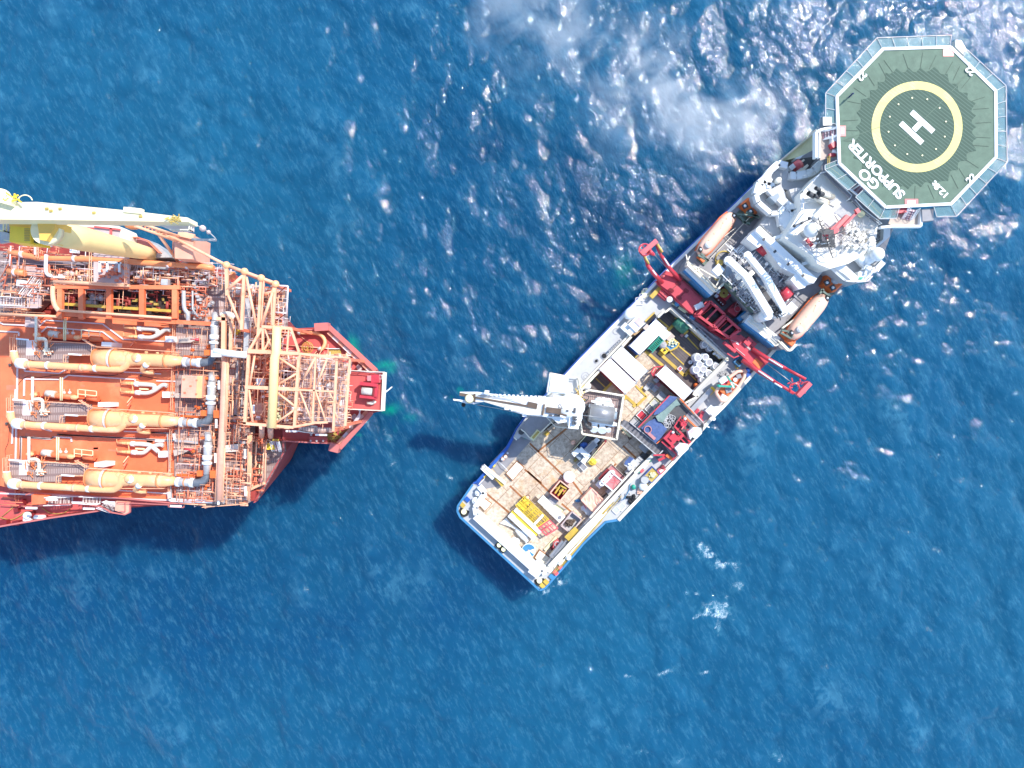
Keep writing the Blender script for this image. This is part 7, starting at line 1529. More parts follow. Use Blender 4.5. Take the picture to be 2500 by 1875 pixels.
m=mb(); m.tube(smooth([C(390,100,22.6),C(390,300,22.6),C(390,420,22.)],4),.2,8); m.tube(smooth([C(410,340,22.8),C(470,340,22.8),C(498,370,22.8),C(500,480,22.4)],5),.24,8); m.build('stand_pipe','cream_paint',root)
m=mb(); m.tube([C(690,110,22.),C(690,360,22.)],.1,6); m.tube([C(712,112,22.),C(708,360,22.)],.1,6); m.build('twin_pipe','pale_yellow',root)
m=mb(); m.cyl(C(520,300,21.),C(860,330,21.),.48,seg=12); m.cyl(C(380,290,21.),C(450,300,21.),.4); m.cyl(C(980,340,20.8),C(1100,350,20.8),.45,seg=12); m.build('pump_body','deck_orange',root)
m=mb(); m.cyl(C(540,285,21.2),C(640,300,21.2),.52,seg=12); 
for x in (730,790): m.sph(C(x,280,21.2),.28,8); m.bar(C(x,240,21.2),C(x,280,21.2),.08)
m.build('pump_motor','lag_cream',root)
m=mb(); m.sph(C(400,300,21.6),.5,12,(1.2,.8,.8)); m.sph(C(840,330,21.4),.45,12,(1.4,.9,.9)); m.build('pump_head','pipe_peach',root)
m=mb(); m.prism([C(x,y,20.5) for x,y in ((440,320),(1110,360),(1100,385),(430,350))],20.01); m.build('drip_tray','dark_red',root)
m=mb()
for k in range(34):
    x,y=rf.uniform(350,560),rf.uniform(330,520); p=C(x,y,22.1+rf.random()*.6); a=rf.choice((0,1.57,.8,-.8)); m.bar(p,p+Vector((math.cos(a),math.sin(a),rf.uniform(-.2,.3)))*rf.uniform(.2,.8),.1)
m.build('valve_cluster','pipe_orange',root)
m=mb()
for k in range(22): x,y=rf.uniform(460,570),rf.uniform(450,520); m.sph(C(x,y,22.4+rf.random()*.3),.13,6)
m.build('valve_cluster','cream_paint',root)
m=mb(); m.rail([C(520,430,22.02),C(1000,440,22.02)],.1,.05,9) if 0 else None
m=mb(); 
for a,b in (((890,240),(1080,260)),((885,290),(1080,310)),((880,240),(880,330)),((960,250),(960,320)),((1080,260),(1080,310))): m.bar(C(*a,21.8),C(*b,21.8),.1)
m.build('access_ladder','pale_yellow',root)
m=mb(); m.tube([C(1410,420,22.6),C(1460,360,21.4)],.12,6); m.tube([C(1020,640,20.6),C(1700,665,20.6)],.12,6); m.tube([C(1640,690,20.5),C(2000,670,20.5)],.16,6); m.tube([C(760,690,20.4),C(1300,720,20.4)],.1,6); m.build('small_pipe','frame_red',root)
m=mb()
for x in (1060,1330,1750,1900): m.bar(C(x,500,20.),C(x,500,21.4),.3); m.bar(C(x,610,20.),C(x,610,21.4),.3); m.bar(C(x,500,21.2),C(x,620,21.2),.35,.35)
for x in (500,800,1100): m.bar(C(x,640,20.),C(x,640,22.2),.25)
m.build('saddle','frame_red',root)
m=mb(); m.bar(C(2240,460,22.9),C(2240,520,22.9),.8,.5); m.bar(C(2380,460,22.9),C(2380,540,22.9),.8,.5); m.bar(C(2250,120,22.),C(2400,115,22.),.35,.5); m.bar(C(2060,640,21.),C(2200,650,21.),.3,.3);m.bar(C(1990,530,21.),C(2240,545,21.),.3,.3); m.build('duct_bracket','orange_peel',root)
k_=(H-22.3)/FL
dup(root,c0+Vector((-8.5*k_,-147*k_,0)),0,'peach vessel and looping pipe on the orange deck, middle one of three')
dup(root,c0+Vector((-17.5*k_,-293*k_,0)),0,'peach vessel and looping pipe on the orange deck, along the edge with the stairs')
# three pairs of grey transfer hoses
for n,(dx,dy,l) in enumerate(((0,0,'pair of grey bent transfer hoses with orange valve tails, above the top train'),(-33,600,'pair of grey bent transfer hoses between the top and middle trains'),(-75,1245,'pair of grey bent transfer hoses between the middle and lowest trains'))):
    def K(x,y,z): return C(x+dx,y+dy,z)
    root=thing('transfer_hose',l,'hoses',K(1600,280,20.),'pairs of grey transfer hoses on the orange deck')
    m=mb(); fl=-1 if n==2 else 1
    m.tube(smooth([K(1490,228,20.9),K(1640,236,20.9),K(1700,250,20.9),K(1700 if n<2 else 1790,290 if n<2 else 320,20.9)],5),.34,12); m.tube(smooth([K(1500,322,20.9),K(1620,328,20.9),K(1700,300 if n<2 else 270,20.9),K(1790,240,20.9),K(1840,250,20.9)],5),.32,12); m.build('hose_run','lag_cream',root)
    m=mb(); m.cyl(K(1490,228,20.9),K(1530,231,20.9),.4); m.cyl(K(1500,322,20.9),K(1550,324,20.9),.38); m.build('hose_collar','white_clean',root)
    m=mb()
    for y in (220,315): m.cyl(K(1345,y,20.8),K(1490,y+6,20.8),.16,.28); m.sph(K(1400,y+2,20.8),.24,8); m.sph(K(1455,y+5,20.9),.3,8); m.bar(K(1335,y-40,20.8),K(1340,y,20.8),.08)
    m.bar(K(1465,240,20.7),K(1470,310,20.7),.12); m.build('valve_tail','pipe_peach',root)
    m=mb(); m.bar(K(1410,430,20.5),K(1460,365,20.8),.14); m.bar(K(1540,280,20.4),K(1640,285,20.4),.25); m.build('support_strut','pale_yellow' if n else 'orange_peel',root)
    m=mb(); m.box(K(1825,345,21.6),(1.1,.9,1.2),0,20.); m.build('white_box','white_clean',root)
# ------------------------------------------------ ducts, racks and pipes on the grating area
m=mb(); m.tube([P('d2',1455,0,23.),P('d2',1430,700,23.),P('d2',1400,1400,23.),P('d3',1110,300,23.),P('d3',1075,1180,23.)],.52,14); m.build('header_pipe','pink_pipe' if 0 else 'cabinet_peach',fps)
m=mb()
for x0,x1,z in ((1495,1440,23.4),(1520,1465,23.2),(1395,1370,22.4)): m.tube([P('d2',x0,100,z),P('d2',x1,1640,z)],.1,6)
for x0,x1 in ((1150,1110),(1170,1130),(1045,1005)): m.tube([P('d3',x0,300,23.),P('d3',x1,1200,23.)],.1,6)
for x,y0,y1 in ((1560,60,1180),(1580,60,1190),(1600,80,1190),(1620,80,1000),(1700,200,560),(1820,170,850),(1860,170,880)): m.tube([P('d3',x+10,y0,21.6),P('d3',x-20,y1,21.6)],.09,6)
m.build('pipe_bundle','frame_peach',fps)
m=mb()
for a,b,w in (((1720,180),(1640,1640),.45),((1840,100),(1760,1640),.1),((1300,820),(1860,840),.4),((1310,1300),(1840,1330),.35),((1290,840),(1330,1060),.35)): m.bar(P('d2',*a,20.9),P('d2',*b,20.9),w,.3)
for a,b,w in (((1330,0),(1350,190),.45),((1350,190),(1530,215),.4),((330,175),(720,215),.35),((1290,640),(1520,670),.35),((1290,660),(1150,1240),.1),((270,1140),(200,60),.0)): m.bar(P('d3',*a,20.9),P('d3',*b,20.9),max(w,.1),.3)
m.build('deck_beam','lag_grey',fps)
m=mb(); wall(m,'d3',[(225,1040),(240,1165),(290,1180),(960,1205)],20.9,.5,.4); wall(m,'d3',[(310,60),(320,170)],20.8,.3,.3); m.bar(P('d3',0,180,20.8),P('d3',140,185,20.8),.35,.4); m.build('access_gutter','white_clean',fps)
m=mb()
for x,y,l in ((1315,680,1.6),(1260,1480,1.7),(2040,1180,1.8)): m.bar(P('d2',x,y-90,23.5),P('d2',x,y+90,23.5),.28,.2)
for x,y in ((1010,470),(1510,400),(1060,1180),(1520,1030)): m.bar(P('d3',x,y-80,23.),P('d3',x,y+80,23.),.28,.2)
for f,x,y in (('e',1160,895),('e',1480,935),('e',1690,610),('d',340,1283),('d',560,1190),('d',960,1290),('d',1180,1222),('d',1900,1262),('d',845,1225),('a',1210,1095),('a',1480,1120),('a',640,1000)):
    w_=60 if f=='d' else 62
    if f=='e' and x==1690: m.bar(P(f,x,y-50,23.5),P(f,x,y+50,23.5),.3,.2)
    else: m.bar(P(f,x-w_,y,22.5),P(f,x+w_,y+3,22.5),.28,.2)
m.build('light_tube','white_clean',fps)
root=top('deck_cabinet','large square peach coloured cabinet with a pale right side between the trains','cabinet','d2',750,720,20.4); m=mb(); q=PP('d2',[(545,478),(980,490),(958,955),(525,940)],23.); m.prism(q,20.4); m.build('cabinet_body','cabinet_peach',root); m=mb(); m.prism(PP('d2',[(860,488),(978,491),(955,953),(835,950)],23.06),23.004); m.build('side_panel','pipe_peach',root); m=mb()
for x,y in ((580,560),(850,580),(600,840),(840,870),(720,700)): m.box(P('d2',x,y,23.1),(.3,.25,.1),0)
m.build('lifting_lug','frame_red',root); m=mb(); m.prism(PP('d2',[(400,850),(540,850),(650,940),(650,955),(400,945)],21.2),20.4); m.build('cable_tray','beige',root)
for f,pts,l in (('c',[(1930,340),(2060,320),(2130,345),(2060,380),(1930,385)],'beige tapered pipe end with red tip near the top train duct'),('d',[(1870,660),(1990,645),(2060,650),(1990,690),(1880,725)],'beige tapered pipe end with red tip near the lowest train')):
    m=mb(); m.prism(PP(f,pts,21.6),20.6); o=one(m,'pipe_stub','beige',l,'pipe end'); x,y=pts[2]; m=mb(); m.cyl(P(f,x-70,y,21.4),P(f,x+30,y+6,21.4),.22); m.build('red_tip','red_paint',o)
m=mb()
for x in (1220,1225): pass
m=mb(); m.box(P('d3',1280,285,22.),(2.,.7,1.),.1,20.4); m.box(P('d3',1280,340,21.9),(2.,.5,1.),.1,20.4); one(m,'crate','lag_cream','pair of long pale crates beside the tall peach header pipe','crate')
# random process pipework, denser clusters
def clutter(name,mt,f,x0,y0,x1,y1,n,z0,z1,r0=.06,r1=.14,l0=.6,l1=3.,par=None,seed=0):
    r=random.Random(seed or int(x0+y0*3+n)); m=mb()
    for k in range(n):
        x,y=r.uniform(x0,x1),r.uniform(y0,y1); p=P(f,x,y,r.uniform(z0,z1)); a=R(-3)+(0 if r.random()<.5 else R(90)); L_=r.uniform(l0,l1); d=Vector((math.cos(a),math.sin(a),0))*L_; q=p+d; e=P(f,x1,y0,z1); s=P(f,x0,y1,z1)
        q.x=min(max(q.x,s.x),e.x); q.y=min(max(q.y,s.y),e.y); rr=r.uniform(r0,r1)
        pts=[p,q]
        if r.random()<.5: a2=a+R(90)*(1 if r.random()<.5 else -1); q2=q+Vector((math.cos(a2),math.sin(a2),0))*r.uniform(.3,1.2); pts.append(q2)
        if r.random()<.3: pts.append(pts[-1]+Vector((0,0,-1.)))
        m.tube(pts,rr,6)
    return m.build(name,mt,par or fps)
def valves(name,mt,f,x0,y0,x1,y1,n,z0,z1,s0=.15,s1=.35,seed=0):
    r=random.Random(seed or int(x0*2+y0+n)); m=mb()
    for k in range(n):
        p=P(f,r.uniform(x0,x1),r.uniform(y0,y1),r.uniform(z0,z1)); s=r.uniform(s0,s1)
        if r.random()<.5: m.box(p,(s*2,s*1.3,s*1.5),-.05)
        else: m.sph(p,s,7); m.torus(p+Vector((0,0,s)),s*.9,.03,10,4)
    return m.build(name,mt,fps)
clutter('pipework','frame_peach','src',120,660,520,700,130,21.,22.6,.06,.16); clutter('pipework','frame_red','src',120,655,530,710,90,20.8,21.8); valves('valve_group','lag_grey','src',140,664,520,694,50,21.,22.,seed=3); valves('valve_group','kerb_white','src',140,664,520,694,46,21.,22.2,seed=4)
clutter('pipework','frame_peach','src',0,690,60,770,40,20.8,22.); clutter('pipework','kerb_white','src',0,600,300,690,26,21.,23.,.05,.1,1,5)
clutter('pipework','frame_red','src',560,700,680,800,110,20.6,22.5); clutter('pipework','frame_peach','src',555,705,680,860,130,20.8,24.,.05,.13); valves('valve_group','lag_grey','src',560,690,670,780,40,21,23,seed=6); valves('valve_group','yellow_clean','b',515,1110,640,1180,16,21.5,22.5,.12,.25,7)
clutter('pipework','frame_red','e',700,60,960,820,130,19,23.5,.06,.16); clutter('pipework','frame_peach','e',1000,60,1740,820,210,20,25.,.05,.12); clutter('pipework','dark_red','e',1000,200,1230,420,40,18.6,20.,.08,.2); clutter('pipework','pipe_orange','e',1020,450,1220,780,60,19,23,.06,.2)
valves('valve_group','kerb_white','e',760,100,1700,800,90,20,24.5,.12,.3,8); valves('valve_group','pale_yellow','e',980,580,1040,780,26,24,25,.15,.3,9); valves('valve_group','pink_roof','e',900,90,1640,800,50,20,24,.15,.35,10)
clutter('pipework','frame_red','src',420,1000,600,1230,90,20.6,21.8); clutter('pipework','frame_peach','src',500,880,612,1230,90,20.8,22.6); valves('valve_group','orange_peel','src',470,840,545,1200,40,21,22.4,.12,.3,12)
clutter('pipework','frame_red','src',395,700,500,790,60,20.6,21.8); valves('valve_group','lag_grey','src',460,700,520,790,24,20.8,22,seed=14)
clutter('pipework','frame_red','src',600,1060,640,1200,40,18.2,20.); clutter('pipework','frame_peach','src',425,1205,600,1236,40,20.5,21.5)
clutter('pipework','frame_red','src',0,1195,90,1240,24,18.2,19.2); clutter('pipework','frame_red','src',0,600,130,720,70,20.6,23.); clutter('pipework','kerb_white','src',0,700,420,720,20,21.5,22.5,.05,.1,1,6)
# bay pillars, yellow beam and headers
m=mb()
for x in (148,200,268,348,428): m.bar(P('src',x,700,22.6),P('src',x,778,22.6),.75,.6); m.bar(P('src',x,700,22.3),P('src',x,700,20.4),.6); m.bar(P('src',x,776,22.3),P('src',x,776,20.4),.6)
m.bar(P('src',140,765,22.2),P('src',430,786,22.2),.7,.6); m.bar(P('src',430,786,22.2),P('src',540,792,22.2),.6,.5); m.bar(P('src',136,700,22.7),P('src',440,702,22.7),.6,.5); m.build('bay_pillar','deck_orange',fps)
m=mb(); m.bar(P('a',670,1292,21.9),P('a',1950,1375,21.9),.42,.3); m.build('crane_beam','yellow_paint',fps)
m=mb(); m.tube([P('a',640,1360,23.),P('a',1200,1400,23.),P('a',1850,1445,23.)],.2,8); m.tube(smooth([P('a',640,1370,22.9),P('a',590,1300,22.9),P('a',570,1180,22.9),P('a',575,1100,22.9)],4),.35,10); m.tube([P('a',580,1050,23.2),P('a',960,1070,23.2),P('a',1400,1095,23.2)],.26,8); m.tube([P('a',0,1400,22.),P('a',640,1430,22.)],.22,8); m.build('bay_header','frame_peach',fps)
clutter('bay_machinery','hull_red','src',150,712,425,765,60,20.5,21.5,.1,.25,.6,2.); valves('bay_machinery','ochre','src',150,712,425,765,30,20.5,21.3,.15,.3,15); valves('bay_machinery','lag_grey','src',215,715,250,765,10,20.6,21.6,.3,.6,16)
m=mb(); m.tube(smooth([P('a',1985,1150,22.5),P('a',1990,1330,22.5),P('a',2030,1400,22.3),P('a',2030,1480,22)],4),.32,8); m.tube([P('a',2080,1150,22.5),P('a',2080,1350,22.5),P('a',2140,1430,22.3)],.14,8); m.build('bent_duct','lag_grey',fps)
# big orange header pipe along the top edge
m=mb(); m.tube([P('a',100,740,22.6),P('a',240,755,22.6),P('a',420,800,22.4),P('a',1020,810,22.8),P('a',1450,840,22.8),P('a',2200,890,22.8),P('b',320,465,22.8)],.42,12); m.tube([P('a',90,940,22.),P('a',270,960,22.)],.5,12); m.build('header_pipe','pipe_orange',fps)
m=mb()
for x,y in ((235,755),(805,803),(1820 ,868),(2025,880)): m.cyl(P('a',x-14,y,22.7),P('a',x+14,y+1,22.7),.5)
m.cyl(P('a',150,948,22.),P('a',175,950,22.),.58); m.build('pipe_collar','kerb_white',fps)
for pts,mt in (([(120,800),(1000,830),(1000,880),(120,860)],'mid_grey'),([(1480,860),(2220,920),(2220,960),(1480,900)],'lag_grey'),([(120,870),(500,900),(480,1000),(120,960)],'pink_grey')): F('roof_strip',mt,'a',pts,21.2,20.4)
m=mb(); m.prism(PP('a',[(1010,740),(1390,760),(1390,1090),(1010,1070)],23.),22.7); m.build('valve_deck','pink_grey',fps); m=mb()
for x in (1080,1160,1290): m.bar(P('a',x,840,23.4),P('a',x,950,23.4),.25,.3)
m.bar(P('a',1070,840,23.4),P('a',1310,850,23.4),.25,.3); m.build('valve_frame','white_clean',fps); valves('valve_group','frame_red','a',1040,860,1370,1050,40,23.1,23.6,.1,.25,18)
m=mb(); m.rail(PP('a',[(1010,740),(1390,760),(1390,1090),(1010,1070)],23.),1.,.08,1.,True); m.rail(PP('a',[(580,620),(920,700),(1010,740)],23.),1.,.08); m.rail(PP('a',[(440,560),(440,800)],23.),1.,.08,.8); m.build('platform_railing','frame_peach',fps)
m=mb(); m.tube(smooth([P('a',500,760,23.4),P('a',495,900,23.4),P('a',510,970,23.4),P('a',560,990,23.4)],4),.26,8); m.bar(P('a',385,670,23.),P('a',385,760,23.),.3,.3); m.build('stand_pipe','kerb_white',fps)
stair('a',(0,1260),(270,1275),1.2,21.8,22.2,'step_tread',fps,'stair'); stair('a',(300,1200),(440,1010),1.3,20.6,22.6,'grating_light',fps,'stair')
m=mb(); m.rail(PP('a',[(0,1220),(280,1235),(420,1010)],22.),1.,.08); m.rail(PP('a',[(0,1330),(460,1340),(460,1180)],22.),1.,.08); m.prism(PP('a',[(0,1240),(60,1240),(50,1320),(0,1320)],22.),21.8); m.prism(PP('a',[(290,1210),(440,1200),(440,1330),(290,1330)],22.),21.8); m.build('stair_landing','pink_grey',fps)
# upper truss along the slanted edge (b)
TZ=27.
m=mb()
def bb(a,b,w=.4,f='b',z=TZ,z2=None): m.bar(P(f,*a,z),P(f,*b,z if z2 is None else z2),w*.75,w*.75)
def tb(a,b,r=.22,f='b',z=TZ,z2=None): m.tube([P(f,*a,z),P(f,*b,z if z2 is None else z2)],r*.85,8)
tb((-120,130),(450,430),.25); tb((450,430),(990,630),.28); tb((0,190),(450,430),.15); bb((455,420),(465,760),.6); bb((650,500),(620,1130),.55); bb((830,570),(790,1360),.5); bb((860,600),(830,1090),.25); tb((460,700),(640,540),.3); tb((470,750),(610,1080),.24); tb((670,560),(780,1100),.24); tb((980,650),(830,1090),.27); bb((985,640),(960,1080),.45); bb((945,700),(945,1050),.25)
m.build('upper_truss','frame_peach',fps,split=False)
m=mb()
for x,y in ((455,430),(650,500),(830,570),(985,635)): m.sph(P('b',x,y,TZ+.1),.55,12)
m.build('truss_node','pipe_peach',fps)
m=mb()
for x,y in ((455,430),(650,510),(830,580),(980,640),(620,1130),(790,1340)): p=P('b',x,y,TZ); m.bar(p,Vector((p.x,p.y,20.4)),.4)
m.build('truss_leg','frame_red',fps)
m=mb(); tb((1000,650),(1120,657),.14); tb((1120,657),(1105,955),.14); tb((985,940),(1108,950),.14); m.build('side_gantry','kerb_white',fps,split=False)
m=mb(); tb((1090,670),(985,760),.09,z=TZ-.3,z2=TZ-2); tb((1090,960),(975,1040),.09,z=TZ-.3,z2=TZ-2); m.build('gantry_brace','dark_red',fps)
m=mb(); m.bar(P('b',690,790,24.),P('b',670,1370,24.),.7,.5); m.build('cable_ladder','lag_grey',fps); m=mb(); m.ladder(P('b',960,780,26.),P('b',940,1050,26.),.7,.5,.08); m.ladder(P('b',640,560,26.),P('b',610,1100,26.),.6,.6,.08); m.ladder(P('b',440,430,26.),P('b',430,700,26.),.6,.6,.08); m.build('ladder','frame_peach',fps)
for i,(x,y,r,mt,l) in enumerate(((510,540,.6,'pipe_orange','stubby orange cylinder under the slanted truss'),(720,670,.55,'kerb_white','white cylinder under the slanted truss'),(590,700,.5,'white_clean','white rounded cover under the slanted truss'))):
    m=mb(); m.cyl(P('b',x-40,y,22.),P('b',x+30,y+6,22.),r); one(m,'vessel',mt,l,'vessel')
m=mb(); m.tube(smooth([P('b',900,1050,22.),P('b',950,1060,22.),P('b',1010,1075,21.6),P('b',1030,1100,20.5)],4),.4,10); m.build('elbow_pipe','pipe_peach',fps)
# ladder-like beams left end
m=mb(); wall(m,'b',[(350,1010),(510,1015),(505,1370)],24.,.5,.5); m.bar(P('b',430,960,24.),P('b',425,1390,24.),.6,.5); m.bar(P('b',520,1095,23.6),P('b',980,1170,23.6),.5,.5); m.bar(P('b',510,1240,23.6),P('b',630,1250,23.6),.4,.4); m.build('pipe_rack_beam','frame_peach',fps)
m=mb(); m.tube([P('b',320,1360,24.6),P('b',480,1385,24.6),P('b',690,1405,24.6)],.5,12); m.box(P('b',340,1385,25.),(1.4,1.,1.),0); m.build('white_duct','white_clean',fps)
m=mb(); m.tube(smooth([P('b',400,975,23.5),P('b',480,965,23.5),P('b',545,1000,23.3)],5),.5,12); m.build('riser_bend','lag_cream',fps)
# ------------------------------------------------ bow frame
BZ=29.
m=mb()
def eb(a,b,w=.5,z=BZ,z2=None): m.bar(P('e',*a,z),P('e',*b,z if z2 is None else z2),w*.8,w*.8)
def et(a,b,r=.2,z=BZ,z2=None): m.tube([P('e',*a,z),P('e',*b,z if z2 is None else z2)],r*.75,8)
eb((690,28),(1240,60),.62); eb((1240,60),(1790,115),.45); eb((660,420),(1240,445),.62); eb((1240,450),(1640,470),.3); eb((640,812),(1180,855),.5); eb((1180,850),(1420,805),.4); eb((1420,805),(1550,800),.4)
eb((700,20),(655,820),.5); eb((1240,60),(1190,850),.48); eb((1420,90),(1385,820),.3); eb((1650,100),(1610,900),.42); eb((1790,120),(1740,840),.35); eb((1770,260),(1790,120),.3)
et((1000,90),(1230,240),.22); et((1220,270),(1000,400),.2); et((990,470),(1210,640),.22); et((1200,660),(970,820),.2); et((760,80),(705,410),.22); et((700,450),(740,800),.2); et((1250,470),(1380,800),.18); et((1420,470),(1530,800),.18); et((1415,100),(1290,330),.24); et((1540,120),(1430,400),.2); et((1560,470),(1610,560),.15); et((1600,600),(1660,780),.12)
eb((1240,120),(1250,60),.5); eb((1300,90),(1300,100),.3)
bb((840,1095),(1150,1115),.55,z=BZ); bb((1150,1110),(1240,1370),.4,z=BZ); bb((1130,1110),(1110,1370),.3,z=BZ); bb((840,1110),(700,1360),.45,z=BZ); bb((850,1110),(850,1370),.4,z=BZ); bb((870,1120),(960,1360),.25,z=BZ); bb((930,1230),(860,1350),.3,z=BZ); bb((690,1365),(1240,1385),.6,z=BZ+.3)
m.build('bow_frame','frame_peach',fps,split=False)
m=mb(); m.tube([P('b',1000,1100,BZ+.4),P('b',990,1380,BZ+.4),P('e',975,100,BZ+.4),P('e',945,860,BZ+.4)],.62,14); m.build('frame_main_tube','crane_white',fps)
m=mb(); m.tube([P('e',930,850,BZ-1),P('e',932,955,22)],.4,12); m.tube([P('e',838,850,BZ-2),P('e',836,950,22)],.4,12); m.build('drop_pipe','cabinet_peach',fps)
m=mb()
for a in ((700,28),(660,420),(650,815),(1240,60),(1190,850),(1650,110),(1610,890),(1780,120),(1745,830),(1240,445)): p=P('e',*a,BZ-.2); m.bar(p,Vector((p.x,p.y,18.)),.4)
for a in ((1145,1112),(845,1100)): p=P('b',*a,BZ-.2); m.bar(p,Vector((p.x,p.y,18.)),.4)
m.build('frame_leg','frame_red',fps)
def deckpatch(pts,z,mt,name='mezzanine'): F(name,mt,'e',pts,z,z-.12)
deckpatch([(1250,90),(1640,130),(1600,800),(1230,780)],24.,'grating_light'); deckpatch([(1640,140),(1780,160),(1720,850),(1600,840)],23.,'pink_grey'); deckpatch([(1000,110),(1220,120),(1210,220),(1000,210)],22.,'pink_roof'); deckpatch([(700,100),(940,110),(920,800),(660,790)],20.,'frame_red'); deckpatch([(1130,450),(1220,450),(1200,700),(1120,690)],23.,'grating_light'); deckpatch([(1000,620),(1120,620),(1100,780),(980,780)],21.,'cabinet_peach'); deckpatch([(770,600),(890,600),(880,790),(760,780)],22.,'cabinet_peach'); deckpatch([(770,330),(860,330),(850,410),(780,400)],23.,'kerb_white')
deckpatch([(1230,850),(1610,860),(1600,910),(1420,915),(1240,880)],22.,'grating_light','mezzanine')
m=mb()
for k in range(3): m.cyl(P('e',1450+90*k,150+rf.uniform(0,560),24.6),P('e',1470+90*k,190+rf.uniform(100,560),24.6),.2)
m.sph(P('e',1075,440,23.6),.6,12); m.box(P('e',820,360,23.8),(1.,1.,.8),0); m.bar(P('e',1160,650,24.8),P('e',1300,665,24.8),.5,.3); m.build('white_equipment','white_clean',fps)
stair('e',(1250,855),(1420,880),1.1,19.,22.,'step_tread',fps,'stair')
m=mb(); m.rail(PP('e',[(1780,100),(1800,200),(1785,260)],BZ-2),1.,.1,.6); m.rail(PP('e',[(1640,100),(1790,110)],BZ),.8,.08,.7); m.rail(PP('e',[(800,600),(890,605),(885,790)],22.5),1.,.07,.5); m.rail(PP('e',[(1380,460),(1390,800)],24.2),1.,.06,.6); m.rail(PP('e',[(1440,460),(1440,560)],24.2),1.,.06,.6); m.rail(PP('e',[(1650,850),(1740,860),(1770,300)],23.2),1.,.07,.9); m.build('frame_railing','frame_peach',fps)
# shoulder details
m=mb(); m.box(P('e',925,1065,19.6),(1.1,.9,1.2),0,18.); o=one(m,'yellow_box','yellow_clean','bright yellow box beside the red ladder on the shoulder platform','box')
stair('e',(985,1010),(1010,1110),1.1,18.6,20.,'step_pink',fps,'stair'); m=mb(); m.bar(P('e',950,990,20.),P('e',1020,992,20.),.3,.2); m.build('ladder_top','yellow_paint',fps)
for x,y,l in ((1770,630,'upper pale yellow float on the dark shoulder walkway'),(1768,722,'lower pale yellow float on the dark shoulder walkway')): m=mb(); m.sph(P('d3',x,y,18.7),.55,12,(.7,1.,.7),.3,.08,rf); one(m,'float','pale_yellow',l,'float','pale floats on the shoulder walkway')
m=mb(); m.sph(P('d3',1765,850,18.6),.5,10,(.8,1.,.7),0,.25,rf); one(m,'rag_bundle','pink_roof','small red and white bundle below the pale yellow floats','bundle')
m=mb(); m.tube([P('d3',1860,200,19.8),P('d3',1840,880,19.8)],.16,8); m.tube(smooth([P('d3',1850,890,19.8),P('d3',1700,950,19.8),P('d3',1580,1010,19.8)],4),.24,8); m.tube([P('d3',1700,100,19.),P('d3',1680,480,19.),P('d3',1700,560,19.),P('d3',1660,680,19.)],.16,6); m.build('edge_pipe','frame_peach',fps)
m=mb(); m.rail(PP('d3',[(1700,1205),(2190,370),(2190,180)],18.),1.1,.07,1.4); m.build('shoulder_railing','deck_maroon',fps)
F('red_locker','hull_red','d3',[(1580,1050),(1690,1010),(1670,1190),(1570,1200)],19.5,18.)
# lower left main deck: stairs, walkway, liferafts
m=mb(); q=PP('d',[(340,1140),(500,1150),(490,1240),(340,1250)],21.5); m.prism(q,18.); m.build('stair_house','deck_orange',fps)
stair('d',(520,1205),(790,1200),1.2,19.,21.,'step_tread',fps,'stair'); stair('d',(890,1190),(1090,1200),1.1,19.6,20.6,'step_tread',fps,'stair'); stair('d',(1110,1240),(1250,1290),1.3,19.,20.6,'step_tread',fps,'stair')
F('end_platform','cabinet_peach','d',[(1250,1210),(1400,1220),(1400,1330),(1350,1350),(1240,1310)],20.8,20.4)
m=mb(); wall(m,'d',[(280,1140),(350,1120),(1240,1170),(1860,1230),(2200,1245)],20.9,.18,.3); wall(m,'d',[(260,1270),(640,1245),(900,1235),(1100,1270),(1200,1330),(1350,1355),(1405,1330),(1405,1220)],20.7,.16,.3); m.rail(PP('d',[(470,1240),(790,1235),(870,1220)],20.5),1.,.06); m.rail(PP('d',[(1300,1215),(1860,1240)],20.3),1.,.07); wall(m,'d',[(1820,1240),(1820,1270),(1985,1278),(1990,1250)],20.6,.12,.2); wall(m,'d',[(1350,1220),(1350,1325),(1290,1320)],21.,.12,.1); m.build('gangway_rail','frame_peach' if 0 else 'bulwark_red',fps)
m=mb(); m.bar(P('d',0,1480,18.7),P('d',560,1385,18.7),.25,1.2); m.bar(P('d',560,1385,18.7),P('d',1090,1308,18.7),.22,1.2); m.build('side_rail','bulwark_red',fps)
for f,x,y,s,l in (('d',295,1365,(1.35,1.5,1.2),'white rounded liferaft canister at the lower left deck edge, the bulkier one'),('d',430,1390,(1.4,.6,.7),'long low white liferaft canister at the lower left deck edge')):
    root=thing('liferaft_canister',l,'liferaft',P(f,x,y,18.),'liferaft canisters'); m=mb(); c=P(f,x,y,18.9); 
    if s[1]>1: m.sph(c,.62,14,(1,1,.9)); m.box(P(f,x-5,y+45,18.9),(1.2,.5,.7),-.05)
    else: m.cyl(c+Vector((-.75,.1,0)),c+Vector((.75,-.05+.15,0)),.36)
    m.build('canister_shell','white_clean',root); m=mb(); m.box(c+Vector((0,0,-.5)),(s[0],s[1]*.7,.3),0,18.); m.build('canister_cradle','dark_red',root)
m=mb(); m.tube(smooth(PP('d',[(0,1385),(120,1410),(220,1365),(260,1330)],18.2)),.07,5); m.tube(smooth(PP('d',[(450,1280),(550,1340),(680,1340),(760,1290)],18.2)),.07,5); m.tube(PP('d',[(20,1380),(160,1260)],18.2),.06,5); m.build('yellow_hose','ochre',fps)
m=mb(); m.box(P('d',215,1240,19.),(1.,1.,.9),.5); m.box(P('d',170,1310,18.7),(.7,.6,.6),.2); m.box(P('d',30,1440,19.),(1.1,.7,.9),0);m.box(P('d',165,1450,19.),(1.,.7,.9),.1); m.build('deck_machinery','dark_red',fps)
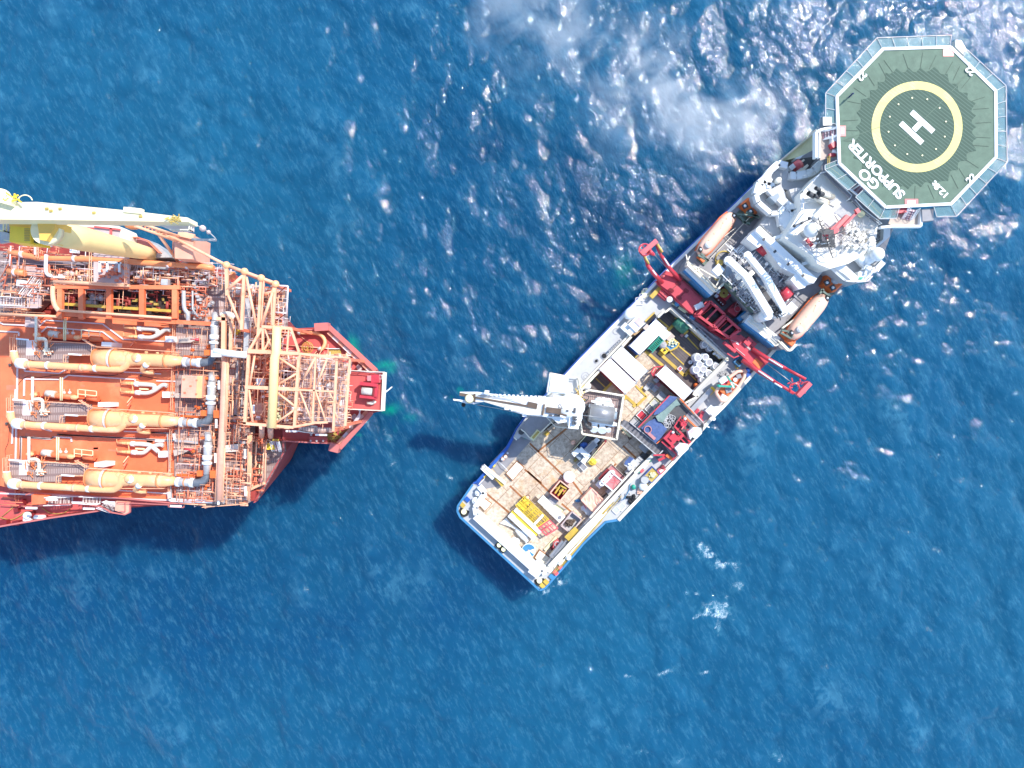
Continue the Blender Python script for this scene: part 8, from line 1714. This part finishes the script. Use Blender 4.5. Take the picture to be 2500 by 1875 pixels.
# ------------------------------------------------ crane of the production ship
root=top('pedestal_crane','giant pale yellow crane with a long boom lying above the orange ship','crane','src',370,625,20.4)
B0=P('src',372,621,20.4); T0=P('src',116,564,42.8); m=mb(); m.tube([B0,B0.lerp(T0,.12),B0.lerp(T0,.35),B0.lerp(T0,.75),T0],1.,36,[.95,1.05,1.3,1.6,1.6],True); m.build('pedestal','crane_white',root)
m=mb(); m.cyl(T0+Vector((0,0,-.5)),T0+Vector((0,0,.5)),1.7,seg=36); m.build('slew_ring','crane_cream',root)
m=mb(); A=PP('a',[(-300,200),(400,190),(1450,290),(1900,345),(2030,360),(2030,405),(1900,405),(1300,395),(600,385),(-300,375)],46.); m.prism(A,43.6); bo=m.build('boom','crane_cream',root)
m=mb(); m.bar(P('a',800,398,43.6),P('a',1900,412,43.9),.3,.5); m.build('boom_flange','pale_yellow',bo); m=mb()
for x,y in ((500,262),(545,285),(645,262),(1010,305),(1515,345)): m.box(P('a',x,y,46.15),(.35,.25,.15),.1)
m.build('boom_lug','ochre',bo)
m=mb(); m.tube(arc(P('a',270,200,46.1),.9,R(20),R(160),10),.07,6); m.box(P('a',1430,280,46.2),(2.1,.6,.6),-.1); m.build('boom_hoop','crane_cream',bo)
m=mb(); m.prism(PP('a',[(1700,410),(2090,420),(2085,510),(1880,510),(1710,440)],44.),43.7); m.build('tip_platform','kerb_white',root); m=mb(); m.rail(PP('a',[(1700,410),(2090,420),(2085,510),(1880,510)],44.),1.,.1,1.); m.build('tip_railing','cream_paint',root)
m=mb()
for k in range(24): p=P('a',1840+rf.uniform(-20,120),370+rf.uniform(-20,40),46.2); m.bar(p,p+Vector((rf.uniform(-.6,.6),rf.uniform(-.4,.4),.2)),.1)
m.build('tip_gear','ochre',bo,split=False)
m=mb(); m.prism(PP('a',[(110,450),(335,470),(330,640),(100,620)],42.4),39.8); m.build('operator_cab','yellow_clean',root); m=mb(); m.prism(PP('a',[(335,472),(425,510),(425,660),(330,640)],41.8),39.8); m.build('cab_front','yellow_clean',root)
m=mb(); m.prism(PP('a',[(352,490),(412,515),(410,640),(348,625)],41.86),41.804); m.build('cab_window','glass',root)
m=mb()
for i in range(4):
    for j in range(8): m.box(P('a',268+15*i,480+18*j,42.46),(.16,.13,.05),0)
m.build('vent_grid','ochre',root,split=False)
m=mb(); m.prism(PP('a',[(100,375),(450,385),(440,440),(330,480),(100,450)],42.),40.); m.prism(PP('a',[(400,390),(600,400),(590,470),(500,610),(430,600)],44.),41.); m.build('machinery_deck','yellow_paint' if 0 else 'pipe_yellow',root)
m=mb(); m.sph(P('a',0,140,45.),1.3,18,(1,.8,.6)); m.bar(P('a',-60,130,46.4),P('a',150,190,46.4),1.,.8); m.build('winch_cover','crane_cream',root); m=mb()
for k in range(14): p=P('a',110+rf.uniform(-40,60),150+rf.uniform(-30,30),46.6); m.bar(p,p+Vector((rf.uniform(-1,1),rf.uniform(-.6,.6),.2)),.15)
m.build('winch_gear','yellow_clean',root,split=False)
m=mb(); m.prism(PP('a',[(0,380),(95,385),(105,620),(0,640)],41.),40.6); m.build('cab_walkway','lag_grey',root); m=mb(); m.rail(PP('a',[(0,510),(100,520),(105,380)],41.),1.,.12,1.2); m.rail(PP('a',[(105,620),(425,665)],40.),1.,.1,1.); m.build('walkway_railing','pale_yellow',root)
m=mb(); m.tube(PP('a',[(2040,395),(2190,475)],43.),.05,5); m.tube(smooth([P('b',200,35,43.),P('b',270,80,42.),P('b',330,135,41.5),P('b',345,165,41.)],4),.07,5); m.tube(PP('b',[(80,150),(200,160),(300,158),(345,160)],41.),.16,6); m.build('hook_wire','lag_grey',root); m=mb(); m.sph(P('b',198,33,43.),.4,10); m.sph(P('b',262,75,42.4),.28,8); m.build('hook_ball','pink_grey',root)
# boom rest with lattice strut
root=top('boom_rest','peach coloured box tower and lattice strut under the tip of the long boom','tower','a',2000,700,20.4)
m=mb(); m.prism(PP('a',[(1880,540),(2090,550),(2080,810),(1890,800)],26.),20.4); m.build('tower_box','cabinet_peach',root); m=mb()
for x in (1870,1890,1905,2050,2075,2100): m.bar(P('a',x,590,26.2),P('a',x-5,790,24.),.12)
m.bar(P('a',1930,530,26.3),P('a',2100,570,26.3),.8,.4); m.build('tower_ladder','frame_peach',root)
m=mb(); T1=[P('a',1480,410,34.),P('a',1460,450,34.)]; B1=[P('a',1930,560,27.),P('a',1900,610,27.)]
for a,b in zip(T1,B1): m.tube([a,b],.2,8)
for k in range(12): t0,t1=k/12,(k+1)/12; p=T1[k%2].lerp(B1[k%2],t0); q=T1[(k+1)%2].lerp(B1[(k+1)%2],t1); m.bar(p,q,.14)
m.tube([P('a',1690,510,30.),P('a',1920,830,22.)],.22,8); m.tube([P('a',1700,500,30.),P('b',0,190,26.)],.22,8); m.build('lattice_strut','frame_peach',root,split=False)
m=mb(); m.sph(P('a',1440,440,33.),.9,10,(1.4,.7,.6)); m.build('strut_head','pipe_orange',root)
# pale house and curved boat shape behind the pedestal
root=top('side_house','pale platform house with a sunken grey well behind the crane pedestal','platform','a',1100,500,20.4); m=mb(); m.prism(PP('a',[(760,415),(1280,450),(1370,490),(1400,560),(1400,650),(900,560)],23.),20.4); m.build('house_top','cream_paint',root); m=mb(); m.prism(PP('a',[(1020,460),(1300,490),(1290,590),(1190,560),(1030,500)],23.06),23.004); m.build('sunken_well','pink_grey',root); m=mb(); m.bar(P('a',1200,475,23.3),P('a',1195,560,23.3),.3,.2); m.bar(P('a',1020,458,23.3),P('a',1300,490,23.3),.25,.2); m.prism(PP('a',[(925,460),(1015,465),(1015,495)],23.06),23.004); m.build('well_frame','deck_maroon',root)
root=top('curved_deck','curved red and grey deck wing below the long boom','deck wing','a',1600,680,18.); m=mb(); m.prism(PP('a',[(1390,570),(1500,572),(1600,600),(1740,690),(1850,790),(1650,790),(1500,720),(1410,650)],21.),18.); m.build('wing_floor','lag_grey',root); m=mb(); m.prism(PP('a',[(1410,585),(1520,585),(1600,620),(1720,740),(1600,740),(1480,680)],21.06),21.004); m.build('wing_panel','pink_roof',root); m=mb(); wall(m,'a',[(1390,575),(1500,577),(1600,610),(1735,745)],21.8,.15,.8); m.build('wing_bulwark','frame_red',root)
# clearly countable extra stores
for x,y,mt,l in ((215,1065,'white_clean','small white square plate beside the grey pipe run at the upper left'),(790,705,'white_clean','white square lamp box below the crane pedestal'),(1775,1055,'lag_grey','rounded grey blue unit on the long grating walkway')): m=mb(); m.box(P('a',x,y,23.),(1.0,.9,.8),-.05); one(m,'lamp_box' if x==790 else 'equipment_box',mt,l,'box')
m=mb(); m.box(P('c',330,170,21.),(1.7,1.3,1.),-.05,20.); m.box(P('c',300,130,21.2),(.8,.7,1.2),0,20.); one(m,'skid_unit','violet_grey' if 0 else 'pink_grey','small violet grey skid on the orange deck above the top train','skid')

# thin railings and conduit all over the process decks
def runs(name,mt,f,lst,z,w=.07,h=1.):
    for pts in lst: m=mb(); m.rail(PP(f,pts,z),h,w,1.1); m.build(name,mt,fps)
runs('railing','frame_peach','src',[[(20,612),(300,634),(540,668)],[(130,696),(440,704)],[(60,770),(130,770)],[(430,795),(424,1000)],[(424,1010),(418,1215)],[(560,700),(556,800)],[(612,805),(606,950)],[(500,1236),(606,1228)],[(300,640),(296,690)],[(380,650),(378,690)],[(470,640),(468,700)],[(590,870),(586,1060)],[(520,800),(530,860)]],20.5)
runs('railing','kerb_white','src',[[(440,645),(560,690),(690,712)],[(10,640),(120,650)],[(640,720),(636,800)],[(520,1010),(516,1100)],[(505,1110),(500,1220)],[(440,1130),(500,1134)]],20.6,.06)
runs('frame_handrail','frame_peach','e',[[(1000,240),(1220,250)],[(1000,420),(1220,440)],[(1260,120),(1250,440)],[(1260,470),(1230,780)],[(1400,120),(1380,440)],[(1500,140),(1640,150)],[(1480,470),(1460,790)],[(1000,600),(1120,610),(1110,800)],[(1560,480),(1530,800)],[(720,320),(950,330)],[(720,590),(760,800)]],25.,.07)
for i,(f,x0,y0,x1,y1,n,z0,z1,mt) in enumerate((('src',0,600,300,770,90,20.8,23.,'frame_peach'),('src',300,640,560,700,90,20.8,23.,'kerb_white'),('src',430,800,600,1225,150,20.6,23.,'frame_peach'),('src',430,800,600,1225,90,20.6,22.,'frame_red'),('src',600,830,690,1050,90,20.,26.,'frame_peach'),('e',980,70,1740,820,150,23,27,'kerb_white'),('e',980,70,1740,820,150,22,27,'frame_peach'),('src',560,700,690,860,90,21,26,'kerb_white'),('src',430,1190,600,1230,50,20.6,21.5,'kerb_white'))):
    clutter('conduit',mt,f,x0,y0,x1,y1,n,z0,z1,.025,.055,1.,4.,seed=100+i)
# diagonal bracing scaffold over the bow frame
m=mb(); rb=random.Random(77)
for k in range(46):
    x,y=rb.uniform(700,1700),rb.uniform(60,780); a=rb.choice((R(52),R(-55),R(60),R(88))); p=P('e',x,y,rb.uniform(23,27)); m.bar(p,p+Vector((math.cos(a),math.sin(a),rb.uniform(-.1,.1)))*rb.uniform(1,2.4),.09)
m.build('scaffold_brace','frame_peach',fps)
# faded wear streaks / patched paint on the orange deck
m=mb()
for k in range(22):
    x,y=rb.uniform(60,1800),rb.choice((rb.uniform(690,760),rb.uniform(1330,1400),rb.uniform(180,420),rb.uniform(820,900),rb.uniform(1450,1600))); m.box(P('c',x,y,20.012),(rb.uniform(.4,2.2),rb.uniform(.2,.8),.008),R(-3)+rb.uniform(-.1,.1))
m.build('paint_patch','frame_red',fps)
